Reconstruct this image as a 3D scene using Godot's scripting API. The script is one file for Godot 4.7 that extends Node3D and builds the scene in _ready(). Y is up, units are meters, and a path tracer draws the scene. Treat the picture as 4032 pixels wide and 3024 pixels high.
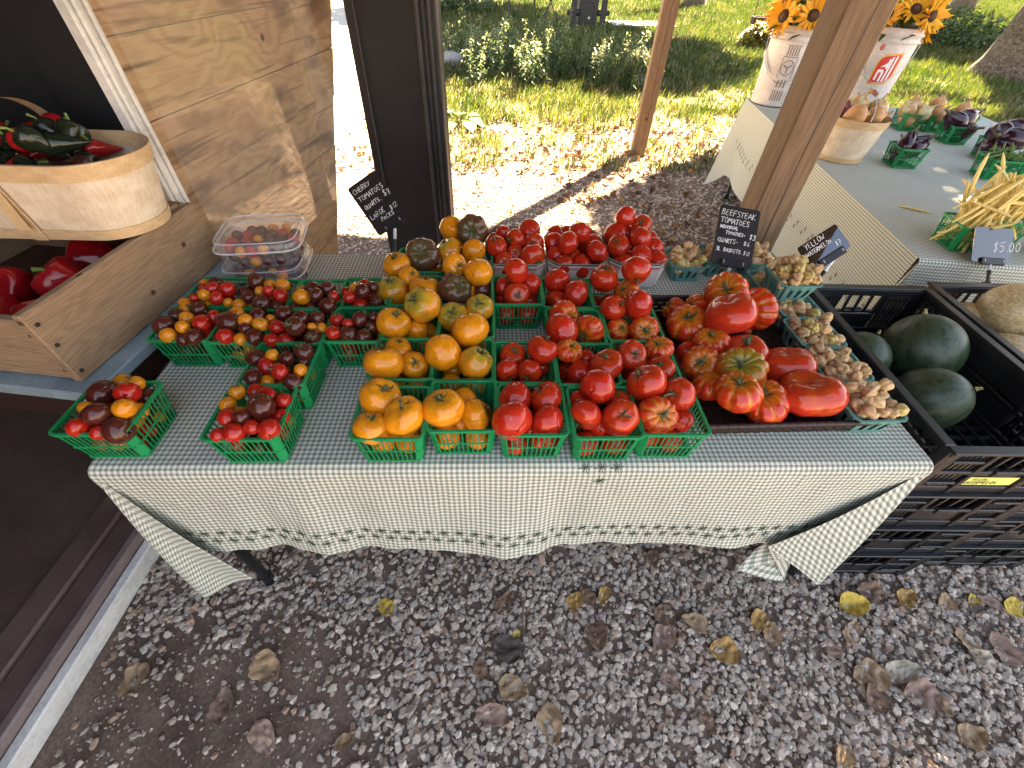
extends Node3D
# A farm stand: tomatoes on a gingham-covered table under a porch roof.

var rng := RandomNumberGenerator.new()
var M := {}
var taken := {}
var fnl := FastNoiseLite.new()
const YAW := -0.1396            # the shop, its porch and the second table stand 8 degrees off the tomato table
const T := 0.74                 # height of both table tops

# ---------------------------------------------------------------- helpers
func lin(r: float, g: float, b: float, a := 1.0) -> Color:
	var c := Color(r, g, b).linear_to_srgb()
	c.a = a
	return c

func mk(key: String, c: Color, rough := 0.8, o := {}) -> StandardMaterial3D:
	if M.has(key): return M[key]
	var m := StandardMaterial3D.new()
	m.albedo_color = c
	m.roughness = rough
	for k in o: m.set(k, o[k])
	M[key] = m
	return m

func numbered(n: String) -> String:
	if not taken.has(n):
		taken[n] = 0
		return n
	taken[n] += 1
	return "%s_%03d" % [n, taken[n]]

func thing(n: String, label: String, category: String, at := Vector3.ZERO, turn := 0.0, group := "") -> Node3D:
	var o := Node3D.new()
	o.name = numbered(n)
	add_child(o)
	o.position = at
	o.rotation.y = turn
	tag(o, label, category, group)
	return o

func tag(o: Node, label: String, category := "", group := "", kind := ""):
	if label: o.set_meta("label", label)
	if category: o.set_meta("category", category)
	if group: o.set_meta("group", group)
	if kind: o.set_meta("kind", kind)

func obj(n: String, mesh: Mesh, m: Material, parent: Node = null) -> MeshInstance3D:
	var o := MeshInstance3D.new()
	o.mesh = mesh
	o.material_override = m
	if parent == null:
		o.name = numbered(n)
		add_child(o)
	else:
		o.name = n
		parent.add_child(o, true)
	return o

func put(n: String, st: SurfaceTool, m: Material, parent: Node = null) -> MeshInstance3D:
	return obj(n, st.commit(), m, parent)

func mb() -> SurfaceTool:
	var st := SurfaceTool.new()
	st.begin(Mesh.PRIMITIVE_TRIANGLES)
	st.set_color(Color.WHITE)
	return st

func tri(st: SurfaceTool, p: Array, n: Array, uv: Array, c: Array):
	var i1 := 1
	var i2 := 2
	var a: Vector3 = p[0]
	var face: Vector3 = (p[2] - a).cross(p[1] - a)
	if face.dot(n[0] + n[1] + n[2]) < 0:
		i1 = 2
		i2 = 1
	for i in [0, i1, i2]:
		st.set_normal(n[i])
		st.set_uv(uv[i])
		st.set_color(c[i])
		st.add_vertex(p[i])

func quad(st: SurfaceTool, a: Vector3, b: Vector3, c: Vector3, d: Vector3, n: Vector3, col := Color.WHITE, uv := []):
	if uv.is_empty(): uv = [Vector2(0, 0), Vector2(1, 0), Vector2(1, 1), Vector2(0, 1)]
	tri(st, [a, b, c], [n, n, n], [uv[0], uv[1], uv[2]], [col, col, col])
	tri(st, [a, c, d], [n, n, n], [uv[0], uv[2], uv[3]], [col, col, col])

# chamfered box; uv in metres, u along the axis "grain"
func box(st: SurfaceTool, c: Vector3, s: Vector3, b := Basis(), ch := 0.0, grain := 1, col := Color.WHITE, uo := Vector2.ZERO):
	var h := s * 0.5
	ch = min(ch, min(h.x, min(h.y, h.z)) * 0.6)
	var ax := [Vector3.RIGHT, Vector3.UP, Vector3.BACK]
	var g2 := (grain + 1) % 3
	var g3 := (grain + 2) % 3
	for k in 3:
		var u: int = (k + 1) % 3
		var v: int = (k + 2) % 3
		for sg in [-1.0, 1.0]:
			var n: Vector3 = ax[k] * sg
			var q := []
			for e in [[-1, -1], [1, -1], [1, 1], [-1, 1]]:
				q.append(n * h[k] + ax[u] * (h[u] - ch) * e[0] + ax[v] * (h[v] - ch) * e[1])
			var uvs := []
			for p in q:
				if k == grain: uvs.append(Vector2(p[g2] * 0.3, p[g3]) + uo)
				else: uvs.append(Vector2(p[grain], (p[g3] if k == g2 else p[g2]) + float(k) * 0.37 + sg * 0.11) + uo)
			quad(st, c + b * q[0], c + b * q[1], c + b * q[2], c + b * q[3], b * n, col, uvs)
	if ch <= 0.0: return
	for k in 3:                      # edges along axis k
		var u: int = (k + 1) % 3
		var v: int = (k + 2) % 3
		for su in [-1.0, 1.0]:
			for sv in [-1.0, 1.0]:
				var p1: Vector3 = ax[u] * su * h[u] + ax[v] * sv * (h[v] - ch)
				var p2: Vector3 = ax[u] * su * (h[u] - ch) + ax[v] * sv * h[v]
				var e: Vector3 = ax[k] * (h[k] - ch)
				var n: Vector3 = (ax[u] * su + ax[v] * sv).normalized()
				var w0: Vector3 = p1 - e
				var uvs := []
				for p in [p1 - e, p1 + e, p2 + e, p2 - e]:
					uvs.append(Vector2(p[grain], p[g2] + p[g3]) + uo)
				quad(st, c + b * (p1 - e), c + b * (p1 + e), c + b * (p2 + e), c + b * (p2 - e), b * n, col, uvs)
	for sx in [-1.0, 1.0]:
		for sy in [-1.0, 1.0]:
			for sz in [-1.0, 1.0]:
				var n := Vector3(sx, sy, sz).normalized()
				var pa := Vector3(sx * h.x, sy * (h.y - ch), sz * (h.z - ch))
				var pb := Vector3(sx * (h.x - ch), sy * h.y, sz * (h.z - ch))
				var pc := Vector3(sx * (h.x - ch), sy * (h.y - ch), sz * h.z)
				tri(st, [c + b * pa, c + b * pb, c + b * pc], [b * n, b * n, b * n], [uo, uo, uo], [col, col, col])

func bar(st: SurfaceTool, a: Vector3, b: Vector3, w: float, t: float, up := Vector3.UP, col := Color.WHITE, ch := 0.0):
	var y := (b - a)
	var l := y.length()
	if l < 1e-5: return
	y /= l
	if abs(y.dot(up)) > 0.98: up = Vector3.RIGHT if abs(y.x) < 0.9 else Vector3.BACK
	var x := y.cross(up).normalized()
	var z := x.cross(y).normalized()
	box(st, (a + b) * 0.5, Vector3(w, l, t), Basis(x, y, z), ch, 1, col)

# a surface over nu x nv cells; f(u, v) -> [position, uv, colour]
func grid(st: SurfaceTool, nu: int, nv: int, f: Callable, wrap := false, flip := false):
	var P := []
	for i in nu + 1:
		var row := []
		for j in nv + 1: row.append(f.call(float(i) / nu, float(j) / nv))
		P.append(row)
	var N := []
	for i in nu + 1:
		var row := []
		for j in nv + 1:
			var i0 := i - 1
			var i1 := i + 1
			if wrap:
				if i0 < 0: i0 = nu - 1
				if i1 > nu: i1 = 1
			else:
				i0 = max(i0, 0)
				i1 = min(i1, nu)
			var a: Vector3 = P[i1][j][0] - P[i0][j][0]
			var b: Vector3 = P[i][min(j + 1, nv)][0] - P[i][max(j - 1, 0)][0]
			var n := a.cross(b)
			if n.length() < 1e-12:          # a pole
				var jj: int = 1 if j == 0 else nv - 1
				a = P[i1][jj][0] - P[i0][jj][0]
				b = (P[i][jj][0] - P[i][j][0]) * (1.0 if j == 0 else -1.0)
				n = a.cross(b)
			n = n.normalized()
			row.append(-n if flip else n)
		N.append(row)
	for i in nu:
		for j in nv:
			var q := [P[i][j], P[i + 1][j], P[i + 1][j + 1], P[i][j + 1]]
			var m := [N[i][j], N[i + 1][j], N[i + 1][j + 1], N[i][j + 1]]
			if q[0][0].distance_squared_to(q[1][0]) > 1e-14:
				tri(st, [q[0][0], q[1][0], q[2][0]], [m[0], m[1], m[2]], [q[0][1], q[1][1], q[2][1]], [q[0][2], q[1][2], q[2][2]])
			if q[2][0].distance_squared_to(q[3][0]) > 1e-14:
				tri(st, [q[0][0], q[2][0], q[3][0]], [m[0], m[2], m[3]], [q[0][1], q[2][1], q[3][1]], [q[0][2], q[2][2], q[3][2]])

func lathe(st: SurfaceTool, prof: Array, seg := 24, at := Vector3.ZERO, b := Basis(), col := Color.WHITE):
	var n := prof.size() - 1
	grid(st, seg, n, func(u, v):
		var k := int(round(v * n))
		var a: float = u * TAU
		var r: float = prof[k].x
		return [at + b * Vector3(cos(a) * r, prof[k].y, sin(a) * r), Vector2(u, v), col], true, true)

func tube(st: SurfaceTool, pts: Array, rad: Array, sides := 6, col := Color.WHITE, caps := true):
	var n := pts.size() - 1
	var ref := Vector3(0.31, 0.2, 0.93).normalized()
	var fr := []
	for k in n + 1:
		var d: Vector3 = (pts[min(k + 1, n)] - pts[max(k - 1, 0)]).normalized()
		if abs(d.dot(ref)) > 0.95: ref = Vector3(0.9, 0.1, -0.3).normalized()
		var x := d.cross(ref).normalized()
		ref = x.cross(d).normalized()
		fr.append([x, ref])
	grid(st, sides, n, func(u, v):
		var k := int(round(v * n))
		var a: float = u * TAU
		var r: float = rad[min(k, rad.size() - 1)]
		return [pts[k] + (fr[k][0] * cos(a) + fr[k][1] * sin(a)) * r, Vector2(u, v * n), col], true, true)
	if caps:
		for e in [0, n]:
			var r: float = rad[min(e, rad.size() - 1)]
			var nn: Vector3 = (pts[e] - pts[1 if e == 0 else n - 1]).normalized()
			for s in sides:
				var a0 := TAU * s / sides
				var a1 := TAU * (s + 1) / sides
				tri(st, [pts[e], pts[e] + (fr[e][0] * cos(a0) + fr[e][1] * sin(a0)) * r, pts[e] + (fr[e][0] * cos(a1) + fr[e][1] * sin(a1)) * r], [nn, nn, nn], [Vector2.ZERO, Vector2.ZERO, Vector2.ZERO], [col, col, col])

func basis_up(up: Vector3, spin := 0.0) -> Basis:
	up = up.normalized()
	var x := up.cross(Vector3(0.13, 0.2, 0.97)).normalized()
	if up.cross(Vector3(0.13, 0.2, 0.97)).length() < 0.05: x = up.cross(Vector3.RIGHT).normalized()
	var z := x.cross(up).normalized()
	return Basis(x, up, z).rotated(up, spin)

func nz(x: float, y: float, z := 0.0) -> float: return fnl.get_noise_3d(x, y, z)

func image(w: int, h: int, f: Callable) -> ImageTexture:
	var im := Image.create(w, h, false, Image.FORMAT_RGB8)
	for y in h:
		for x in w: im.set_pixel(x, y, f.call(float(x) / w, float(y) / h))
	im.generate_mipmaps()
	return ImageTexture.create_from_image(im)

func c3(a: Array) -> Color: return Color(a[0], a[1], a[2])
func mixc(a: Color, b: Color, t: float) -> Color: return a.lerp(b, clamp(t, 0.0, 1.0))
func sstep(a: float, b: float, x: float) -> float: return smoothstep(a, b, x)

# ---------------------------------------------------------------- hand lettering: every glyph is a few pen strokes
const GLYPH := {
	"A": [[0,0, .32,1, .6,0],[.12,.36, .5,.38]], "B": [[.05,0, .05,1, .4,.95, .48,.75, .1,.55, .5,.4, .52,.12, .05,0]], "C": [[.55,.85, .35,1, .08,.75, .05,.3, .25,0, .55,.12]],
	"D": [[.05,0, .08,1, .45,.8, .55,.4, .3,.05, .05,0]], "E": [[.5,1, .08,.98, .05,0, .52,.03],[.07,.52, .42,.55]], "F": [[.52,1, .08,.97, .05,0],[.07,.52, .42,.56]],
	"G": [[.55,.85, .3,1, .05,.6, .15,.08, .4,0, .57,.25, .55,.42, .32,.42]], "H": [[.05,1, .07,0],[.55,1, .53,0],[.06,.5, .54,.54]], "I": [[.15,1, .14,0]],
	"K": [[.06,1, .05,0],[.55,1, .07,.48, .56,0]], "L": [[.08,1, .05,.02, .5,.05]], "M": [[.02,0, .12,1, .36,.35, .6,1, .7,0]], "N": [[.05,0, .07,1, .52,.02, .55,1]],
	"O": [[.3,1, .06,.72, .06,.28, .3,0, .54,.25, .55,.72, .3,1]], "P": [[.05,0, .06,1, .45,.95, .52,.7, .4,.5, .08,.47]], "Q": [[.3,1, .05,.7, .08,.25, .3,.05, .55,.3, .54,.75, .3,1],[.34,.3, .62,-.08]],
	"R": [[.05,0, .06,1, .45,.95, .5,.7, .35,.52, .1,.5, .56,0]], "S": [[.52,.88, .3,1, .08,.8, .2,.58, .45,.44, .5,.18, .28,0, .04,.12]], "T": [[-.06,.97, .66,1],[.3,1, .27,0]],
	"U": [[.05,1, .06,.25, .25,0, .48,.2, .53,1],[.53,.6, .55,0]], "V": [[.03,1, .28,0, .57,1]], "W": [[0,1, .15,0, .36,.65, .55,0, .72,1]], "Y": [[.03,1, .28,.5],[.57,1, .28,.5, .2,0]],
	"0": [[.3,1, .06,.65, .1,.2, .3,0, .5,.3, .52,.7, .3,1]], "1": [[.22,1, .2,0]], "2": [[.06,.75, .25,1, .5,.8, .35,.4, .05,.03, .55,.05]], "3": [[.08,.9, .35,1, .5,.78, .22,.55, .52,.35, .4,.05, .05,.08]],
	"5": [[.52,1, .14,.97, .1,.58, .4,.6, .52,.3, .3,0, .05,.08]], "6": [[.45,1, .15,.6, .06,.25, .28,0, .52,.2, .42,.45, .1,.32]], "7": [[.05,.97, .55,1, .22,0],[.16,.5, .5,.55]],
	"8": [[.45,.85, .25,1, .1,.8, .48,.3, .3,0, .08,.2, .42,.7, .45,.85]], "$": [[.48,.82, .28,.92, .1,.75, .45,.35, .3,.1, .06,.2],[.3,1.05, .26,-.05]], "-": [[.1,.45, .5,.48]], ".": [[.2,0, .26,.05]], " ": [],
}
func write(st: SurfaceTool, s: String, at: Vector2, h: float, pen: float, slant := 0.0, seed_ := 1, col := Color.WHITE):
	var r := RandomNumberGenerator.new()
	r.seed = seed_
	var x := at.x
	for ch in s:
		var adv := 0.74 if ch in "MW" else (0.34 if ch in "I.1" else 0.66)
		var dy := r.randf_range(-0.06, 0.06)
		var sc := r.randf_range(0.92, 1.08)
		for stroke in GLYPH.get(ch, []):
			var pw := pen * r.randf_range(.72, 1.3)
			var pts := []
			for k in range(0, stroke.size(), 2):
				pts.append(Vector2(x + (stroke[k] + stroke[k + 1] * 0.08 + r.randf_range(-.035, .035)) * h * sc, at.y + (stroke[k + 1] * sc + dy) * h + (x - at.x) * slant))
			if pts.size() > 2:                      # round the pen's turns
				var sm := [pts[0]]
				for k in range(1, pts.size() - 1):
					var a: Vector2 = pts[k].lerp(pts[k - 1], 0.22)
					var b: Vector2 = pts[k].lerp(pts[k + 1], 0.22)
					sm.append(a)
					sm.append(a.lerp(pts[k], 0.5).lerp(b.lerp(pts[k], 0.5), 0.5))
					sm.append(b)
				sm.append(pts[-1])
				pts = sm
			for k in pts.size() - 1:
				var d: Vector2 = (pts[k + 1] - pts[k])
				if d.length() < 1e-6: continue
				d = d.normalized()
				var nn := Vector2(-d.y, d.x) * pw * r.randf_range(.38, .6)
				var e := d * pw * 0.3
				var z := 0.0006 + 0.00002 * (k % 3)
				var q := [pts[k] - e + nn, pts[k + 1] + e + nn, pts[k + 1] + e - nn, pts[k] - e - nn]
				quad(st, Vector3(q[0].x, q[0].y, z), Vector3(q[1].x, q[1].y, z), Vector3(q[2].x, q[2].y, z), Vector3(q[3].x, q[3].y, z), Vector3.BACK, col)
		x += adv * h * 1.05
const PRODUCE = {
	"C1": [["d",-0.813,0.853,-0.624,0.028],["o",-0.808,0.837,-0.669,0.021],["o",-0.763,0.853,-0.653,0.017,-0.288,0.955,-0.067,0],["r",-0.755,0.861,-0.618,0.023],["d",-0.751,0.822,-0.642,0.02],["o",-0.741,0.858,-0.58,0.021],["o",-0.748,0.825,-0.601,0.021],["d",-0.781,0.86,-0.564,0.024],["d",-0.748,0.831,-0.545,0.028],["o",-0.819,0.853,-0.584,0.015],["r",-0.817,0.843,-0.544,0.02],["r",-0.779,0.835,-0.538,0.015],["r",-0.835,0.761,-0.639,0.016],["r",-0.835,0.761,-0.602,0.017],["r",-0.835,0.762,-0.565,0.017],["r",-0.798,0.762,-0.639,0.017],["o",-0.798,0.762,-0.602,0.018],["o",-0.798,0.762,-0.565,0.017],["o",-0.761,0.761,-0.639,0.017],["r",-0.761,0.762,-0.602,0.018],["r",-0.761,0.761,-0.565,0.016],["o",-0.774,0.794,-0.602,0.021],["d",-0.767,0.792,-0.625,0.02],["r",-0.783,0.813,-0.555,0.015],["o",-0.804,0.796,-0.644,0.021],["r",-0.809,0.795,-0.568,0.02],["o",-0.803,0.814,-0.598,0.015],["o",-0.804,0.807,-0.644,0.021],["r",-0.809,0.813,-0.568,0.02],["o",-0.803,0.833,-0.598,0.015],],
	"C2": [["o",-0.546,0.848,-0.632,0.017,0.247,0.953,-0.174,0],["o",-0.555,0.844,-0.603,0.016],["r",-0.517,0.838,-0.646,0.019],["r",-0.485,0.844,-0.628,0.021],["r",-0.447,0.839,-0.617,0.017],["d",-0.473,0.86,-0.584,0.027],["r",-0.532,0.854,-0.559,0.019],["r",-0.445,0.828,-0.584,0.017],["r",-0.509,0.845,-0.527,0.021],["r",-0.445,0.846,-0.536,0.021],["r",-0.477,0.851,-0.537,0.015],["r",-0.541,0.84,-0.527,0.015],["d",-0.5,0.861,-0.555,0.015],["d",-0.541,0.762,-0.625,0.017],["d",-0.541,0.762,-0.588,0.018],["d",-0.541,0.762,-0.551,0.017],["r",-0.504,0.761,-0.625,0.016],["o",-0.504,0.761,-0.588,0.016],["d",-0.504,0.761,-0.551,0.016],["o",-0.467,0.761,-0.625,0.017],["r",-0.467,0.762,-0.588,0.018],["d",-0.467,0.761,-0.551,0.017],["r",-0.46,0.794,-0.58,0.017],["r",-0.512,0.794,-0.623,0.019],["r",-0.532,0.79,-0.542,0.015],["r",-0.464,0.814,-0.606,0.017],["o",-0.536,0.791,-0.597,0.016],["r",-0.464,0.815,-0.553,0.021],["r",-0.515,0.806,-0.576,0.019],["r",-0.512,0.811,-0.623,0.019],["r",-0.532,0.818,-0.542,0.015],["o",-0.536,0.821,-0.597,0.016],["r",-0.515,0.826,-0.576,0.019],],
	"C3": [["d",-0.554,0.84,-0.749,0.023],["o",-0.51,0.856,-0.742,0.015],["d",-0.478,0.847,-0.739,0.019],["d",-0.446,0.85,-0.762,0.022,0.06,0.971,0.23,0],["r",-0.52,0.841,-0.722,0.021],["r",-0.475,0.855,-0.689,0.019,-0.57,0.752,0.33,0],["o",-0.438,0.846,-0.704,0.015],["d",-0.534,0.846,-0.68,0.019],["o",-0.511,0.825,-0.686,0.017],["d",-0.448,0.835,-0.676,0.021],["d",-0.446,0.834,-0.742,0.014],["r",-0.524,0.768,-0.766,0.023],["r",-0.524,0.768,-0.708,0.023],["o",-0.466,0.767,-0.766,0.023],["o",-0.466,0.766,-0.708,0.022],["o",-0.501,0.796,-0.697,0.017],["d",-0.46,0.802,-0.692,0.021],["d",-0.527,0.806,-0.743,0.023],["d",-0.455,0.786,-0.732,0.014],["o",-0.496,0.82,-0.737,0.015],["d",-0.527,0.807,-0.743,0.023],["d",-0.455,0.812,-0.732,0.014],],
	"C4": [["o",-0.8,0.844,-0.933,0.017],["d",-0.763,0.845,-0.925,0.023,-0.601,0.758,0.253,0],["d",-0.808,0.848,-0.9,0.018],["o",-0.77,0.85,-0.882,0.019],["r",-0.712,0.847,-0.892,0.019,-0.589,0.799,-0.125,0],["d",-0.815,0.846,-0.858,0.028],["r",-0.721,0.857,-0.858,0.021],["o",-0.788,0.846,-0.823,0.019],["d",-0.725,0.846,-0.818,0.021],["o",-0.754,0.86,-0.837,0.016],["d",-0.757,0.835,-0.821,0.016],["o",-0.798,0.767,-0.914,0.023],["d",-0.798,0.768,-0.856,0.024],["o",-0.74,0.768,-0.914,0.024],["d",-0.74,0.768,-0.856,0.023],["d",-0.761,0.794,-0.84,0.016],["o",-0.789,0.818,-0.916,0.017],["d",-0.785,0.805,-0.875,0.028],["r",-0.736,0.801,-0.889,0.019],["d",-0.787,0.821,-0.892,0.018],["d",-0.761,0.812,-0.84,0.016],["o",-0.789,0.82,-0.916,0.017],["r",-0.736,0.819,-0.889,0.019],],
	"C5": [["o",-0.656,0.851,-0.903,0.019],["d",-0.6,0.854,-0.893,0.02],["o",-0.615,0.861,-0.862,0.018],["d",-0.657,0.856,-0.861,0.027],["o",-0.579,0.854,-0.855,0.019],["d",-0.675,0.825,-0.832,0.022],["r",-0.649,0.848,-0.817,0.02],["o",-0.616,0.84,-0.817,0.016],["d",-0.581,0.847,-0.817,0.021],["d",-0.606,0.86,-0.834,0.014],["o",-0.57,0.846,-0.891,0.012],["d",-0.655,0.768,-0.908,0.023],["o",-0.655,0.768,-0.85,0.024],["r",-0.597,0.766,-0.908,0.022],["r",-0.597,0.767,-0.85,0.022],["d",-0.656,0.793,-0.851,0.022],["o",-0.619,0.792,-0.836,0.016],["o",-0.585,0.788,-0.888,0.012],["o",-0.638,0.8,-0.889,0.019],["o",-0.619,0.816,-0.836,0.016],["o",-0.585,0.811,-0.888,0.012],["o",-0.638,0.822,-0.889,0.019],["o",-0.585,0.829,-0.888,0.012],],
	"C6": [["d",-0.542,0.846,-0.908,0.024],["d",-0.486,0.859,-0.877,0.02],["d",-0.45,0.854,-0.884,0.019],["r",-0.541,0.847,-0.856,0.019],["d",-0.483,0.866,-0.834,0.027,-0.096,0.742,0.664,0],["o",-0.436,0.841,-0.861,0.014,-0.542,0.84,0.028,0],["d",-0.447,0.843,-0.823,0.021,0.148,0.676,0.722,0],["r",-0.514,0.831,-0.823,0.018],["r",-0.543,0.838,-0.815,0.018],["o",-0.452,0.854,-0.848,0.012],["r",-0.526,0.766,-0.906,0.022],["r",-0.526,0.767,-0.848,0.022],["r",-0.468,0.766,-0.906,0.022],["d",-0.468,0.768,-0.848,0.023],["r",-0.529,0.802,-0.834,0.018],["o",-0.452,0.821,-0.865,0.014],["d",-0.518,0.807,-0.891,0.024],["r",-0.521,0.819,-0.866,0.019],["d",-0.462,0.808,-0.837,0.021],["d",-0.501,0.823,-0.877,0.02],["d",-0.518,0.811,-0.891,0.024],],
	"C7": [["r",-0.404,0.844,-0.89,0.018,0.126,0.955,0.268,0],["d",-0.34,0.859,-0.876,0.021,0.624,0.764,-0.167,0],["d",-0.308,0.852,-0.892,0.016],["r",-0.398,0.848,-0.834,0.019],["d",-0.365,0.84,-0.839,0.023],["d",-0.325,0.837,-0.837,0.019,0.52,0.847,0.108,0],["d",-0.312,0.843,-0.865,0.017],["r",-0.366,0.857,-0.859,0.013],["d",-0.38,0.768,-0.914,0.024],["r",-0.38,0.767,-0.856,0.023],["o",-0.322,0.767,-0.914,0.023],["o",-0.322,0.766,-0.856,0.022],["r",-0.382,0.799,-0.888,0.018],["d",-0.331,0.802,-0.844,0.019],["r",-0.382,0.806,-0.851,0.019],["d",-0.327,0.793,-0.888,0.016],["d",-0.331,0.819,-0.874,0.017],["r",-0.382,0.817,-0.888,0.018],],
	"C8": [["o",-0.801,0.847,-1.043,0.015],["d",-0.769,0.851,-1.041,0.018],["r",-0.793,0.848,-1.018,0.015],["r",-0.76,0.858,-1.003,0.019],["r",-0.725,0.851,-1.008,0.023],["o",-0.767,0.858,-0.974,0.016],["r",-0.793,0.85,-0.973,0.014],["r",-0.731,0.856,-0.962,0.018],["o",-0.763,0.826,-0.966,0.018],["o",-0.816,0.842,-0.959,0.016],["o",-0.706,0.842,-0.962,0.014],["o",-0.79,0.766,-1.048,0.022],["r",-0.79,0.768,-0.99,0.024],["o",-0.732,0.766,-1.048,0.022],["d",-0.732,0.768,-0.99,0.023],["o",-0.757,0.795,-0.977,0.018],["o",-0.803,0.8,-0.973,0.016],["o",-0.715,0.792,-0.971,0.014],["o",-0.786,0.798,-1.034,0.015],["r",-0.744,0.811,-1.01,0.023],["o",-0.803,0.82,-0.973,0.016],["o",-0.715,0.819,-0.971,0.014],["o",-0.786,0.825,-1.034,0.015],],
	"C9": [["d",-0.666,0.818,-1.057,0.026],["d",-0.657,0.86,-1.04,0.023],["o",-0.622,0.851,-1.036,0.016],["o",-0.585,0.853,-1.031,0.02],["d",-0.686,0.835,-1.02,0.021],["d",-0.657,0.85,-0.979,0.019],["o",-0.631,0.857,-0.995,0.014],["r",-0.604,0.863,-0.988,0.016],["r",-0.573,0.855,-0.98,0.019],["d",-0.615,0.849,-0.954,0.024],["o",-0.675,0.842,-0.953,0.016],["d",-0.581,0.834,-0.956,0.018],["r",-0.651,0.766,-1.042,0.022],["r",-0.651,0.767,-0.984,0.023],["d",-0.593,0.768,-1.042,0.023],["r",-0.593,0.768,-0.984,0.024],["d",-0.645,0.782,-1.036,0.023],["d",-0.59,0.804,-0.968,0.018],["o",-0.663,0.798,-0.967,0.016],["o",-0.622,0.828,-1.015,0.016],["o",-0.607,0.799,-1.021,0.02],["o",-0.663,0.819,-0.967,0.016],["o",-0.607,0.824,-1.021,0.02],],
	"C10": [["o",-0.532,0.846,-1.018,0.014],["d",-0.496,0.857,-1.009,0.021],["d",-0.458,0.856,-1.014,0.021],["o",-0.515,0.856,-0.974,0.023,-0.518,0.85,-0.1,0],["d",-0.474,0.862,-0.972,0.02],["r",-0.435,0.85,-0.984,0.016,-0.239,0.729,0.642,0],["d",-0.443,0.845,-0.948,0.025],["d",-0.496,0.825,-0.965,0.02],["d",-0.537,0.827,-0.96,0.019],["o",-0.514,0.766,-1.041,0.022],["d",-0.514,0.768,-0.983,0.024],["d",-0.456,0.767,-1.041,0.023],["r",-0.456,0.768,-0.983,0.024],["d",-0.521,0.8,-0.976,0.019],["d",-0.46,0.809,-0.973,0.025],["o",-0.515,0.789,-1.016,0.014],["r",-0.452,0.826,-0.993,0.016],["d",-0.487,0.806,-1.012,0.021],["o",-0.515,0.822,-1.016,0.014],["d",-0.487,0.83,-1.012,0.021],["o",-0.515,0.825,-1.016,0.014],],
	"C11": [["o",-0.386,0.854,-1.019,0.016],["r",-0.363,0.854,-1.039,0.016],["d",-0.337,0.854,-1.025,0.016],["d",-0.357,0.863,-0.992,0.021],["r",-0.39,0.855,-0.976,0.017],["d",-0.324,0.841,-0.977,0.017],["r",-0.366,0.829,-0.977,0.02],["r",-0.412,0.843,-1.018,0.014],["o",-0.387,0.767,-1.054,0.023],["d",-0.387,0.766,-0.996,0.022],["r",-0.329,0.768,-1.054,0.023],["d",-0.329,0.767,-0.996,0.023],["r",-0.362,0.797,-0.999,0.02],["r",-0.395,0.79,-1.02,0.014],["d",-0.332,0.809,-0.984,0.017],["r",-0.358,0.822,-1.024,0.016],["r",-0.395,0.817,-1.02,0.014],["r",-0.358,0.827,-1.024,0.016],["r",-0.395,0.823,-1.02,0.014],],
	"O1": [["O",-0.244,0.844,-0.622,0.041,0.434,0.892,0.118,0],["O",-0.184,0.842,-0.57,0.041,-0.061,1,-0.025,0],["O",-0.252,0.827,-0.553,0.036,0.063,0.99,-0.143,0],["O",-0.246,0.773,-0.619,0.028],["O",-0.243,0.769,-0.565,0.028],["O",-0.186,0.774,-0.619,0.029],["O",-0.186,0.772,-0.559,0.027],],
	"O2": [["O",-0.108,0.844,-0.59,0.044,-0.122,0.994,-0.01,0],["O",-0.071,0.807,-0.646,0.029],["O",-0.041,0.818,-0.595,0.033,0.85,0.47,-0.226,0],["O",-0.079,0.777,-0.607,0.02],["O",-0.105,0.768,-0.641,0.027],["O",-0.105,0.771,-0.572,0.028],["O",-0.033,0.769,-0.636,0.029],["O",-0.037,0.768,-0.572,0.027],],
	"O3": [["O",-0.237,0.827,-0.793,0.034,0.207,0.978,-0.053,0],["O",-0.254,0.848,-0.725,0.044,-0.092,0.884,-0.454,0],["O",-0.194,0.819,-0.75,0.033,0.348,0.804,0.484,0],["O",-0.247,0.77,-0.785,0.029],["O",-0.246,0.773,-0.725,0.029],["O",-0.185,0.772,-0.788,0.028],["O",-0.181,0.77,-0.721,0.03],],
	"O4": [["O",-0.121,0.849,-0.76,0.044],["G",-0.045,0.834,-0.743,0.041,0.464,0.854,-0.243,0],["O",-0.105,0.773,-0.783,0.028],["O",-0.105,0.774,-0.723,0.029],["O",-0.045,0.774,-0.783,0.03],["O",-0.045,0.772,-0.722,0.029],],
	"O5": [["G",-0.188,0.871,-0.922,0.045,-0.522,0.764,0.353,0],["O",-0.257,0.847,-0.873,0.042,0.328,0.934,0.166,0],["O",-0.205,0.807,-0.894,0.032],["O",-0.243,0.772,-0.926,0.028],["O",-0.245,0.772,-0.865,0.029],["O",-0.182,0.771,-0.929,0.027],["O",-0.178,0.77,-0.861,0.03],],
	"O6": [["G",-0.041,0.848,-0.944,0.036,-0.027,0.891,0.452,0],["G",-0.111,0.836,-0.916,0.039,-0.05,0.888,0.454,0],["O",-0.06,0.858,-0.835,0.044],["O",-0.104,0.773,-0.932,0.029],["O",-0.104,0.774,-0.872,0.03],["O",-0.044,0.773,-0.932,0.028],["O",-0.044,0.772,-0.872,0.028],["G",-0.067,0.797,-0.911,0.033],["O",-0.07,0.801,-0.882,0.034],],
	"O7": [["G",-0.29,0.828,-1.047,0.043,-0.097,0.982,0.056,0],["O",-0.248,0.849,-1.089,0.03,0.583,0.716,0.407,0],["O",-0.198,0.837,-1.037,0.043,0.08,0.96,-0.267,0],["O",-0.256,0.773,-1.069,0.029],["O",-0.256,0.773,-1.009,0.029],["O",-0.196,0.773,-1.069,0.029],["O",-0.196,0.773,-1.009,0.029],],
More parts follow.
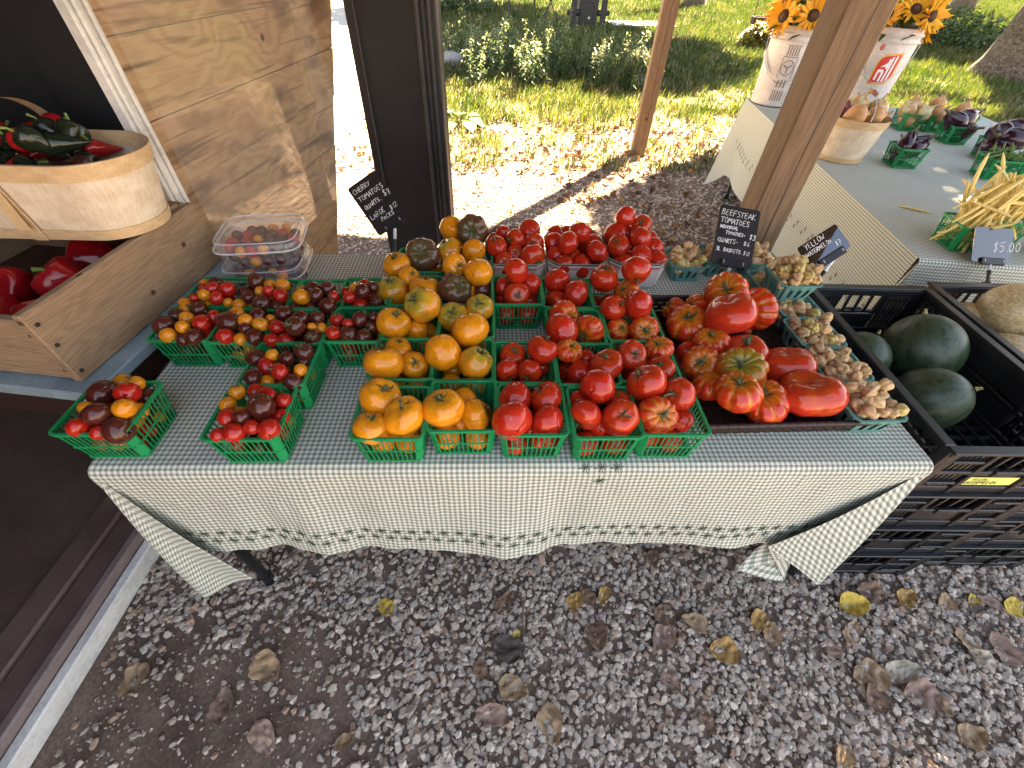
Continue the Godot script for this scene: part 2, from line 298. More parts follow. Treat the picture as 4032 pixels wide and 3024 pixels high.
	"O8": [["O",-0.118,0.868,-1.116,0.038,0.493,0.448,0.746,0],["O",-0.048,0.877,-1.07,0.039],["D",-0.112,0.846,-1.03,0.048,0.457,0.792,0.415,0],["D",-0.038,0.815,-1.075,0.029],["O",-0.112,0.773,-1.074,0.029],["O",-0.109,0.774,-1.014,0.029],["O",-0.06,0.768,-1.073,0.028],["O",-0.049,0.772,-1.014,0.028],["O",-0.096,0.813,-1.075,0.038],],
	"O9": [["D",-0.224,0.853,-1.201,0.049,-0.032,0.74,0.666,0],["O",-0.292,0.848,-1.152,0.041,-0.062,0.974,0.153,1],["O",-0.259,0.773,-1.236,0.028],["O",-0.259,0.773,-1.176,0.029],["O",-0.199,0.772,-1.236,0.027],["O",-0.199,0.774,-1.176,0.03],["O",-0.259,0.795,-1.181,0.03],],
	"O10": [["O",-0.144,0.868,-1.358,0.037],["D",-0.074,0.878,-1.321,0.049,-0.077,0.342,0.937,0],["G",-0.146,0.848,-1.25,0.038,-0.519,0.824,-0.111,0],["O",-0.067,0.848,-1.244,0.038],["O",-0.111,0.774,-1.239,0.029],["O",-0.111,0.773,-1.179,0.028],["O",-0.051,0.774,-1.239,0.029],["O",-0.051,0.772,-1.179,0.027],["G",-0.109,0.797,-1.227,0.032],["O",-0.083,0.797,-1.205,0.032],["O",-0.126,0.78,-1.316,0.037],["O",-0.126,0.813,-1.316,0.037],],
	"R1": [["R",0.046,0.829,-0.631,0.038],["R",0.115,0.831,-0.632,0.036,-0.646,0.717,-0.262,0],["R",0.035,0.842,-0.56,0.041],["R",0.112,0.827,-0.567,0.034],["R",0.076,0.787,-0.581,0.018],["R",0.092,0.788,-0.548,0.016],["R",0.053,0.769,-0.616,0.029],["R",0.043,0.768,-0.56,0.028],["R",0.108,0.771,-0.63,0.029],["R",0.115,0.769,-0.577,0.029],],
	"R2": [["R",0.189,0.815,-0.635,0.025],["R",0.225,0.862,-0.638,0.037],["R",0.277,0.819,-0.633,0.027,-0.183,0.977,-0.111,0],["R",0.194,0.835,-0.582,0.034,-0.664,-0.393,0.645,0],["R",0.266,0.838,-0.57,0.039,-0.004,0.917,0.403,0],["R",0.23,0.792,-0.589,0.027],["R",0.204,0.769,-0.626,0.028],["R",0.198,0.769,-0.554,0.029],["R",0.266,0.77,-0.619,0.03],["R",0.266,0.769,-0.558,0.028],],
	"R3": [["R",0.34,0.853,-0.656,0.044,-0.636,0.765,-0.106,0],["R",0.411,0.837,-0.637,0.036,-0.706,0.592,0.387,2],["S",0.352,0.835,-0.58,0.041,0.003,0.78,0.626,0],["R",0.417,0.796,-0.596,0.027],["R",0.34,0.78,-0.625,0.03],["R",0.34,0.771,-0.572,0.028],["R",0.393,0.769,-0.633,0.029],["R",0.391,0.769,-0.561,0.028],],
	"R4": [["R",0.046,0.82,-0.783,0.032,0.09,0.948,0.305,0],["R",0.115,0.849,-0.773,0.037,0.32,0.862,-0.388,0],["R",0.029,0.821,-0.729,0.029,0.392,-0.262,0.882,0],["R",0.084,0.82,-0.728,0.03,-0.372,0.009,0.928,0],["R",0.117,0.793,-0.768,0.02],["R",0.035,0.769,-0.763,0.028],["R",0.042,0.771,-0.71,0.029],["R",0.083,0.768,-0.782,0.028],["R",0.102,0.77,-0.714,0.028],],
	"R5": [["S",0.181,0.843,-0.777,0.033,0.33,0.941,0.024,0],["R",0.263,0.844,-0.724,0.04,-0.193,0.98,0.04,0],["R",0.228,0.809,-0.783,0.025],["R",0.205,0.814,-0.732,0.03],["R",0.188,0.773,-0.775,0.029],["R",0.184,0.77,-0.705,0.03],["R",0.253,0.769,-0.765,0.029],["R",0.248,0.773,-0.71,0.028],],
	"R6": [["R",0.334,0.842,-0.762,0.036,-0.082,0.764,0.639,0],["S",0.408,0.835,-0.795,0.035,-0.268,0.963,-0.015,0],["R",0.4,0.825,-0.731,0.034,-0.397,0.884,0.248,0],["R",0.346,0.789,-0.752,0.021],["R",0.327,0.768,-0.786,0.028],["R",0.328,0.769,-0.714,0.029],["R",0.393,0.773,-0.78,0.028],["R",0.387,0.77,-0.716,0.029],["S",0.382,0.789,-0.768,0.027],],
	"R7": [["S",0.186,0.835,-0.921,0.043,0.566,0.443,0.697,0],["R",0.17,0.852,-0.845,0.042],["S",0.245,0.834,-0.868,0.042,-0.694,-0.141,0.695,0],["R",0.179,0.769,-0.909,0.029],["R",0.181,0.773,-0.853,0.028],["R",0.241,0.773,-0.914,0.03],["R",0.241,0.772,-0.852,0.027],],
	"R8": [["R",0.321,0.851,-0.943,0.033,0.604,0.704,0.343,0],["R",0.384,0.869,-0.933,0.037],["S",0.332,0.812,-0.897,0.034,0.298,0.79,0.526,0],["S",0.395,0.828,-0.877,0.039,-0.227,0.651,0.724,0],["R",0.328,0.768,-0.932,0.027],["R",0.326,0.769,-0.859,0.028],["R",0.392,0.773,-0.925,0.028],["R",0.385,0.769,-0.859,0.028],],
	"R9": [["R",0.06,0.88,-1.077,0.037],["R",0.026,0.818,-1.091,0.026],["R",0.104,0.829,-1.089,0.034],["R",0.064,0.826,-1.037,0.035,0.082,0.561,0.824,0],["R",0.02,0.776,-1.092,0.02],["R",0.054,0.77,-1.061,0.03],["R",0.033,0.773,-1.011,0.029],["R",0.103,0.771,-1.08,0.027],["R",0.095,0.774,-1.017,0.03],["R",0.034,0.753,-1.079,0.012],],
	"R10": [["R",0.187,0.835,-1.094,0.038],["R",0.18,0.81,-1.036,0.03],["R",0.231,0.842,-1.024,0.035],["R",0.247,0.82,-1.077,0.029,-0.371,0.819,0.445,0],["R",0.174,0.768,-1.071,0.028],["R",0.174,0.769,-1,0.029],["R",0.232,0.77,-1.062,0.03],["R",0.235,0.772,-1.005,0.027],],
	"R11": [["R",0.318,0.858,-1.076,0.043,0.047,0.989,0.017,1],["S",0.38,0.832,-1.042,0.038,-0.574,0.819,0.15,0],["R",0.402,0.893,-1.067,0.037,0.039,-0.45,0.901,0],["R",0.332,0.797,-1.04,0.026],["R",0.309,0.769,-1.074,0.028],["R",0.31,0.769,-1.003,0.029],["R",0.375,0.768,-1.071,0.028],["R",0.375,0.773,-1.007,0.03],],
	"K1": [["R",0.026,0.848,-1.365,0.027],["R",0.114,0.859,-1.361,0.037],["R",0.067,0.86,-1.303,0.031,-0.779,0.233,0.583,0],["R",0.126,0.847,-1.299,0.033,-0.245,0.419,0.874,0],["R",-0.002,0.838,-1.325,0.027],["R",0.004,0.851,-1.267,0.035,-0.154,0.981,0.111,0],["R",0.066,0.836,-1.255,0.026,-0.052,0.648,0.76,0],["R",0.118,0.839,-1.222,0.041,0.575,0.015,0.823,0],["R",0.03,0.822,-1.216,0.033,-0.016,0.561,0.828,0],["R",0.016,0.772,-1.367,0.027],["R",0.016,0.774,-1.297,0.03],["R",0.015,0.769,-1.228,0.027],["R",0.112,0.773,-1.367,0.029],["R",0.112,0.773,-1.297,0.028],["R",0.112,0.773,-1.227,0.029],["R",0.028,0.798,-1.312,0.027],["R",0.086,0.799,-1.298,0.033],],
	"K2": [["R",0.203,0.838,-1.378,0.029],["R",0.253,0.838,-1.397,0.025],["R",0.279,0.873,-1.328,0.036],["R",0.233,0.873,-1.259,0.033],["R",0.198,0.843,-1.317,0.031],["R",0.328,0.83,-1.333,0.032],["R",0.323,0.859,-1.232,0.033],["R",0.195,0.826,-1.264,0.029],["R",0.217,0.822,-1.213,0.031],["R",0.25,0.813,-1.278,0.034,-0.614,0.655,0.454,0],["R",0.278,0.815,-1.219,0.036],["R",0.333,0.828,-1.391,0.023],["R",0.214,0.773,-1.372,0.029],["R",0.214,0.773,-1.302,0.029],["R",0.214,0.771,-1.234,0.028],["R",0.31,0.774,-1.372,0.03],["R",0.31,0.772,-1.302,0.027],["R",0.313,0.769,-1.235,0.029],["R",0.315,0.794,-1.368,0.023],["R",0.224,0.796,-1.35,0.029],["R",0.256,0.801,-1.367,0.025],],
	"K3": [["R",0.433,0.91,-1.371,0.033],["R",0.492,0.878,-1.375,0.035,-0.327,0.726,0.605,0],["R",0.402,0.861,-1.344,0.035],["R",0.469,0.879,-1.284,0.034],["R",0.531,0.838,-1.364,0.025],["R",0.401,0.855,-1.278,0.035,-0.491,0.814,0.341,0],["R",0.525,0.841,-1.295,0.031],["R",0.412,0.822,-1.23,0.029],["R",0.466,0.848,-1.227,0.036],["R",0.525,0.825,-1.239,0.031],["R",0.459,0.838,-1.394,0.024],["R",0.413,0.772,-1.381,0.027],["R",0.413,0.774,-1.311,0.029],["R",0.414,0.769,-1.243,0.029],["R",0.509,0.772,-1.381,0.027],["R",0.509,0.774,-1.311,0.029],["R",0.509,0.772,-1.241,0.027],["R",0.507,0.802,-1.346,0.025],["R",0.46,0.768,-1.365,0.024],["R",0.44,0.809,-1.323,0.035],["R",0.46,0.803,-1.365,0.024],],
	"TRAY": [["S",0.532,0.786,-1.034,0.036,-0.867,0.448,-0.313,0],["S",0.588,0.804,-1.01,0.039,-0.975,0.269,0.015,0],["S",0.658,0.855,-1.006,0.061,-0.488,0.823,0.297,0],["S",0.752,0.818,-0.99,0.056,-0.965,0.05,0.235,0],["S",0.541,0.802,-0.939,0.057,-0.333,0.931,0.149,0],["B",0.624,0.866,-0.904,0.059],["R",0.608,0.776,-0.961,0.03],["S",0.574,0.807,-0.857,0.046,-0.357,0.93,0.085,0],["B",0.655,0.798,-0.821,0.057,-0.146,0.983,0.024,0],["R",0.518,0.775,-0.851,0.029],["S",0.533,0.793,-0.79,0.047,-0.439,0.67,0.599,0],["S",0.529,0.786,-0.713,0.042],["Y",0.603,0.819,-0.74,0.058,-0.294,0.917,0.269,0],["B",0.743,0.802,-0.769,0.062],["S",0.555,0.83,-0.653,0.051,-0.181,0.984,-0.078,0],["S",0.637,0.795,-0.655,0.053,-0.459,0.888,-0.008,0],["H",0.738,0.808,-0.668,0.069],["S",0.733,0.762,-0.954,0.012],["S",0.733,0.768,-0.954,0.012],],
}
const BASKETS = {"C1":[-0.798,-0.602],"C2":[-0.504,-0.588],"C3":[-0.495,-0.737],"C4":[-0.769,-0.885],"C5":[-0.626,-0.879],"C6":[-0.497,-0.877],"C7":[-0.351,-0.885],"C8":[-0.761,-1.019],"C9":[-0.622,-1.013],"C10":[-0.485,-1.012],"C11":[-0.358,-1.025],"O1":[-0.216,-0.589],"O2":[-0.068,-0.608],"O3":[-0.216,-0.755],"O4":[-0.075,-0.753],"O5":[-0.213,-0.896],"O6":[-0.074,-0.902],"O7":[-0.226,-1.039],"O8":[-0.079,-1.044],"O9":[-0.229,-1.206],"O10":[-0.081,-1.209],"R1":[0.08,-0.597],"R2":[0.234,-0.59],"R3":[0.376,-0.597],"R4":[0.071,-0.745],"R5":[0.218,-0.74],"R6":[0.363,-0.75],"R7":[0.211,-0.883],"R8":[0.362,-0.895],"R9":[0.065,-1.047],"R10":[0.205,-1.035],"R11":[0.345,-1.038],"K1":[0.064,-1.297],"K2":[0.262,-1.302],"K3":[0.461,-1.311],"TRAY":[0.676,-0.848],}
const LEAVES = [[-1.038,-0.269,0.047,"t"],[-0.671,-0.295,0.052,"t"],[-0.764,-0.206,0.049,"p"],[-0.623,-0.130,0.050,"p"],[-0.354,-0.457,0.033,"y"],[-0.402,-0.120,0.031,"t"],[0.034,-0.461,0.043,"b"],[0.273,-0.464,0.038,"o"],[0.310,-0.474,0.034,"b"],[0.368,-0.477,0.034,"o"],[0.040,-0.329,0.050,"d"],[0.069,-0.363,0.019,"y"],[-0.037,-0.270,0.034,"b"],[0.058,-0.226,0.047,"t"],[-0.006,-0.170,0.050,"p"],[0.159,-0.141,0.052,"t"],[0.324,-0.355,0.044,"b"],[0.561,-0.417,0.042,"b"],[0.532,-0.344,0.047,"p"],[0.652,-0.388,0.048,"t"],[0.714,-0.309,0.046,"o"],[0.863,-0.391,0.038,"o"],[0.890,-0.354,0.037,"t"],[0.529,-0.235,0.039,"p"],[1.066,-0.308,0.029,"p"],[1.214,-0.434,0.054,"y"],[1.155,-0.352,0.042,"t"],[1.139,-0.233,0.056,"t"],[1.255,-0.243,0.059,"w"],[1.122,-0.177,0.048,"b"],[1.265,-0.185,0.055,"p"],[1.290,-0.472,0.048,"b"],[1.408,-0.452,0.047,"o"],[1.536,-0.435,0.031,"t"],[1.639,-0.441,0.028,"y"],[1.687,-0.430,0.039,"p"],[1.769,-0.420,0.039,"y"],[1.515,-0.318,0.044,"t"],[1.621,-0.297,0.052,"p"],[1.532,-0.273,0.041,"w"],[0.951,-0.048,0.040,"t"],[1.350,-0.087,0.046,"t"],[0.604,-0.135,0.033,"b"],[1.318,-0.161,0.034,"t"],[0.565,-0.598,0.041,"b"]]

# ---------------------------------------------------------------- materials
func make_materials():
	fnl.noise_type = FastNoiseLite.TYPE_SIMPLEX_SMOOTH
	fnl.frequency = 1.0
	fnl.fractal_type = FastNoiseLite.FRACTAL_FBM
	fnl.fractal_octaves = 3
	fnl.seed = 5
	# woven gingham: 8 checks of 12 mm, a tuft in every pale square
	var ging := image(320, 320, func(u, v):
		var a: float = fposmod(u * 8.0, 1.0)
		var b: float = fposmod(v * 8.0, 1.0)
		var da: bool = a < 0.5
		var db: bool = b < 0.5
		var th: float = 0.5 + 0.5 * sin((u if (int(v * 320) % 2 == 0) else v) * TAU * 80.0)
		var pale := Color(0.88, 0.87, 0.82)
		var dark := Color(0.45, 0.50, 0.45)
		var c: Color
		if da and db: c = dark
		elif da or db: c = pale.lerp(dark, 0.52 + 0.10 * (th - 0.5))
		else:
			c = pale
			var r := Vector2((a - 0.75) * 1.3, b - 0.75).length()
			if r < 0.075: c = Color(0.55, 0.58, 0.54)
		var g: float = 1.0 + 0.06 * (th - 0.5) + 0.05 * nz(u * 60.0, v * 60.0)
		return Color(c.r * g, c.g * g, c.b * g))
	mk("cloth", Color.WHITE, 0.92, {"albedo_texture": ging, "vertex_color_use_as_albedo": true, "uv1_scale": Vector3(1 / 0.096, 1 / 0.096, 1), "backlight_enabled": true, "backlight": Color(0.22, 0.22, 0.2)})
	mk("stitch", lin(0.035, 0.055, 0.02), 0.8)
	# sawn timber: grain along u
	var grain := image(512, 256, func(u, v):
		var w: float = nz(u * 1.6, v * 7.0, 3.0) * 0.6
		var ring: float = 0.5 + 0.5 * sin((v * 9.0 + w * 5.0) * TAU)
		var fib: float = nz(u * 9.0, v * 160.0, 9.0)
		var kn: float = 0.0
		for k in [Vector2(.22, .3), Vector2(.71, .74), Vector2(.5, .1)]:
			var d := Vector2((u - k.x) * 2.0, v - k.y).length()
			kn = max(kn, 1.0 - d / 0.035)
		var c := mixc(Color(0.65, 0.55, 0.44), Color(0.51, 0.42, 0.33), ring * 0.55 + fib * 0.5 + 0.15)
		c = mixc(c, Color(0.26, 0.15, 0.09), kn * 1.6)
		return c)
	mk("timber", Color(0.78, 0.77, 0.75), 0.78, {"albedo_texture": grain, "uv1_scale": Vector3(0.9, 2.2, 1)})
	mk("old_timber", Color(0.90, 0.89, 0.87), 0.82, {"albedo_texture": grain, "uv1_scale": Vector3(1.7, 4.0, 1)})
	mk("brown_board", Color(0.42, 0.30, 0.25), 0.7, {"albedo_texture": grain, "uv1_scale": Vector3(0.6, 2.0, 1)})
	# knotty board wall; wraps along u
	var knots := []
	for k in 7: knots.append([Vector2(fposmod(.13 + k * .391, 1.0), fposmod(.22 + k * .557, 1.0)), .6 + .5 * sin(k * 2.1)])
	var knotty := image(900, 360, func(u, v):
		var cu: float = cos(u * TAU) * .5
		var su: float = sin(u * TAU) * .5
		var wy: float = nz(cu * 1.5, su * 1.5, v * 3.5 + 31.0)
		var f: float = v * 12.0 + wy * 2.6
		var kn: float = 0.0
		for k in knots:
			var dx: float = fposmod(u - k[0].x + .5, 1.0) - .5
			var l: float = Vector2(dx * 2.6, (v - k[0].y) * 1.3).length() * (1.0 + .5 * wy)
			f += k[1] * 2.2 * exp(-l * l / .02)
			kn = max(kn, k[1] * (1.0 - l / .022))
		var ring: float = .5 + .5 * sin(f * TAU + 1.0 * nz(cu * 1.6, su * 1.6, v * 26.0))
		var fib: float = nz(cu * 5.0, su * 5.0, v * 170.0)
		var blot: float = nz(cu * 1.6, su * 1.6, v * 7.0 + 77.0)
		var c := mixc(Color(.80, .66, .49), Color(.66, .50, .35), ring * .5 + fib * .45)
		c = mixc(c, Color(.52, .40, .29), (blot - .10) * 1.8)
		var streak: float = nz(cu * .9, su * .9, v * 30.0 + 55.0)
		c = mixc(c, Color(.42, .30, .21), (streak - .28) * 2.0)
		c = mixc(c, Color(.33, .20, .13), kn * 1.5)
		return c)
	mk("knotty", Color(.84, .85, .86), 0.5, {"albedo_texture": knotty, "uv1_scale": Vector3(0.62, 1.3, 1)})
	var veneer := image(256, 256, func(u, v):
		var fib: float = nz(u * 60.0, v * 4.0, 12.0)
		var blot: float = nz(u * 4.0, v * 4.0, 14.0)
		var c := mixc(Color(0.86, 0.81, 0.72), Color(0.76, 0.68, 0.56), 0.3 + fib * 0.5 + blot * 0.6)
		if nz(u * 40.0, v * 18.0, 61.0) > 0.66: c = Color(0.62, 0.44, 0.32)
		return c)
	mk("veneer", Color.WHITE, 0.62, {"albedo_texture": veneer})
	mk("veneer_band", Color(0.95, 0.88, 0.77), 0.6, {"albedo_texture": veneer, "uv1_scale": Vector3(2, 0.5, 1)})
	var soil := image(512, 512, func(u, v):
		var a: float = nz(u * 5.0, v * 5.0, 1.0)
		var b: float = nz(u * 60.0, v * 60.0, 2.0)
		return mixc(Color(0.34, 0.28, 0.235), Color(0.49, 0.42, 0.365), 0.5 + a * 0.7 + b * 0.7))
	mk("soil", Color.WHITE, 0.95, {"albedo_texture": soil, "uv1_triplanar": true, "uv1_world_triplanar": true, "uv1_scale": Vector3(1.3, 1.3, 1.3)})
	var turf := image(512, 512, func(u, v):
		var a: float = nz(u * 6.0, v * 6.0, 1.0)
		var b: float = nz(u * 80.0, v * 80.0, 2.0)
		return mixc(Color(0.26, 0.28, 0.15), Color(0.44, 0.39, 0.26), 0.45 + a * 0.8 + b * 0.7))
	mk("turf", Color.WHITE, 0.95, {"albedo_texture": turf, "uv1_triplanar": true, "uv1_world_triplanar": true, "uv1_scale": Vector3(0.6, 0.6, 0.6)})
	var drv := image(256, 256, func(u, v):
		return mixc(Color(.56, .53, .48), Color(.72, .69, .64), .5 + .5 * nz(u * 8.0, v * 8.0, 3.0) + .9 * nz(u * 70.0, v * 70.0, 4.0)))
	mk("drive", Color.WHITE, 0.95, {"albedo_texture": drv, "uv1_triplanar": true, "uv1_world_triplanar": true})
	mk("yard", lin(.55, .50, .46), 0.95, {"albedo_texture": drv, "uv1_triplanar": true, "uv1_world_triplanar": true})  # pale tone for the added bounce gravel behind the camera
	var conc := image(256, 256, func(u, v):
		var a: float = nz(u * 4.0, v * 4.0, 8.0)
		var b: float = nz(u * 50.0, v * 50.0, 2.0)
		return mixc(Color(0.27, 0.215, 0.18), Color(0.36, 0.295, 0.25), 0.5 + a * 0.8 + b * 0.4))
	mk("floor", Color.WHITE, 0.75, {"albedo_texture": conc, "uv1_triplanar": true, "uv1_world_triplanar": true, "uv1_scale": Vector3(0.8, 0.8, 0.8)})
	var bark := image(256, 256, func(u, v):
		var a: float = nz(u * 30.0 + nz(u * 6.0, v * 6.0, 2.0) * 5.0, v * 7.0, 8.0)
		return mixc(Color(0.22, 0.18, 0.15), Color(0.50, 0.45, 0.39), 0.5 + a * 1.3))
	mk("bark", Color.WHITE, 0.95, {"albedo_texture": bark, "uv1_scale": Vector3(4, 3, 1)})
	var scuff := image(256, 256, func(u, v):
		var a: float = nz(u * 5.0, v * 5.0, 88.0)
		var b: float = nz(u * 70.0, v * 70.0, 12.0)
		return mixc(Color(0.80, 0.80, 0.80), Color(1, 1, 1), 0.6 + a * 0.9 + b * 0.5))
	var bloom := image(256, 256, func(u, v):
		var a: float = nz(u * 6.0, v * 6.0, 41.0)
		var b: float = nz(u * 45.0, v * 45.0, 42.0)
		var c: float = .95 + .10 * a + .05 * b
		if nz(u * 24.0, v * 24.0, 43.0) > .50: c *= .82
		return Color(c, c, c))
	var dull := image(256, 256, func(u, v):
		var a: float = nz(u * 5.0, v * 5.0, 51.0)
		var b: float = nz(u * 30.0, v * 30.0, 52.0)
		var c: float = clamp(.15 + .16 * a + .07 * b, .07, .45)
		return Color(c, c, c))
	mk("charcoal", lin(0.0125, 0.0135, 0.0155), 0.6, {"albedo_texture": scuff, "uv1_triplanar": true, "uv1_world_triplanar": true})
	mk("charcoal_trim", lin(0.05, 0.047, 0.046), 0.5, {"albedo_texture": scuff, "uv1_triplanar": true, "uv1_world_triplanar": true})
	mk("white_strip", lin(0.72, 0.71, 0.66), 0.55, {"albedo_texture": scuff, "uv1_triplanar": true, "uv1_world_triplanar": true})
	mk("sill_brown", lin(0.13, 0.085, 0.07), 0.5, {"albedo_texture": scuff, "uv1_triplanar": true, "uv1_world_triplanar": true})
	mk("sill_metal", lin(0.22, 0.17, 0.155), 0.42, {"albedo_texture": scuff, "uv1_triplanar": true, "uv1_world_triplanar": true})
	mk("shelf_blue", lin(0.24, 0.32, 0.36), 0.45, {"albedo_texture": scuff, "uv1_triplanar": true, "uv1_world_triplanar": true})
	mk("dark_brown", lin(0.03, 0.014, 0.012), 0.45)
	mk("black_plastic", lin(0.014, 0.015, 0.018), 0.34, {"albedo_texture": scuff, "uv1_triplanar": true})
	mk("black_iron", lin(0.02, 0.02, 0.02), 0.5)
	mk("green_plastic", lin(0.010, 0.27, 0.085), 0.34, {"backlight_enabled": true, "backlight": Color(0.25, 0.5, 0.25)})
	mk("pulp", lin(0.13, 0.31, 0.27), 0.95, {"albedo_texture": scuff, "uv1_triplanar": true, "uv1_scale": Vector3(4, 4, 4)})
	mk("tray", lin(0.022, 0.010, 0.008), 0.5)
	mk("card_in", lin(0.25, 0.17, 0.11), 0.9)
	mk("card_out", lin(0.62, 0.58, 0.53), 0.85)
	mk("card_red", lin(0.4, 0.05, 0.04), 0.85)
	mk("card_green", lin(0.05, 0.12, 0.07), 0.85)
	mk("clear", lin(0.9, 0.92, 0.95, 0.10), 0.08, {"transparency": BaseMaterial3D.TRANSPARENCY_ALPHA, "metallic_specular": 0.6})
	mk("clear_edge", lin(0.85, 0.88, 0.92, 0.32), 0.1, {"transparency": BaseMaterial3D.TRANSPARENCY_ALPHA, "metallic_specular": 0.7})
	mk("acrylic", lin(0.9, 0.9, 0.88, 0.06), 0.04, {"transparency": BaseMaterial3D.TRANSPARENCY_ALPHA, "metallic_specular": 0.5})
	mk("slate", lin(0.012, 0.011, 0.012), 0.38)
	mk("slate_gloss", lin(0.010, 0.010, 0.012), 0.03, {"metallic_specular": 0.9, "clearcoat_enabled": true, "clearcoat": 1.0, "clearcoat_roughness": 0.02})
	mk("chalk", lin(0.85, 0.85, 0.82), 0.8)
	mk("white_plastic", lin(0.75, 0.75, 0.76), 0.4)
	mk("pail", lin(0.78, 0.74, 0.70), 0.42, {"albedo_texture": scuff, "uv1_triplanar": true, "backlight_enabled": true, "backlight": Color(0.3, 0.28, 0.26)})
	mk("steel", lin(0.5, 0.5, 0.5), 0.3, {"metallic": 1.0})
	mk("vc", Color.WHITE, 0.8, {"vertex_color_use_as_albedo": true})
	mk("vc_soft", Color.WHITE, 0.75, {"vertex_color_use_as_albedo": true, "backlight_enabled": true, "backlight": Color(0.45, 0.4, 0.25)})
	mk("leafy", Color.WHITE, 0.5, {"vertex_color_use_as_albedo": true, "backlight_enabled": true, "backlight": Color(0.5, 0.6, 0.2)})
	mk("stone", Color.WHITE, 0.88, {"vertex_color_use_as_albedo": true})
	mk("skin", Color.WHITE, 1.0, {"albedo_texture": bloom, "roughness_texture": dull, "vertex_color_use_as_albedo": true, "metallic_specular": 0.5, "subsurf_scatter_enabled": true, "subsurf_scatter_strength": 0.06})
	mk("skin_dull", Color.WHITE, 0.42, {"vertex_color_use_as_albedo": true})
	mk("husk", Color.WHITE, 0.7, {"vertex_color_use_as_albedo": true, "backlight_enabled": true, "backlight": Color(0.4, 0.3, 0.18)})
	mk("petal", Color.WHITE, 0.6, {"vertex_color_use_as_albedo": true, "backlight_enabled": true, "backlight": Color(0.8, 0.6, 0.15)})
	mk("tape", lin(0.72, 0.74, 0.18), 0.6)
	mk("ink", lin(0.02, 0.02, 0.02), 0.7)
	mk("logo_red", lin(0.62, 0.03, 0.025), 0.45)
	mk("logo_yellow", lin(0.75, 0.42, 0.05), 0.45)
	mk("print_grey", lin(0.26, 0.19, 0.155), 0.6)
	mk("board_grey", lin(0.22, 0.24, 0.26), 0.5)

# ---------------------------------------------------------------- scattered instances
func scatter(n: String, mesh: Mesh, m: Material, xf: Array, cols: Array, parent: Node) -> MultiMeshInstance3D:
	var mm := MultiMesh.new()
	mm.transform_format = MultiMesh.TRANSFORM_3D
	mm.use_colors = not cols.is_empty()
	mm.mesh = mesh
	mm.instance_count = xf.size()
	for i in xf.size():
		mm.set_instance_transform(i, xf[i])
		if not cols.is_empty(): mm.set_instance_color(i, cols[i])
	var o := MultiMeshInstance3D.new()
	o.multimesh = mm
	o.material_override = m
	o.name = n
	parent.add_child(o, true)
	return o

func stone_mesh(seed_: int) -> ArrayMesh:
	var r := RandomNumberGenerator.new()
	r.seed = seed_
	# angular chip: a box of 8 corners pushed about and cut, flat shaded
	var st := mb()
	var top := []
	var low := []
	var n := 5 + seed_ % 3
	for k in n:
		var a := TAU * (k + r.randf_range(-.28, .28)) / n
		var ra := r.randf_range(.75, 1.15)
		var el := 1.0 + 0.45 * float(seed_ % 2)
		low.append(Vector3(cos(a) * ra * el, r.randf_range(-.45, -.25), sin(a) * ra))
		ra *= r.randf_range(.5, .9)
		top.append(Vector3(cos(a) * ra * el, r.randf_range(.25, .6), sin(a) * ra))
	var ct := Vector3.ZERO
	for p in top: ct += p
	ct = ct / n + Vector3(0, r.randf_range(0, .12), 0)
	for k in n:
		var k2 := (k + 1) % n
		var f := [[ct, top[k], top[k2]], [top[k], low[k], low[k2]], [top[k], low[k2], top[k2]]]
		for q in f:
			var nn: Vector3 = (q[1] - q[0]).cross(q[2] - q[0]).normalized()
			if nn.dot((q[0] + q[1] + q[2]) / 3.0) < 0: nn = -nn
			tri(st, q, [nn, nn, nn], [Vector2.ZERO, Vector2.ZERO, Vector2.ZERO], [Color.WHITE, Color.WHITE, Color.WHITE])
	return st.commit()

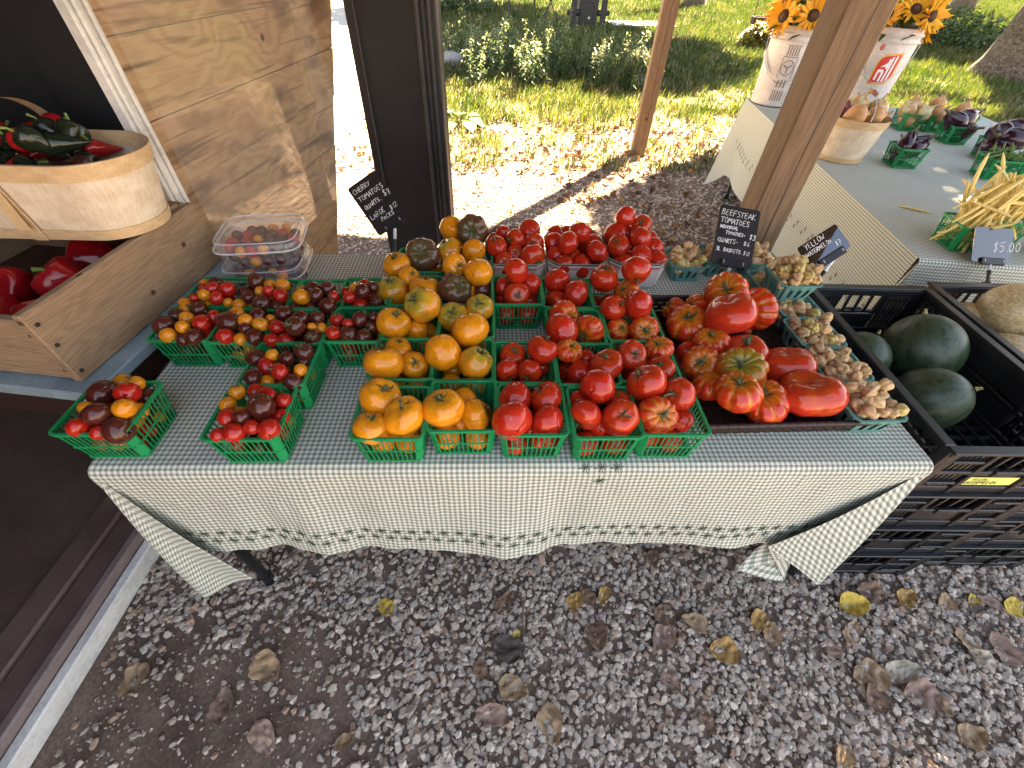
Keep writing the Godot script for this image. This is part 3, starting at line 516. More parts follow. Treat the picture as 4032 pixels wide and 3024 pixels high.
func build_ground():
	var g := PlaneMesh.new()
	g.size = Vector2(400, 400)
	var o := obj("ground", g, M.soil)
	o.position = Vector3(0, 0, -60)
	tag(o, "", "", "", "structure")
	# pale gravel drive running off beside the shop
	var dv := mb()
	quad(dv, Vector3(-.45, .008, -3.3), Vector3(-8, .008, -3.3), Vector3(-60, .008, -120), Vector3(-22, .008, -120), Vector3.UP)
	tag(put("gravel_drive", dv, M.drive), "", "", "", "structure")
	# lawn: begins past the gravel in an uneven line
	var st := mb()
	var pts := []
	for k in 61:
		var x := -60.0 + k * 2.0
		if k > 20 and k < 45: x = -8.0 + (k - 24) * 0.9
	var edge := []
	var x := -90.0
	while x <= 90.0:
		var z := -5.6
		if x < 4.0: z = -5.9
		else: z = -4.4
		edge.append(Vector3(x, 0.004, clamp(z, -6.4, -3.5) + nz(x * 0.8, 3.0) * 0.6))
		x += 0.5 if abs(x) < 12 else 6.0
	for k in edge.size() - 1:
		var a: Vector3 = edge[k]
		var b: Vector3 = edge[k + 1]
		quad(st, a, b, Vector3(b.x * 1.6, 0.004, -190), Vector3(a.x * 1.6, 0.004, -190), Vector3.UP)
	tag(put("lawn", st, M.turf), "", "", "", "structure")
	# unseen pale gravel behind the camera, added to bounce warm light forward
	var yd := mb()
	quad(yd, Vector3(-1.16, .004, .27), Vector3(9, .004, .27), Vector3(9, .004, 14), Vector3(-1.16, .004, 14), Vector3.UP)
	tag(put("bounce_gravel", yd, M.yard), "", "", "", "structure")
	# gravel
	var gr := Node3D.new()
	gr.name = "gravel"
	add_child(gr)
	tag(gr, "crushed grey gravel spread over the ground under and around the tables", "gravel", "", "stuff")
	var xf := [[], [], [], [], [], []]
	var co := [[], [], [], [], [], []]
	var put_stone := func(px: float, pz: float, s: float, lay: float):
		var v := rng.randi_range(0, 5)
		var b := Basis.from_euler(Vector3(rng.randfn(0, .32), rng.randf() * TAU, rng.randfn(0, .32)))
		b = b * Basis.from_scale(Vector3(s * rng.randf_range(.8, 1.25), s * rng.randf_range(.6, 1.0), s))
		xf[v].append(Transform3D(b, Vector3(px, s * 0.32 + lay, pz)))
		var t := rng.randf()
		var c := Color(0.34, 0.30, 0.275).lerp(Color(0.50, 0.46, 0.43), t)
		if rng.randf() < 0.12: c = Color(0.36, 0.265, 0.21)
		if rng.randf() < 0.10: c = Color(0.58, 0.55, 0.52)
		co[v].append(Color(c.r * 1.03, c.g * .955, c.b * .83) * rng.randf_range(.75, 1.12))
	for i in 32000:              # near bed
		var px := rng.randf_range(-1.30, 2.35)
		var pz := rng.randf_range(-1.35, 0.28)
		if px < -1.15 + 0.05 * pz: continue
		# trodden bare soil by the door sill
		var bare: float = sstep(-0.18, -0.62, px + 0.18 * nz(px * 7.0, pz * 7.0)) * sstep(-0.50, -0.30, pz + 0.20 * nz(px * 5.0, pz * 5.0, 4.0))
		if rng.randf() < bare * 0.90: continue
		if pz < -0.75 and rng.randf() < 0.35: continue
		var s: float = clamp(rng.randfn(0.0088, 0.0024), 0.0035, 0.0155)
		put_stone.call(px, pz, s, 0.0 if i % 3 else 0.006)
	for i in 9000:               # chips between
		var px := rng.randf_range(-1.30, 2.35)
		var pz := rng.randf_range(-1.2, 0.28)
		if px < -1.15 + 0.05 * pz: continue
		put_stone.call(px, pz, rng.randf_range(0.002, 0.0045), 0.0)
	for i in 46000:              # bed behind the tables
		var px := rng.randf_range(-2.2, 4.6)
		var pz := rng.randf_range(-6.2, -1.5)
		var edge_z := -4.6 - 0.2 * px + 0.9 * nz(px * 1.2, pz * 1.2, 9.0)
		if pz < edge_z and rng.randf() < sstep(0.0, 1.0, edge_z - pz): continue
		put_stone.call(px, pz, clamp(rng.randfn(0.0105, 0.003), 0.005, 0.018), 0.0)
	for k in 6: scatter("stones", stone_mesh(11 + k), M.stone, xf[k], co[k], gr)

# ---------------------------------------------------------------- fallen leaves
func leaf_mesh(seed_: int) -> ArrayMesh:
	var r := RandomNumberGenerator.new()
	r.seed = seed_
	var st := mb()
	var curl := r.randf_range(0.10, 0.55)
	var cup := r.randf_range(-0.25, 0.35)
	var ph := r.randf() * 9.0
	var wide := r.randf_range(.5, .74)
	grid(st, 10, 12, func(u, v):
		var x: float = u * 2.0 - 1.0
		var y: float = v
		var w: float = pow(sin(PI * pow(y, 0.72)), 0.62) * (wide + 0.10 * nz(y * 7.0 + ph, x * .8, 2.0)) + 0.012
		if y > 0.96: w *= 0.35
		w *= 1.0 + 0.07 * nz(y * 22.0, ph + x * 0.2, 8.0)
		var px: float = x * w
		var pz: float = (y - 0.5) * 1.75
		var h: float = curl * (px * px * 1.3) + cup * pow(y - 0.5, 2.0) * 1.4 + 0.22 * nz(px * 2.0 + ph, pz * 2.0, 1.0) + 0.05 * nz(px * 7.0 + ph, pz * 7.0, 3.0) - 0.05 * exp(-abs(px) * 14.0)
		var vein: float = abs(fposmod(y * 7.0 - abs(x) * 1.6, 1.0) - 0.5)
		var c: float = 0.85 + 0.55 * nz(px * 2.6 + ph, pz * 2.6, 5.0) + 0.45 * nz(px * 9.0 + ph, pz * 9.0, 6.0)
		if vein < 0.12: c *= 1.12
		return [Vector3(px, h + 0.02, pz), Vector2(u, v), Color(c, c * 0.98, c * 0.95)], false, true)
	tube(st, [Vector3(0, .02, -.85), Vector3(.05, .06, -1.05), Vector3(.12, .05, -1.3)], [.018, .014, .012], 4, Color(.7, .6, .45))
	return st.commit()

const LEAF_COL := {"t": [.42, .29, .16], "p": [.34, .23, .175], "y": [.66, .47, .07], "b": [.22, .135, .085], "o": [.48, .29, .085], "d": [.11, .08, .065], "w": [.50, .43, .32], "g": [.30, .33, .07], "r": [.40, .13, .03]}
const LEAF_WORD := {"t": "tan", "p": "faded pinkish-brown", "y": "bright yellow", "b": "dark brown", "o": "yellow-brown", "d": "blackened", "w": "pale bleached"}
func build_leaves():
	var meshes := []
	for k in 7: meshes.append(leaf_mesh(40 + k))
	var mats := {}
	for k in LEAF_COL: mats[k] = mk("leaf_" + k, lin(LEAF_COL[k][0], LEAF_COL[k][1], LEAF_COL[k][2]), 0.75, {"vertex_color_use_as_albedo": true, "backlight_enabled": true, "backlight": Color(.3, .25, .1)})
	for l in LEAVES:
		var where := "on the gravel by the table cloth"
		if l[0] < -0.45: where = "on the bare soil beside the door sill"
		elif l[0] > 1.05 and l[1] < -0.35: where = "lying at the foot of the black crates"
		elif l[0] > 1.0: where = "on the open gravel in front of the crates"
		elif l[1] > -0.33: where = "out on the open gravel before the table"
		var lb: String = "%s fallen leaf %s" % [LEAF_WORD[l[3]], where]
		var o := obj("fallen_leaf", meshes[rng.randi_range(0, 6)], mats[l[3]])
		var s: float = l[2] * 1.12
		o.transform = Transform3D(Basis.from_euler(Vector3(rng.randfn(0, .12), rng.randf() * TAU, rng.randfn(0, .12))) * Basis.from_scale(Vector3(s * rng.randf_range(.85, 1.1), s, s)), Vector3(l[0], 0.013, l[1]))
		tag(o, lb, "leaf", lb)
	# litter behind the tables: drifts along the gravel's edge
	var lit := Node3D.new()
	lit.name = "leaf_litter"
	add_child(lit)
	tag(lit, "dry brown leaf litter drifted over the gravel and grass behind the table", "leaf litter", "", "stuff")
	var kinds := "ttppppbbbbobpd"
	var xf := [[], [], [], [], [], [], []]
	var co := [[], [], [], [], [], [], []]
	for i in 5600:
		var px := rng.randf_range(-1.6, 4.6)
		var pz := -2.0 - 7.0 * pow(rng.randf(), 0.8)
		var dens: float = 0.30 + 0.9 * nz(px * 0.9, pz * 0.9, 70.0)
		dens += 1.1 * exp(-pow((pz + 4.9 + 0.22 * (px - 1.0)) / 0.9, 2.0))
		if px > .6 and pz > -4.6: dens += .15
		if px < 0.55 and pz > -4.2: dens *= 0.16
		elif px < 3.0 and pz < -4.4: dens *= 0.62
		if pz < -6.5: dens *= 0.4
		if rng.randf() > dens: continue
		var v := rng.randi_range(0, 6)
		var s := rng.randf_range(.022, .045)
		xf[v].append(Transform3D(Basis.from_euler(Vector3(rng.randfn(0, .45), rng.randf() * TAU, rng.randfn(0, .45))) * Basis.from_scale(Vector3(s, s * 1.4, s)), Vector3(px, 0.016 + rng.randf() * 0.014, pz)))
		var c: Array = LEAF_COL[kinds[rng.randi_range(0, kinds.length() - 1)]]
		co[v].append(Color(c[0], c[1], c[2]) * rng.randf_range(.6, 1.05))
	for k in 7: scatter("leaves", meshes[k], M.vc_soft, xf[k], co[k], lit)
	# two twigs
	for w in [[Vector3(.088, .02, -.49), Vector3(.096, .021, -.36), "thin brown twig lying on gravel before the table"], [Vector3(-.668, .015, -.39), Vector3(-.64, .015, -.335), "short brown twig at the edge of the bare soil"]]:
		var st := mb()
		var a: Vector3 = w[0]
		var b: Vector3 = w[1]
		tube(st, [a, a.lerp(b, .35) + Vector3(.004, .001, 0), a.lerp(b, .7) + Vector3(-.003, 0, 0), b], [.0028, .0032, .003, .0022], 6, Color(.16, .11, .07))
		var o := put("twig", st, M.vc)
		tag(o, w[2], "twig")

# ---------------------------------------------------------------- grass, weeds, trees
func tuft_mesh(seed_: int, h: float, blades: int, wid: float) -> ArrayMesh:
	var r := RandomNumberGenerator.new()
	r.seed = seed_
	var st := mb()
	for k in blades:
		var a := r.randf() * TAU
		var d := Vector3(cos(a), 0, sin(a))
		var s := Vector3(-d.z, 0, d.x) * wid * r.randf_range(.6, 1.2)
		var p0 := Vector3(r.randf_range(-.05, .05), 0, r.randf_range(-.05, .05))
		var hh := h * r.randf_range(.5, 1.1)
		var ln := hh * r.randf_range(.2, .8)
		var p1 := p0 + d * ln * .35 + Vector3(0, hh * .6, 0)
		var p2 := p0 + d * ln + Vector3(0, hh * .95, 0)
		var n := (Vector3.UP * .6 + d).normalized()
		var c := Color(1, 1, 1) * r.randf_range(.75, 1.2)
		quad(st, p0 - s, p0 + s, p1 + s * .8, p1 - s * .8, n, c)
		tri(st, [p1 - s * .8, p1 + s * .8, p2], [n, n, n], [Vector2.ZERO, Vector2.ZERO, Vector2.ZERO], [c, c, c])
	return st.commit()

func build_grass():
	var gr := Node3D.new()
	gr.name = "grass"
	add_child(gr)
	tag(gr, "rough green lawn grass growing beyond the gravel", "grass", "", "stuff")
	var xf := [[], [], []]
	var co := [[], [], []]
	for i in 52000:
		var q := pow(rng.randf(), 1.5)
		var pz := -4.4 - 34.0 * q
		var half := 4.0 + 0.85 * (-pz)
		var px := rng.randf_range(-2.2 - 0.15 * (-pz - 4.0), half)
		var e: float = -5.8 - 0.15 * px + 1.6 * nz(px * .8, pz * .8, 2.0)
		if px > 3.5: e = -4.2
		if px < -.2 * -pz + .1: continue
		if pz > e and rng.randf() < 0.90: continue
		if nz(px * .55, pz * .55, 33.0) < -0.22 and pz > -9.0 and rng.randf() < .75: continue
		var v := rng.randi_range(0, 2)
		var s := rng.randf_range(.6, 1.25) * (1.0 + 0.03 * -pz)
		xf[v].append(Transform3D(Basis(Vector3.UP, rng.randf() * TAU) * Basis.from_scale(Vector3(s * 1.5, s, s * 1.5)), Vector3(px, 0.0, pz)))
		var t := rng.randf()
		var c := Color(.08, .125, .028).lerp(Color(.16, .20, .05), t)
		if rng.randf() < (.5 if pz > -8.0 else .22): c = Color(.34, .30, .15)  # more straw tufts on the near strip, painting sunlit grass paler
		co[v].append(c)
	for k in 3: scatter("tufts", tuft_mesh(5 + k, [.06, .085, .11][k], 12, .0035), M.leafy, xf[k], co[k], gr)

func leafquad(st: SurfaceTool, p: Vector3, d: Vector3, w: float, c: Color, bend := .25):
	var l := d.length()
	var dn := d / l
	var s := dn.cross(Vector3.UP)
	if s.length() < .1: s = Vector3.RIGHT
	s = s.normalized() * w
	var n := s.cross(dn).normalized()
	if n.y < 0: n = -n
	var m := p + d * .45 + Vector3(0, l * bend * .25, 0)
	var e := p + d - Vector3(0, l * bend, 0)
	tri(st, [p, m - s, m + s], [n, n, n], [Vector2.ZERO, Vector2.ZERO, Vector2.ZERO], [c, c, c])
	tri(st, [m - s, e, m + s], [n, n, n], [Vector2.ZERO, Vector2.ZERO, Vector2.ZERO], [c, c, c])

func weed(seed_: int, h: float) -> Array:
	var r := RandomNumberGenerator.new()
	r.seed = seed_
	var s1 := mb()
	var s2 := mb()
	for k in 7:
		var a := r.randf() * TAU
		var lean := Vector3(cos(a), 0, sin(a)) * r.randf_range(.05, .28) * h
		var base := Vector3(r.randf_range(-.09, .09), 0, r.randf_range(-.09, .09))
		var hh := h * r.randf_range(.6, 1.05)
		var pts := []
		for j in 6:
			var t := j / 5.0
			pts.append(base + lean * t * t + Vector3(0, hh * t, 0))
		tube(s1, pts, [.005, .0045, .004, .0035, .003, .002], 4, Color(.10, .13, .035))
		for j in 30:
			var t := r.randf_range(.12, 1.0)
			var p := base + lean * t * t + Vector3(0, hh * t, 0)
			var b := r.randf() * TAU
			var ln := r.randf_range(.05, .10) * (1.25 - t * .6)
			var c := Color(.035, .075, .016).lerp(Color(.085, .135, .028), r.randf()) * r.randf_range(.8, 1.2)
			leafquad(s2, p, Vector3(cos(b), r.randf_range(.1, .7), sin(b)) * ln, ln * .2, c, r.randf_range(.1, .5))
		for j in 10:
			var p := base + lean + Vector3(0, hh, 0) + Vector3(r.randfn(0, .02), r.randf_range(-.12, .03), r.randfn(0, .02))
			leafquad(s2, p, Vector3(r.randfn(0, .02), .02, r.randfn(0, .02)), .006, Color(.35, .34, .13), 0.0)
	return [s1.commit(), s2.commit()]

func build_weeds():
	var kinds := []
	for k in 4: kinds.append(weed(80 + k, [.62, .8, .7, .5][k]))
	var spots := []
	for i in 34:
		var t := i / 33.0
		spots.append(Vector3(-.75 + 3.0 * t + rng.randfn(0, .12), 0, -7.6 - 2.3 * rng.randf() + 0.25 * t))
	for i in spots.size():
		var p: Vector3 = spots[i]
		var k := i % 4
		var lb: String = ["tall leafy green weed in the clump growing between gravel and lawn", "tallest seed-headed weed in the clump between gravel and lawn", "bushy green weed in the clump between gravel and lawn", "short leafy weed in the clump between gravel and lawn"][k]
		var o := thing("weed_plant", lb, "weed", p, rng.randf() * TAU, lb)
		obj("stems", kinds[k][0], M.vc, o).set_meta("kind", "stuff")
		obj("foliage", kinds[k][1], M.leafy, o).set_meta("kind", "stuff")
		o.scale = Vector3.ONE * rng.randf_range(.85, 1.15)
	# a low goldenrod arching out of the clump, sunlit and gone to pale seed
	var s1 := mb()
	var s2 := mb()
	for k in 9:
		var a := -.5 + k * .16
		var pts := []
		var L := rng.randf_range(.45, .8)
		for j in 7:
			var t := j / 6.0
			pts.append(Vector3(cos(a) * L * t, .5 * sin(t * 2.4), sin(a) * L * t))
		tube(s1, pts, [.004, .004, .003, .003, .002, .002, .001], 4, Color(.2, .2, .08))
		for j in 46:
			var t := rng.randf_range(.35, 1.0)
			var p := Vector3(cos(a) * L * t, .5 * sin(t * 2.4), sin(a) * L * t) + Vector3(rng.randfn(0, .02), rng.randfn(0, .02), rng.randfn(0, .02))
			leafquad(s2, p, Vector3(rng.randfn(0, .02), .025, rng.randfn(0, .02)), .008, Color(.55, .52, .28), 0.1)
	var g := thing("seeding_weed", "arching weed with pale seed heads at the end of the weed clump", "weed", Vector3(1.75, 0, -7.7))
	put("stems", s1, M.vc, g).set_meta("kind", "stuff")
	put("seed_heads", s2, M.leafy, g).set_meta("kind", "stuff")
	# broad leaves of a low plant by the dark door edge
	var st := mb()
	var s0 := mb()
	for k in 9:
		var a := k * 2.4
		var d := Vector3(cos(a), .55, sin(a)) * rng.randf_range(.16, .28)
		tube(s0, [Vector3.ZERO, d * .5, d * .75], [.006, .005, .004], 4, Color(.12, .18, .06))
		leafquad(st, d * .7, Vector3(cos(a), -.1, sin(a)) * rng.randf_range(.2, .28), .10, Color(.09, .19, .06), .3)
	var b := thing("broad_leaf_plant", "low plant with broad blue-green leaves beside the dark door edge", "plant", Vector3(-.46, 0, -5.75))
	put("stem", s0, M.vc, b)
	put("leaf", st, M.leafy, b)
	# bushes further off on the lawn
	for q in [[Vector3(11.6, 0, -13.6), 1.5, .75, "low rounded bush on the lawn behind the big tree trunk"], [Vector3(6.0, 0, -12.1), .5, .45, "small yellowing bush beside the hanging swing seat"], [Vector3(-1.2, 0, -17.2), 1.3, 1.0, "dark twiggy bush at the far side of the lawn"], [Vector3(13.6, 0, -12.6), 1.3, .7, "second low bush, against the big tree trunk"]]:
		var sb := mb()
		var sw := mb()
		for i in 2600:
			var v := Vector3(rng.randfn(0, 1), abs(rng.randfn(0, 1)), rng.randfn(0, 1)).normalized() * pow(rng.randf(), .4)
			v += Vector3(nz(v.x * 2.0, v.y * 2.0, v.z), 0, 0) * .2
			var p := Vector3(v.x * q[1], v.y * q[2] + .05, v.z * q[1])
			var c := Color(.035, .07, .012).lerp(Color(.08, .12, .022), rng.randf())
			if q[1] < 1.0: c = Color(.16, .15, .03).lerp(Color(.28, .22, .04), rng.randf())
			leafquad(sb, p, Vector3(rng.randfn(0, 1), rng.randfn(.3, .6), rng.randfn(0, 1)).normalized() * .11, .03, c, .2)
		for i in 14:
			var a := rng.randf() * TAU
			tube(sw, [Vector3(cos(a), 0, sin(a)) * .08, Vector3(cos(a) * q[1] * .4, q[2] * .5, sin(a) * q[1] * .4), Vector3(cos(a) * q[1] * .6, q[2] * .9, sin(a) * q[1] * .6)], [.02, .014, .006], 5, Color(.07, .05, .035))
		var o := thing("bush", q[3], "bush", q[0])
		put("foliage", sb, M.leafy, o).set_meta("kind", "stuff")
		put("branches", sw, M.vc, o).set_meta("kind", "stuff")

func crown(center: Vector3, rad: Vector3, n: int, size: float, parent: Node, hole := 0.0, seed_ := 0):
	var vs := PackedVector3Array()
	var ns := PackedVector3Array()
	var cs := PackedColorArray()
	var base := [Vector3.ZERO, Vector3(-.34, .17, .45), Vector3(.34, .17, .45), Vector3(0, 0, 1.05)]
	var shoots := [Basis(), Basis(Vector3.UP, 1.1), Basis(Vector3.UP, -1.3) * Basis(Vector3.RIGHT, .4)]
	var made := 0
	while made < n:
		var v := Vector3(rng.randf_range(-1, 1), rng.randf_range(-1, 1), rng.randf_range(-1, 1))
		var l := v.length()
		if l > 1.0: continue
		var k := nz(v.x * rad.x * .42 + seed_, v.y * rad.y * .42, v.z * rad.z * .42)
		if k < -.06 + hole + .25 * (l - .6): continue
		made += 1
		var bs := Basis.from_euler(Vector3(rng.randf() * TAU, rng.randf() * TAU, rng.randf() * TAU)) * Basis.from_scale(Vector3.ONE * size * rng.randf_range(.7, 1.3))
		var o := center + v * rad
		var c := Color(.05, .10, .018).lerp(Color(.13, .17, .03), rng.randf())
		for sh in shoots:
			var p := []
			for q in base: p.append(o + bs * (sh * q))
			var nn: Vector3 = (p[2] - p[0]).cross(p[1] - p[0]).normalized()
			for i in [0, 1, 2, 1, 3, 2]:
				vs.append(p[i])
				ns.append(nn)
				cs.append(c)
	var ar := []
	ar.resize(Mesh.ARRAY_MAX)
	ar[Mesh.ARRAY_VERTEX] = vs
	ar[Mesh.ARRAY_NORMAL] = ns
	ar[Mesh.ARRAY_COLOR] = cs
	var am := ArrayMesh.new()
	am.add_surface_from_arrays(Mesh.PRIMITIVE_TRIANGLES, ar)
	obj("crown", am, M.leafy, parent).set_meta("kind", "stuff")

func tree(n: String, label: String, at: Vector3, r0: float, h: float, cr: Vector3, leaves: int, size: float, lean := Vector3.ZERO, off := Vector3.ZERO, hole := 0.0):
	var o := thing(n, label, "tree", at)
	var st := mb()
	var ph := at.x
	var top := lean + Vector3(0, h, 0)
	grid(st, 22, 14, func(u, v):
		var a: float = u * TAU
		var flare: float = 1.0 + 0.28 * exp(-v * h / 0.3) * (1.0 + 0.35 * sin(a * 5.0 + ph))
		var r: float = r0 * (1.0 - .55 * v) * flare * (1.0 + .07 * nz(cos(a) * 3.0 + ph, v * 6.0, sin(a) * 3.0))
		var p: Vector3 = lean * v + Vector3(0, h * v, 0)
		return [p + Vector3(cos(a) * r, -.03, sin(a) * r), Vector2(u * r0 * 4.0, v * h * .6), Color.WHITE], true, true)
	var tr := put("trunk", st, M.bark, o)
	var sb := mb()
	for k in 8:
		var a := k * 2.39 + ph
		var s: Vector3 = lean * (.7 + .035 * k) + Vector3(0, h * (.7 + .035 * k), 0)
		var d := Vector3(cos(a) * cr.x * .7, cr.y * (.25 + .08 * k), sin(a) * cr.z * .7)
		tube(sb, [s, s + d * .4 + Vector3(0, .15, 0), s + d * .75, s + d], [r0 * .34, r0 * .24, r0 * .15, r0 * .06], 6, Color(.12, .10, .08))
	put("limb", sb, M.vc, o)
	crown(top + Vector3(0, cr.y * .55, 0) + off, cr, leaves, size, o, hole, int(at.x * 7.0))
	return o

func build_trees():
	tree("shade_tree", "large grey-barked tree standing on the lawn past the vegetable table", Vector3(9.95, 0, -9.7), .62, 4.2, Vector3(3.4, 1.9, 3.5), 17000, .15, Vector3(-.1, 0, .2), Vector3(-2.65, .2, 3.6), .035)
	tree("lawn_tree", "tree with a mossy trunk far out on the bright lawn", Vector3(20.3, 0, -24.2), .45, 3.6, Vector3(4.5, 2.6, 4.2), 9000, .26, Vector3.ZERO, Vector3(-4.5, 0, 6.0))
	tree("lawn_tree", "tree standing over the swing at the far end of the lawn", Vector3(7.6, 0, -21.6), .38, 4.0, Vector3(3.6, 2.2, 3.2), 12000, .20, Vector3.ZERO, Vector3(-2.8, 0, 7.0))
	tree("lawn_tree", "slim tree at the edge of the lawn behind the iron stove", Vector3(1.9, 0, -24.0), .16, 3.8, Vector3(3.6, 2.2, 3.2), 7000, .20, Vector3.ZERO, Vector3(.2, 0, 3.5))
	tree("lawn_tree", "leaning tree at the edge of the lawn behind the weed clump", Vector3(-1.6, 0, -22.5), .22, 3.6, Vector3(3.2, 2.0, 3.0), 6000, .20, Vector3(.5, 0, 0), Vector3(4.6, 0, 5.5))

# ---------------------------------------------------------------- the shop at the side and its porch
func build_shop():
	# local frame: x out of the wall, y up, -z along the wall away from the door
	var o := thing("shop_building", "small farm shop with dark doorway and knotty board wall", "building", Vector3(-1.04, 0, -.52), YAW)
	# board wall beyond the door: six boards, sawn off on a slant where the wall ends
	var w := Node3D.new()
	w.name = "board_wall"
	o.add_child(w)
	var ys := [.02, .16, .335, .505, .665, .815, .995, 1.165, 1.345, 1.525, 1.70, 1.88, 2.06, 2.24, 2.42]
	for k in ys.size() - 1:
		var y0: float = ys[k] + .0012
		var y1: float = ys[k + 1] - .0012
		var s0 := .792
		var e0: float = min(2.14, 1.36 + .574 * y0)
		var e1: float = min(2.14, 1.36 + .574 * y1)
		var st := mb()
		var dx := .0025 * sin(k * 2.3)
		var t := .022
		var uo := Vector2(k * .37, k * .291)
		var U := func(s, y): return Vector2(s, y - y0) + uo
		var F := [Vector3(dx, y0, -s0), Vector3(dx, y0, -e0), Vector3(dx, y1, -e1), Vector3(dx, y1, -s0)]
		var uv := [U.call(s0, y0), U.call(e0, y0), U.call(e1, y1), U.call(s0, y1)]
		quad(st, F[0], F[1], F[2], F[3], Vector3.RIGHT, Color.WHITE, uv)
		var bk := []
		for p in F: bk.append(p - Vector3(t, 0, 0))
		quad(st, bk[0], bk[1], bk[2], bk[3], Vector3.LEFT, Color.WHITE, uv)
		quad(st, F[0], F[1], bk[1], bk[0], Vector3.DOWN)
		quad(st, F[3], F[2], bk[2], bk[3], Vector3.UP)
		quad(st, F[1], F[2], bk[2], bk[1], Vector3.FORWARD)
		put("plank", st, M.knotty, w)
	# clear acrylic sheet hung over the boards, its far edge curling away
	var st := mb()
	grid(st, 26, 14, func(u, v):
		var s: float = .83 + 1.0 * u
		var y: float = .62 + .98 * v
		var cr: float = sstep(.72, 1.0, u)
		var x: float = .014 + .05 * cr * cr * (1.0 + .4 * sin(v * 7.0)) + .003 * sin(u * 9.0 + v * 5.0)
		return [Vector3(x, y - .02 * cr * sin(v * 5.0), -s - .02 * cr * sin(v * 6.0)), Vector2(u, v), Color.WHITE], false, false)
	put("acrylic_sheet", st, M.acrylic, o)
	# ribbed white weather strip on the door jamb
	st = mb()
	for k in 4: box(st, Vector3(.004 + .006 * (k % 2), 1.22, -.742 - .014 * k), Vector3(.03, 2.4, .0125), Basis(), .003)
	put("weather_strip", st, M.white_strip, o)
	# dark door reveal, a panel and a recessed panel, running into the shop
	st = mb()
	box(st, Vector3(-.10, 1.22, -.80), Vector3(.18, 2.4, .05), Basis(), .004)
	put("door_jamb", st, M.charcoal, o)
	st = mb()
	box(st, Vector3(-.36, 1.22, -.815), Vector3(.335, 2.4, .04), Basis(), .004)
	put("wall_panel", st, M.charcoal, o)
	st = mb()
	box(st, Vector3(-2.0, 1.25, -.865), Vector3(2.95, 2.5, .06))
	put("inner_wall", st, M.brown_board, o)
	# end of the shop: the dark edge standing out from the board wall
	st = mb()
	box(st, Vector3(.245, 1.25, -2.245), Vector3(.42, 2.5, .17), Basis(), .004)
	put("door_edge", st, M.charcoal, o)
	st = mb()
	box(st, Vector3(.085, 1.25, -2.156), Vector3(.006, 2.5, .012), Basis(), .002)
	put("edge_bead", st, M.charcoal_trim, o)
	for k in 4:
		st = mb()
		box(st, Vector3(.385 + k * .026, 1.25, -2.160 - .012 * (k % 2) - .006 * k), Vector3(.018, 2.5, .05), Basis(), .004)
		put("edge_rib", st, M.charcoal_trim, o)
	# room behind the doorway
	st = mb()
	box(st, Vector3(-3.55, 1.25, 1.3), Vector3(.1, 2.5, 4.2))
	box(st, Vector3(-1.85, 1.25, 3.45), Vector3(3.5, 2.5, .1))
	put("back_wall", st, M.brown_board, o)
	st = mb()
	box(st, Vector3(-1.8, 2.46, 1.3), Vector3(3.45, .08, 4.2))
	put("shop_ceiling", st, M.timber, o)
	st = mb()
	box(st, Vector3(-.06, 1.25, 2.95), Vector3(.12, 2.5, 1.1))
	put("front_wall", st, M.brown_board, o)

func build_sill():
	# dark shop floor and the door sill with its white kerb (6 degrees less turned than the wall)
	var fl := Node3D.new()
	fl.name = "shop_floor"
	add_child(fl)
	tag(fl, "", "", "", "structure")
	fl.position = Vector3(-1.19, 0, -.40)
	fl.rotation.y = -.062
	var st := mb()
	box(st, Vector3(-1.78, .045, .9), Vector3(3.1, .09, 4.6))
	put("floor_slab", st, M.floor, fl)
	st = mb()
	box(st, Vector3(-.185, .052, .9), Vector3(.09, .104, 4.5), Basis(), .006, 2)
	put("sill_board", st, M.sill_brown, fl)
	st = mb()
	box(st, Vector3(-.100, .046, .9), Vector3(.075, .092, 4.5), Basis(), .004, 2)
	put("sill_step", st, M.sill_brown, fl)
	st = mb()
	box(st, Vector3(-.045, .05, .9), Vector3(.032, .10, 4.5), Basis(), .006, 2)
	put("metal_threshold", st, M.sill_metal, fl)
	st = mb()
	box(st, Vector3(-.010, .035, .9), Vector3(.034, .07, 4.5), Basis(), .005, 2)
	put("white_kerb", st, M.white_strip, fl)

func build_porch():
	for p in [[Vector3(.962, 0, -1.485), Vector3(.12, 2.5, .14), "square timber porch post between the tomato table and vegetable table"], [Vector3(1.515, 0, -4.90), Vector3(.14, 2.5, .125), "split and knotty timber porch post standing out on the gravel"]]:
		var o := thing("porch_post", p[2], "post", p[0], YAW)
		var st := mb()
		box(st, Vector3(0, 1.25, 0), p[1], Basis(), .006, 1, Color.WHITE, Vector2(p[0].x * 1.7, p[0].z))
		put("timber", st, M.timber, o)
		# a drying crack up the face
		st = mb()
		for k in 7:
			var y0 := .1 + k * .34
			bar(st, Vector3(.012 + .006 * sin(k * 1.7), y0, p[1].z * .5 + .0003), Vector3(.012 + .006 * sin((k + 1) * 1.7), y0 + .34, p[1].z * .5 + .0003), .0035, .001, Vector3.BACK)
		put("crack", st, M.dark_brown, o)
	# roof over the porch, resting on the posts and the shop
	var r := thing("porch_roof", "board porch roof over the tomato table", "roof", Vector3(-1.04, 0, -.52), YAW)
	var st := mb()
	box(st, Vector3(1.53, 2.56, -2.10), Vector3(3.36, .06, 5.0))
	put("roof_deck", st, M.timber, r)
	st = mb()
	for k in 8: box(st, Vector3(1.53, 2.49, .35 - k * .68), Vector3(3.26, .08, .045), Basis(), .003, 0)
	put("rafter", st, M.timber, r)

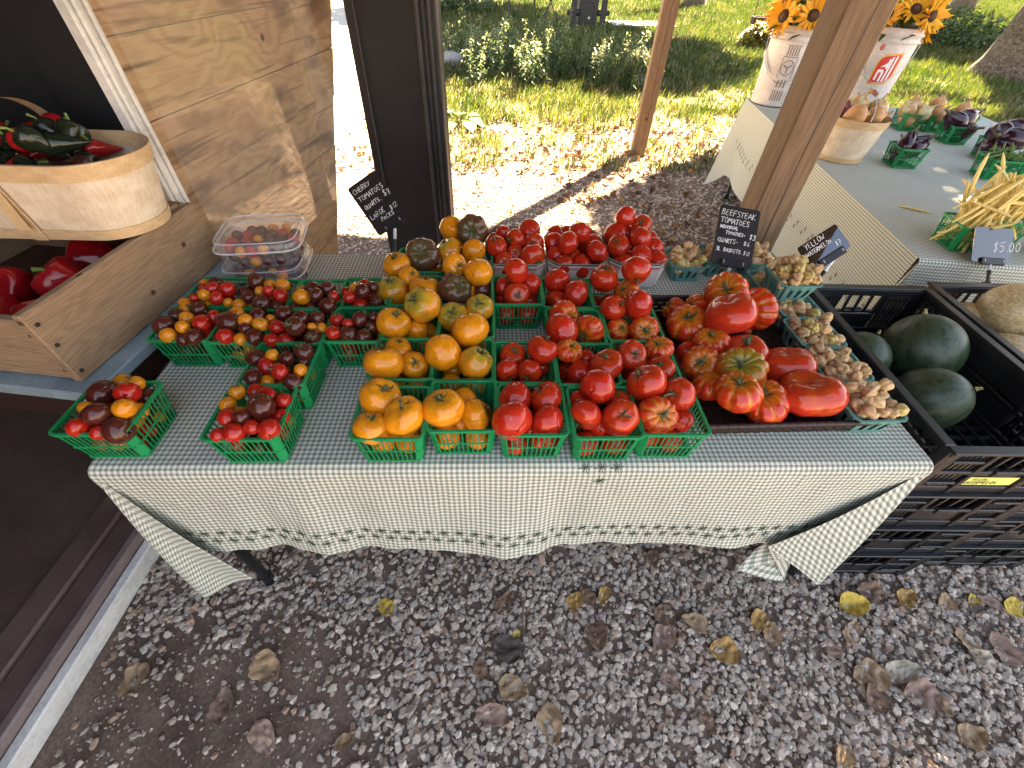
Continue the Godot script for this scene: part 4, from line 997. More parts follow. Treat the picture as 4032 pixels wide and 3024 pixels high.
# ---------------------------------------------------------------- tables and their cloths
func table_legs(o: Node3D, x0: float, x1: float, z0: float, z1: float, col: Material):
	var st := mb()
	box(st, Vector3((x0 + x1) / 2, T - .024, (z0 + z1) / 2), Vector3(x1 - x0 - .02, .035, z0 - z1 - .02), Basis(), .01)
	put("tabletop", st, M.pail, o)
	for x in [x0 + .09, x1 - .045]:
		for z in [z0 - .045, z1 + .08]:
			st = mb()
			tube(st, [Vector3(x, 0, z), Vector3(x, T - .045, z)], [.0145, .0145], 10)
			var leg := put("leg", st, col, o)
			st = mb()
			tube(st, [Vector3(x, 0, z), Vector3(x, .045, z)], [.0185, .0175], 10)
			put("foot_cap", st, M.black_plastic, leg)

# a cloth over the rectangle x0..x1, z1..z0 with its drops; flare(x) pushes the front hem out, flap directions steer the two front corners
func cloth_surface(st: SurfaceTool, x0: float, x1: float, z0: float, z1: float, drop: float, side: float, flare: Callable, fl: Array, fr: Array, off := 0.0) -> Callable:
	var R := .020
	var front := func(x: float, d: float) -> Vector3:          # point d metres down the front
		var f: float = flare.call(x)
		var k: float = d / drop
		var z: float = f * pow(k, 1.4)
		z += (.004 * nz(x * 7.0, d * 5.0, 3.0) + .0025 * nz(x * 22.0, d * 14.0, 5.0)) * min(1.0, d / .08)
		for cr in [-.42, .16, .70]: z += .0022 * exp(-pow((x - cr - .004 * sin(d * 20.0)) / .006, 2.0)) * min(1.0, d / .03)
		var sag: float = .0022 * nz(x * 5.0, 2.0, 8.0)
		if d < R * 1.57: return Vector3(x, T - R * (1.0 - cos(d / R)) + sag * d / (R * 1.57), z0 + R * (sin(d / R) - 1.0))
		return Vector3(x, T - R - (d - R * 1.57) * sqrt(max(.2, 1.0 - pow(f / drop, 2.0))), z0 + z)
	# top
	var nx := int((x1 - x0) / .03)
	var nzz := int((z0 - z1) / .05)
	grid(st, nx, nzz, func(u, v):
		var x: float = lerp(x0, x1, u)
		var z: float = lerp(z0 - R, z1, v)
		return [Vector3(x, T + .0012 * nz(x * 9.0, z * 9.0), z), Vector2(x, z), Color.WHITE * (.97 + .08 * nz(x * 6.0, z * 6.0, 9.0))], false, false)
	# front
	grid(st, nx * 4, 26, func(u, v):
		var x: float = lerp(x0, x1, u)
		var d: float = drop * v + (.004 * sin(x * 60.0) if v == 1.0 else 0.0)
		return [front.call(x, d), Vector2(x, z0 - R + d), Color.WHITE * (.97 + .08 * nz(x * 6.0, d * 6.0, 19.0))], false, true)
	# corners: the surplus cloth hangs from the corner in flat folds; q lists the turning points of its hem from the front round to the side
	for c in [[x0, -1.0, fl], [x1, 1.0, fr]]:
		var cx: float = c[0]
		var sg: float = c[1]
		var q: Array = c[2]
		var apex := Vector3(cx - sg * .004, T - .004, z0 - .006)
		var n := q.size() - 1
		var hem := func(u: float) -> Vector3:
			var t: float = clamp(u, 0.0, 1.0) * n
			var k: int = min(int(t), n - 1)
			var e: float = t - k
			e = e * e * (3.0 - 2.0 * e)
			var p: Vector3 = q[k].lerp(q[k + 1], lerp(t - k, e, .55))
			return p + Vector3(0, 0, .006 * sin(u * 23.0))
		grid(st, 48, 22, func(u, v):
			var phi: float = u * PI * .5
			var rmax: float = min(drop / max(cos(phi), .01), side / max(sin(phi), .01))
			var r: float = rmax * v
			var h: Vector3 = hem.call(u)
			var p: Vector3 = apex.lerp(h, v) + Vector3(0, 0, .010 * sin(PI * v) * sin(PI * u))
			if n > 4 and u < .5: p.z = lerp(lerp(apex.z - .004, h.z, pow(v, 5.0)), p.z, sstep(.40, .5, u))
			if v < .05: p.y = min(p.y, T - .002)
			return [p, Vector2(cx + sg * r * sin(phi), z0 - R + r * cos(phi)), Color.WHITE * (.97 + .06 * nz(u * 5.0, v * 4.0, 29.0))], false, sg > 0)
		# side drop
		grid(st, 24, 14, func(u, v):
			var z: float = lerp(z0 - R, z1, u)
			var d: float = side * v * (1.0 + .35 * sstep(.90, 1.0, u))
			var w: float = .02 * sin(u * 19.0 + cx) * v + .025 * v + .07 * sstep(.88, 1.0, u) * v
			return [Vector3(cx + sg * w, T - d * .985, z), Vector2(cx + sg * d, z), Color.WHITE], false, sg < 0)
	# back drop
	grid(st, nx, 8, func(u, v):
		var x: float = lerp(x0, x1, u)
		return [Vector3(x, T - drop * v * .99, z1 - .012 * sin(v * 1.5) - .012 * v * sin(x * 14.0)), Vector2(x, z1 - drop * v), Color.WHITE], false, false)
	return front

func star_mesh() -> ArrayMesh:
	var st := mb()
	for k in 4:
		var a := PI * k / 4.0 + .2
		var d := Vector3(cos(a), sin(a), 0) * (.0155 if k % 2 == 0 else .0115)
		bar(st, -d, d, .0012, .0010, Vector3.BACK)
	return st.commit()

func build_tables():
	var x0 := -.85
	var x1 := .995
	var z0 := -.505
	var z1 := -1.405
	var o := thing("folding_table", "folding table with black legs under the gingham cloth of tomatoes", "table")
	table_legs(o, x0, x1, z0, z1, M.black_plastic)
	var fx := [-.85, -.70, -.62, -.544, -.49, -.442, -.38, -.327, -.22, -.10, .04, .10, .164, .28, .416, .52, .615, .75, .9, .995]
	var fv := [.02, .03, .028, .017, .03, .046, .034, .022, .034, .04, .062, .05, .026, .022, .024, .030, .040, .03, .02, .02]
	var flare := func(x: float) -> float:
		for k in fx.size() - 1:
			if x <= fx[k + 1]:
				var t: float = clamp((x - fx[k]) / (fx[k + 1] - fx[k]), 0.0, 1.0)
				return lerp(fv[k], fv[k + 1], t * t * (3.0 - 2.0 * t))
		return fv[-1]
	var st := mb()
	var front: Callable = cloth_surface(st, x0, x1, z0, z1, .335, .335, flare, [Vector3(-.845, .405, -.482), Vector3(-.640, .335, -.440), Vector3(-.800, .252, -.418), Vector3(-.872, .405, -.530)], [Vector3(.992, .405, -.482), Vector3(.700, .285, -.448), Vector3(.845, .262, -.432), Vector3(.720, .445, -.462), Vector3(.938, .262, -.413), Vector3(1.020, .405, -.530)])
	var cl := put("gingham_tablecloth", st, M.cloth)
	tag(cl, "green and white gingham cloth with stitched stars covering the tomato table", "tablecloth")
	# embroidered stars in two rows along the hem
	var sm := star_mesh()
	var i := 0
	for row in 2:
		var x := x0 + .10 + row * .0195
		while x < x1 - .05:
			var d: float = .254 + row * .031
			var p: Vector3 = front.call(x, d)
			var px: Vector3 = (front.call(x + .01, d) - front.call(x - .01, d)).normalized()
			var py: Vector3 = (front.call(x, d - .01) - front.call(x, d + .01)).normalized()
			var n := px.cross(py).normalized()
			if n.z < 0: n = -n
			var s := obj("stitched_star", sm, M.stitch, cl)
			s.transform = Transform3D(Basis(px, n.cross(px), n), p + n * .0012)
			x += .039
			i += 1
	for q in [[.20, .012], [.235, .012], [.27, .012], [.235, .05]]:
		var p: Vector3 = front.call(q[0], q[1])
		var s := obj("stitched_star", sm, M.stitch, cl)
		var n := Vector3(0, .6, .8) if q[1] < .02 else Vector3(0, .12, .99).normalized()
		s.transform = Transform3D(Basis(Vector3.RIGHT, n.cross(Vector3.RIGHT), n), p + n * .0018)
	# vegetable table
	var t2 := thing("vegetable_table", "long folding table under gingham cloth holding onions, beans and buckets", "table", Vector3(1.665, 0, -1.43), YAW)
	table_legs(t2, -.03, 1.62, .0, -2.46, M.black_iron)
	st = mb()
	var fl2 := func(x: float) -> float: return .02 + .012 * sin(x * 11.0)
	cloth_surface(st, -.045, 1.64, .012, -2.475, .34, .50, fl2, [Vector3(-.045, .40, .034), Vector3(-.10, .33, .10), Vector3(-.16, .28, .06), Vector3(-.07, .38, -.02)], [Vector3(1.64, .40, .034), Vector3(1.70, .33, .10), Vector3(1.75, .28, .06), Vector3(1.665, .38, -.02)])
	var c2 := put("gingham_tablecloth", st, M.cloth)
	c2.position = Vector3(1.665, .001, -1.43)
	c2.rotation.y = YAW
	tag(c2, "green and white gingham cloth covering the table of onions and beans", "tablecloth")
	for k in 30:
		for row in 2:
			var s := obj("stitched_star", sm, M.stitch, c2)
			s.transform = Transform3D(Basis(Vector3.BACK, Vector3.UP, Vector3.LEFT), Vector3(-.078 - .02 * sin(float(k) / 30.0 * 19.0), T - .255 - row * .03, -.05 - k * .08 - row * .02))

# ---------------------------------------------------------------- containers
var basket_parts := []
func green_basket_meshes():
	var B := .061
	var Rm := .0715
	var H := .094
	var pt := func(side: int, t: float, h: float, ins := 0.0) -> Vector3:   # a point on wall "side", t -1..1 along, h 0..1 up
		var w: float = lerp(B, Rm, h) - ins
		var p := Vector3(t * w, .002 + H * h, w)
		return p.rotated(Vector3.UP, side * PI / 2)
	var rim := mb()
	var ring := []
	for side in 4:
		for t in [-.86, -.5, 0, .5, .86]:
			ring.append(pt.call(side, t, 1.0))
		var cpt: Vector3 = pt.call(side, 1.0, 1.0)
		ring.append(Vector3(cpt.x * .955, cpt.y, cpt.z * .955))
	ring.append(ring[0])
	for k in ring.size() - 1: bar(rim, ring[k] + (ring[k] - ring[k + 1]).normalized() * .001, ring[k + 1], .0075, .0032, Vector3.UP, Color.WHITE, .001)
	for k in ring.size() - 1: bar(rim, ring[k] - Vector3(0, .004, 0) * 1.0, ring[k + 1] - Vector3(0, .004, 0), .0022, .007, Vector3.UP)
	var walls := []
	for side in 4:
		var st := mb()
		var n := 11
		for k in n:
			var t := -.80 + 1.6 * k / (n - 1)
			var a: Vector3 = pt.call(side, t, .03)
			var b: Vector3 = pt.call(side, t, .97)
			bar(st, a, b, .0026, .0018, pt.call(side, 0, .5) - Vector3(0, .04, 0), Color.WHITE)
		for h in [.04, .46]:
			bar(st, pt.call(side, -.92, h), pt.call(side, .92, h), .0018 if h > .1 else .003, .0045, Vector3.UP)
		# the solid rounded corner
		var steps := 4
		for k in steps:
			var q := []
			for e in [[k, 0.0], [k + 1, 0.0], [k + 1, 1.0], [k, 1.0]]:
				var f: float = float(e[0]) / steps
				var w: float = lerp(B, Rm, e[1])
				var rr := .012
				var an: float = f * PI / 2
				q.append(Vector3(w - rr + rr * sin(an), .002 + H * e[1], w - rr + rr * cos(an)).rotated(Vector3.UP, side * PI / 2))
			var nn: Vector3 = ((q[0] + q[1]) * .5 - Vector3(0, .002, 0)).normalized()
			nn.y = 0
			quad(st, q[0], q[1], q[2], q[3], nn.normalized())
			var ins := []
			for p in q: ins.append(p - nn.normalized() * .0015)
			quad(st, ins[0], ins[1], ins[2], ins[3], -nn.normalized())
		walls.append(st.commit())
	var fl := mb()
	for k in 9:
		var t := -.052 + .013 * k
		bar(fl, Vector3(t, .0025, -B), Vector3(t, .0025, B), .0042, .002, Vector3.UP)
		bar(fl, Vector3(-B, .0035, t), Vector3(B, .0035, t), .0042, .002, Vector3.UP)
	basket_parts = [rim.commit(), walls, fl.commit()]

func green_basket(label: String, at: Vector3, turn := 0.0, group := "") -> Node3D:
	var o := thing("quart_basket", label, "basket", at, turn, group)
	obj("rim", basket_parts[0], M.green_plastic, o)
	for w in basket_parts[1]: obj("lattice_wall", w, M.green_plastic, o)
	obj("lattice_floor", basket_parts[2], M.green_plastic, o)
	return o

var pint_parts := []
func pint_meshes():
	var B := .047
	var Rm := .0625
	var H := .062
	var loop := func(w: float, y: float) -> Array:
		var a := []
		for s in 4:
			for k in 5:
				var an := (k / 4.0) * PI / 2
				var rr := .02
				a.append(Vector3(w - rr + rr * sin(an), y, w - rr + rr * cos(an)).rotated(Vector3.UP, s * PI / 2))
		a.append(a[0])
		return a
	var st := mb()
	for lay in [[B, 0.0, .055, .022, 1], [.055, .022, .06, .05, 0], [.06, .05, Rm, H, 1]]:
		pass
	# outer and inner walls as shells with upright slots left open
	for side in 4:
		for k in 9:
			var t0 := -1.0 + 2.0 * k / 9.0
			var t1 := -1.0 + 2.0 * (k + 1) / 9.0
			var slot: bool = k in [2, 4, 6]
			for seg in [[0.0, .22], [.22, .72], [.72, 1.0]]:
				if slot and seg[0] == .22: 
					t0 += .04
				var q := []
				if slot and seg[0] == .22: continue
				for e in [[t0, seg[0]], [t1, seg[0]], [t1, seg[1]], [t0, seg[1]]]:
					var w: float = lerp(B, Rm, e[1])
					var tt: float = e[0]
					var x: float = tt * w
					var z: float = w - .012 * pow(abs(tt), 6.0)
					if abs(tt) > .99: x = sign(tt) * (w - .012)
					q.append(Vector3(x, H * e[1] + .001, z).rotated(Vector3.UP, side * PI / 2))
				var n: Vector3 = (q[1] - q[0]).cross(q[3] - q[0]).normalized()
				var oc: Vector3 = (q[0] + q[2]) * .5
				if n.dot(Vector3(oc.x, 0, oc.z)) < 0: n = -n
				quad(st, q[0], q[1], q[2], q[3], n)
				var ins := []
				for p in q: ins.append(p - n * .0022)
				quad(st, ins[0], ins[1], ins[2], ins[3], -n)
	var rim := mb()
	var ring := []
	for s in 4:
		for t in [-.8, -.4, 0, .4, .8]: ring.append(Vector3(t * Rm, H, Rm - .001).rotated(Vector3.UP, s * PI / 2))
		ring.append(Vector3(Rm - .006, H, Rm - .006).rotated(Vector3.UP, s * PI / 2))
	ring.append(ring[0])
	for k in ring.size() - 1: bar(rim, ring[k], ring[k + 1], .007, .003, Vector3.UP, Color.WHITE, .001)
	var fl := mb()
	box(fl, Vector3(0, .002, 0), Vector3(B * 1.93, .003, B * 1.93), Basis(), .001)
	pint_parts = [rim.commit(), st.commit(), fl.commit()]

func pint_box(label: String, at: Vector3, turn := 0.0, tilt := Vector3.ZERO) -> Node3D:
	var o := thing("pint_box", label, "fruit box", at, turn, "")
	o.rotation += tilt
	obj("rim", pint_parts[0], M.pulp, o)
	obj("fibre_wall", pint_parts[1], M.pulp, o)
	obj("fibre_floor", pint_parts[2], M.pulp, o)
	return o

func carton(label: String, at: Vector3):
	# folded card basket: long sides, clipped corners, printed outside
	var o := thing("card_basket", label, "basket", at)
	var loop := func(w: float, d: float, c: float, y: float) -> Array:
		return [Vector3(-w + c, y, d), Vector3(w - c, y, d), Vector3(w, y, d - c), Vector3(w, y, -d + c), Vector3(w - c, y, -d), Vector3(-w + c, y, -d), Vector3(-w, y, -d + c), Vector3(-w, y, d - c)]
	var b: Array = loop.call(.077, .085, .012, .002)
	var t: Array = loop.call(.096, .105, .032, .10)
	t[4].y += .02
	t[5].y += .02
	var so := mb()
	var si := mb()
	var pr := mb()
	var pg := mb()
	for k in 8:
		var k2 := (k + 1) % 8
		var n: Vector3 = (b[k2] - b[k]).cross(t[k] - b[k]).normalized()
		var m: Vector3 = (t[k] + t[k2]) * .5
		if n.dot(Vector3(m.x, 0, m.z)) < 0: n = -n
		quad(so, b[k] + n * .0008, b[k2] + n * .0008, t[k2] + n * .0008, t[k] + n * .0008, n)
		quad(si, b[k] - n * .0008, b[k2] - n * .0008, t[k2] - n * .0008, t[k] - n * .0008, -n)
		quad(si, t[k] - n * .0008, t[k2] - n * .0008, t[k2] + n * .0008, t[k] + n * .0008, Vector3.UP)
		if t[k].y < .11 and t[k2].y < .11:
			for e in [[.99, .93, 0], [.84, .80, 1], [.77, .75, 1]]:
				var st: SurfaceTool = pg if e[2] == 0 else pr
				quad(st, b[k].lerp(t[k], e[1]) + n * .0014, b[k2].lerp(t[k2], e[1]) + n * .0014, b[k2].lerp(t[k2], e[0]) + n * .0014, b[k].lerp(t[k], e[0]) + n * .0014, n)
	put("outer_card", so, M.card_out, o)
	put("inner_card", si, M.card_in, o)
	put("red_stripe", pr, M.card_red, o)
	put("green_band", pg, M.card_green, o)
	var fl := mb()
	box(fl, Vector3(0, .003, 0), Vector3(.15, .003, .166))
	put("card_floor", fl, M.card_in, o)

func build_tray():
	var o := thing("woven_tray", "dark brown woven plastic tray holding the large striped heirloom tomatoes", "tray", Vector3(.678, T, -.845), .03)
	var hx := .19
	var hz := .235
	var st := mb()
	box(st, Vector3(0, .004, 0), Vector3(hx * 2, .005, hz * 2))
	for i in 22:
		for j in 27:
			var dx := -hx + .0175 * i + .004
			var dz := -hz + .0175 * j + .004
			box(st, Vector3(dx + .007, .0075 + .0012 * ((i + j) % 2), dz + .007), Vector3(.015, .003, .0075) if (i + j) % 2 == 0 else Vector3(.0075, .003, .015))
	put("woven_base", st, M.tray, o)
	for s in 4:
		st = mb()
		var along := hx if s % 2 == 0 else hz
		var out := hz if s % 2 == 0 else hx
		var n := int(along * 2 / .0125)
		for k in n:
			for h in 3:
				var t := -along + (k + .5) * along * 2 / n
				box(st, Vector3(t, .012 + .011 * h, out + .006 + .004 * h + .0018 * ((k + h) % 2)).rotated(Vector3.UP, s * PI / 2), Vector3(.0118, .0105, .003), Basis(Vector3.UP, s * PI / 2))
		put("woven_wall", st, M.tray, o)
	st = mb()
	for s in 4:
		var along := (hx if s % 2 == 0 else hz) + .018
		var out := (hz if s % 2 == 0 else hx) + .018
		var n := 18
		for k in n:
			var t0 := -along + along * 2 * k / n
			var t1 := -along + along * 2 * (k + 1) / n
			var b := Basis(Vector3.UP, s * PI / 2)
			tube(st, [b * Vector3(t0, .046, out), b * Vector3(t0 + .002, .046, out), b * Vector3(t1 - .002, .046, out), b * Vector3(t1, .046, out)], [.0055, .0068, .0068, .0055], 7)
	put("rolled_rim", st, M.tray, o)

# ---------------------------------------------------------------- tomatoes
const FLESH := {   # lobes, lobing, height, dimple, colour, shoulder colour, stripe colour, stripe strength
	"R": [5, .022, .90, .10, [.50, .024, .010], [.56, .07, .012], [.56, .06, .012], .3],
	"O": [6, .020, .90, .10, [.80, .285, .010], [.70, .30, .015], [.82, .33, .015], .4],
	"G": [6, .035, .90, .12, [.78, .27, .012], [.34, .30, .03], [.42, .29, .025], .8],
	"D": [8, .034, .80, .14, [.115, .034, .022], [.105, .082, .030], [.14, .07, .03], .8],
	"S": [9, .010, .76, .15, [.54, .030, .010], [.62, .20, .014], [.70, .34, .020], 1.1],
	"B": [4, .035, .78, .10, [.52, .034, .014], [.56, .07, .014], [.55, .05, .012], .3],
	"Y": [11, .012, .70, .18, [.50, .06, .012], [.27, .24, .024], [.36, .30, .03], 1.0],
	"H": [3, .085, .72, .16, [.52, .030, .012], [.55, .08, .014], [.60, .28, .02], .3],
	"r": [2, .012, .97, .02, [.42, .016, .010], [.44, .03, .010], [.44, .03, .01], .2],
	"o": [2, .012, .96, .02, [.70, .25, .010], [.55, .25, .02], [.70, .28, .015], .2],
	"d": [2, .012, .96, .02, [.085, .018, .012], [.075, .035, .015], [.12, .025, .012], .3],
}
func fruit_mesh(ty: String, seed_: int, nu := 30, nv := 18) -> ArrayMesh:
	var f: Array = FLESH[ty]
	var st := mb()
	var r := RandomNumberGenerator.new()
	r.seed = seed_ * 13 + ty.unicode_at(0)
	var k: float = f[0] + (r.randi_range(-1, 1) if f[0] > 4 else 0)
	var ph := r.randf() * TAU
	var off := r.randf() * 40.0
	var skew := r.randf_range(-.06, .06)
	var ht: float = f[2] * r.randf_range(.94, 1.05)
	var heart: float = r.randf_range(-.05, .16) if ty in "RrBdO" else 0.0
	var ecc := r.randf_range(-.07, .07)
	grid(st, nu, nv, func(u, v):
		var a: float = u * TAU
		var th: float = v * PI
		var s: float = sin(th)
		var rr: float = 1.0 + f[1] * cos(k * a + ph + .5 * nz(cos(a) + off, sin(a), 1.0) * 3.0) * pow(s, .7) * (1.15 - .55 * v)
		if ty in "SYD":
			var gr: float = pow(1.0 - abs(sin(k * .5 * a + ph + .35 * sin(a * 2.0 + off))), 2.2)
			rr -= (.11 if ty != "D" else .05) * gr * pow(s, .5) * sstep(1.0, .35, v)
		rr += .05 * sin(cos(a) * 1.7 + off) * sin(cos(th) * 1.9 + off * 1.3) + .02 * sin(sin(a) * 2.6 + off * 2.1 + cos(th) * 2.0)
		if ty == "H": rr += .10 * cos(a - 1.0) * s
		var p := Vector3(cos(a) * s * rr, cos(th) * ht * rr, sin(a) * s * rr)
		p.y -= f[3] * 2.0 * exp(-pow(th / .42, 2.0)) + f[3] * .35 * exp(-pow((PI - th) / .3, 2.0))
		p.x *= 1.0 - heart * (v - .3)
		p.z *= 1.0 - heart * (v - .3)
		p.x *= 1.0 + ecc
		p.z *= 1.0 - ecc
		p.x += skew * p.y
		var stripe: float = .5 + .5 * cos(k * a + ph + PI)
		if ty in "SY": stripe = pow(1.0 - abs(sin(k * .5 * a + ph + .35 * sin(a * 2.0 + off))), 1.6)
		var n1: float = nz(cos(a) * 2.0 + off, th * 1.6, sin(a) * 2.0)
		var c := mixc(c3(f[4]), c3(f[6]), f[7] * pow(stripe, 1.5) * (1.0 - .75 * v) * (.7 + n1) + n1 * .25)
		c = mixc(c, c3(f[5]), sstep(.30 if ty == "S" else .46, .06, v + .10 * n1 - .05 * stripe) * (.95 if f[7] > .5 else .5))
		c *= 1.0 + .18 * nz(cos(a) * 5.0 + off, th * 4.0, sin(a) * 5.0)
		if ty in "SBYHR":                       # pale corky flecks
			var fl: float = nz(cos(a) * 16.0 + off, th * 14.0, sin(a) * 16.0)
			if fl > .56: c = mixc(c, Color(.55, .30, .10), .35)
		return [p, Vector2(u, v), c], true, true)
	if not (ty in "rod"):
		for q in [1.0]:                          # blossom scar
			tube(st, [Vector3(skew * -ht, -ht + f[3] * .30, 0), Vector3(skew * -ht, -ht + f[3] * .30 - .012, 0)], [.05, .03], 6, Color(.30, .17, .06))
	return st.commit()

func calyx_mesh(seed_: int, long_: int, small := false) -> ArrayMesh:
	var r := RandomNumberGenerator.new()
	r.seed = seed_
	var st := mb()
	var n := 6
	var g := Color(.075, .115, .035).lerp(Color(.13, .10, .05), r.randf() * r.randf() * 1.2)
	for k in n:
		var a := TAU * k / n + r.randf_range(-.25, .25)
		var d := Vector3(cos(a), 0, sin(a))
		var s := Vector3(-d.z, 0, d.x)
		var L := r.randf_range(.26, .60)
		var lift := r.randf_range(-.06, .42)
		var w := r.randf_range(.04, .075)
		var tw := r.randf_range(-.5, .5)
		var c := g * r.randf_range(.7, 1.25)
		var P := []
		for j in 5:
			var t := j / 4.0
			P.append((d + s * sin(t * 3.0) * tw).normalized() * (L * (t - .22 * t * t)) + Vector3(0, .03 + lift * t * t - .10 * (1.0 - t) * t, 0))
		for j in 4:
			var w0: float = w * sin(PI * (.2 + .8 * j / 4.0))
			var w1: float = w * sin(PI * (.2 + .8 * (j + 1) / 4.0)) if j < 3 else .004
			var nn := (Vector3.UP - d * .3).normalized()
			quad(st, P[j] - s * w0, P[j] + s * w0, P[j + 1] + s * w1, P[j + 1] - s * w1, nn, c)
			var dn := Vector3(0, -.016, 0)
			quad(st, P[j] - s * w0 + dn, P[j] + s * w0 + dn, P[j + 1] + s * w1 + dn, P[j + 1] - s * w1 + dn, -nn, c)
	var hgt: float = [.26, .55, .95][long_]
	var b := r.randf() * TAU
	var bend := Vector3(cos(b), 0, sin(b)) * hgt * .35
	tube(st, [Vector3.ZERO, Vector3(0, hgt * .5, 0) + bend * .3, Vector3(0, hgt, 0) + bend], [.085, .062, .075], 7, Color(.105, .12, .045))
	return st.commit()

const CHERRY_AT := {
	"C1": "table corner beside wooden bin", "C2": "front edge amid bare cloth", "C3": "behind the lone front-edge basket",
	"C4": "front cherry row, beside wooden bin", "C5": "front cherry row, second from bin", "C6": "front cherry row, third from bin", "C7": "front cherry row, beside orange tomatoes",
	"C8": "rear cherry row, beside wooden bin", "C9": "rear cherry row, second from bin", "C10": "rear cherry row, third from bin", "C11": "rear cherry row, beside orange tomatoes"}
const BIG_AT := {
	"O1": "front orange row, next to bare cloth", "O2": "front orange row, by the reds", "O3": "second orange row, cherry side", "O4": "second orange row, red side",
	"O5": "third orange row, cherry side", "O6": "third orange row, red side", "O7": "fourth orange row, cherry side", "O8": "fourth orange row, red side", "O9": "rearmost orange row, cherry side", "O10": "rearmost orange row, red side",
	"R1": "front red row, by the oranges", "R2": "front red row, middle basket", "R3": "front red row, by brown tray", "R4": "second red row, by the oranges", "R5": "second red row, middle basket", "R6": "second red row, by brown tray",
	"R7": "third red row, beside the basket gap", "R8": "third red row, by brown tray", "R9": "rear red row, by the oranges", "R10": "rear red row, middle basket", "R11": "rear red row, by the sign",
	"K1": "card basket by the oranges", "K2": "middle card basket", "K3": "card basket by ground cherries", "TRAY": "the dark woven tray"}
const KIND_WORD := {"R": "red tomato", "O": "orange tomato", "G": "green-shouldered orange tomato", "D": "dark purple-brown tomato", "S": "striped red-yellow tomato", "B": "big smooth red tomato", "Y": "ribbed green-shouldered tomato", "H": "big misshapen red tomato", "r": "red cherry tomato", "o": "orange cherry tomato", "d": "dark brown cherry tomato"}

func spot(p: Vector3, c: Vector3, hx: float, hz: float) -> String:
	var a := ""
	if p.z - c.z > hz: a = "front"
	elif p.z - c.z < -hz: a = "back"
	var b := ""
	if p.x - c.x > hx: b = "crate side"
	elif p.x - c.x < -hx: b = "shop side"
	if a == "" and b == "": return "in the middle"
	if b == "": return "at the " + a
	return (a + " " + b) if a else b

func build_tomatoes():
	green_basket_meshes()
	var fruit := {}
	for ty in FLESH:
		fruit[ty] = []
		for k in (7 if ty in "ROS" else (3 if ty in "rod" else 4)): fruit[ty].append(fruit_mesh(ty, k + 1, 20 if ty in "rod" else (72 if ty in "SYD" else 36), 12 if ty in "rod" else 22))
	var caly := []
	for k in 9: caly.append(calyx_mesh(300 + k, 0))
	var calong := [calyx_mesh(310, 1), calyx_mesh(311, 2)]
	for b in PRODUCE:
		var at: Array = BASKETS[b]
		if b in CHERRY_AT: green_basket("green quart basket of cherry tomatoes, " + CHERRY_AT[b], Vector3(at[0], T + .001, at[1]), rng.randfn(0, .012))
		elif b[0] == "O": green_basket("green quart basket of orange tomatoes, " + BIG_AT[b].replace(" basket", ""), Vector3(at[0], T + .001, at[1]), rng.randfn(0, .008))
		elif b[0] == "R": green_basket("green quart basket of red tomatoes, " + BIG_AT[b].replace(" basket", ""), Vector3(at[0], T + .001, at[1]), rng.randfn(0, .008))
		elif b[0] == "K": carton("printed card basket of small red tomatoes, " + BIG_AT[b].replace("card basket ", "").replace("card basket", "one of three"), Vector3(at[0], T + .001, at[1] + .012))
		else: build_tray()
		for q in PRODUCE[b]:
			var ty: String = q[0]
			var cal: bool = q.size() > 5
			var where: String = CHERRY_AT[b] if b in CHERRY_AT else BIG_AT[b]
			var lb: String = ("stemmed " if cal else "") + KIND_WORD[ty] + ", " + where
			if b == "TRAY": lb = lb.replace(", the dark", " in the dark")
			if q[2] > T + (.105 if not (b in CHERRY_AT) else .098): lb += ", piled high, "
			else: lb += ", "
			lb += spot(Vector3(q[1], q[2], q[3]), Vector3(at[0], 0, at[1]), .075 if b == "TRAY" else .018, .09 if b == "TRAY" else .018)
			var ax := Vector3(rng.randfn(0, .5), -.3 if not cal else 1.0, rng.randfn(-.6, .4))
			if cal: ax = Vector3(q[5], q[6], q[7])
			elif ty in "BHSY": ax = Vector3(rng.randfn(0, .22), 1.0, -.30 + rng.randfn(0, .15))
			elif ty in "rod": ax = Vector3(rng.randfn(0, 1), rng.randfn(0, 1), rng.randfn(0, 1) + .1)
			var tilt := basis_up(ax, rng.randf() * TAU)
			var rr: float = q[4]
			var sc := Vector3(rr, rr, rr)
			if ty in "rod":
				var el := rng.randf_range(.96, 1.22) if ty == "d" else rng.randf_range(.95, 1.1)
				sc = Vector3(rr, rr * el, rr) / pow(el, .33)
			else: sc = sc * rng.randf_range(1.03, 1.09)
			var nm := "cherry_tomato" if ty in "rod" else "tomato"
			var fm: Mesh = fruit[ty][rng.randi_range(0, fruit[ty].size() - 1)]
			if cal:
				var o := thing(nm, lb, "tomato", Vector3(q[1], q[2], q[3]), 0.0, lb)
				o.transform = Transform3D(tilt * Basis.from_scale(sc), Vector3(q[1], q[2], q[3]))
				obj("fruit", fm, M.skin, o)
				var f: Array = FLESH[ty]
				var cm: Mesh = caly[rng.randi_range(0, 8)]
				if q[8] > 0: cm = calong[q[8] - 1]
				var c := obj("calyx", cm, M.vc, o)
				c.position = Vector3(0, f[2] - f[3] * 2.0 + .015, 0)
				c.rotation.y = rng.randf() * TAU
				if ty in "rod": c.scale = Vector3.ONE * 1.3
			else:
				var o := obj(nm, fm, M.skin)
				o.transform = Transform3D(tilt * Basis.from_scale(sc), Vector3(q[1], q[2], q[3]))
				tag(o, lb, "tomato", lb)

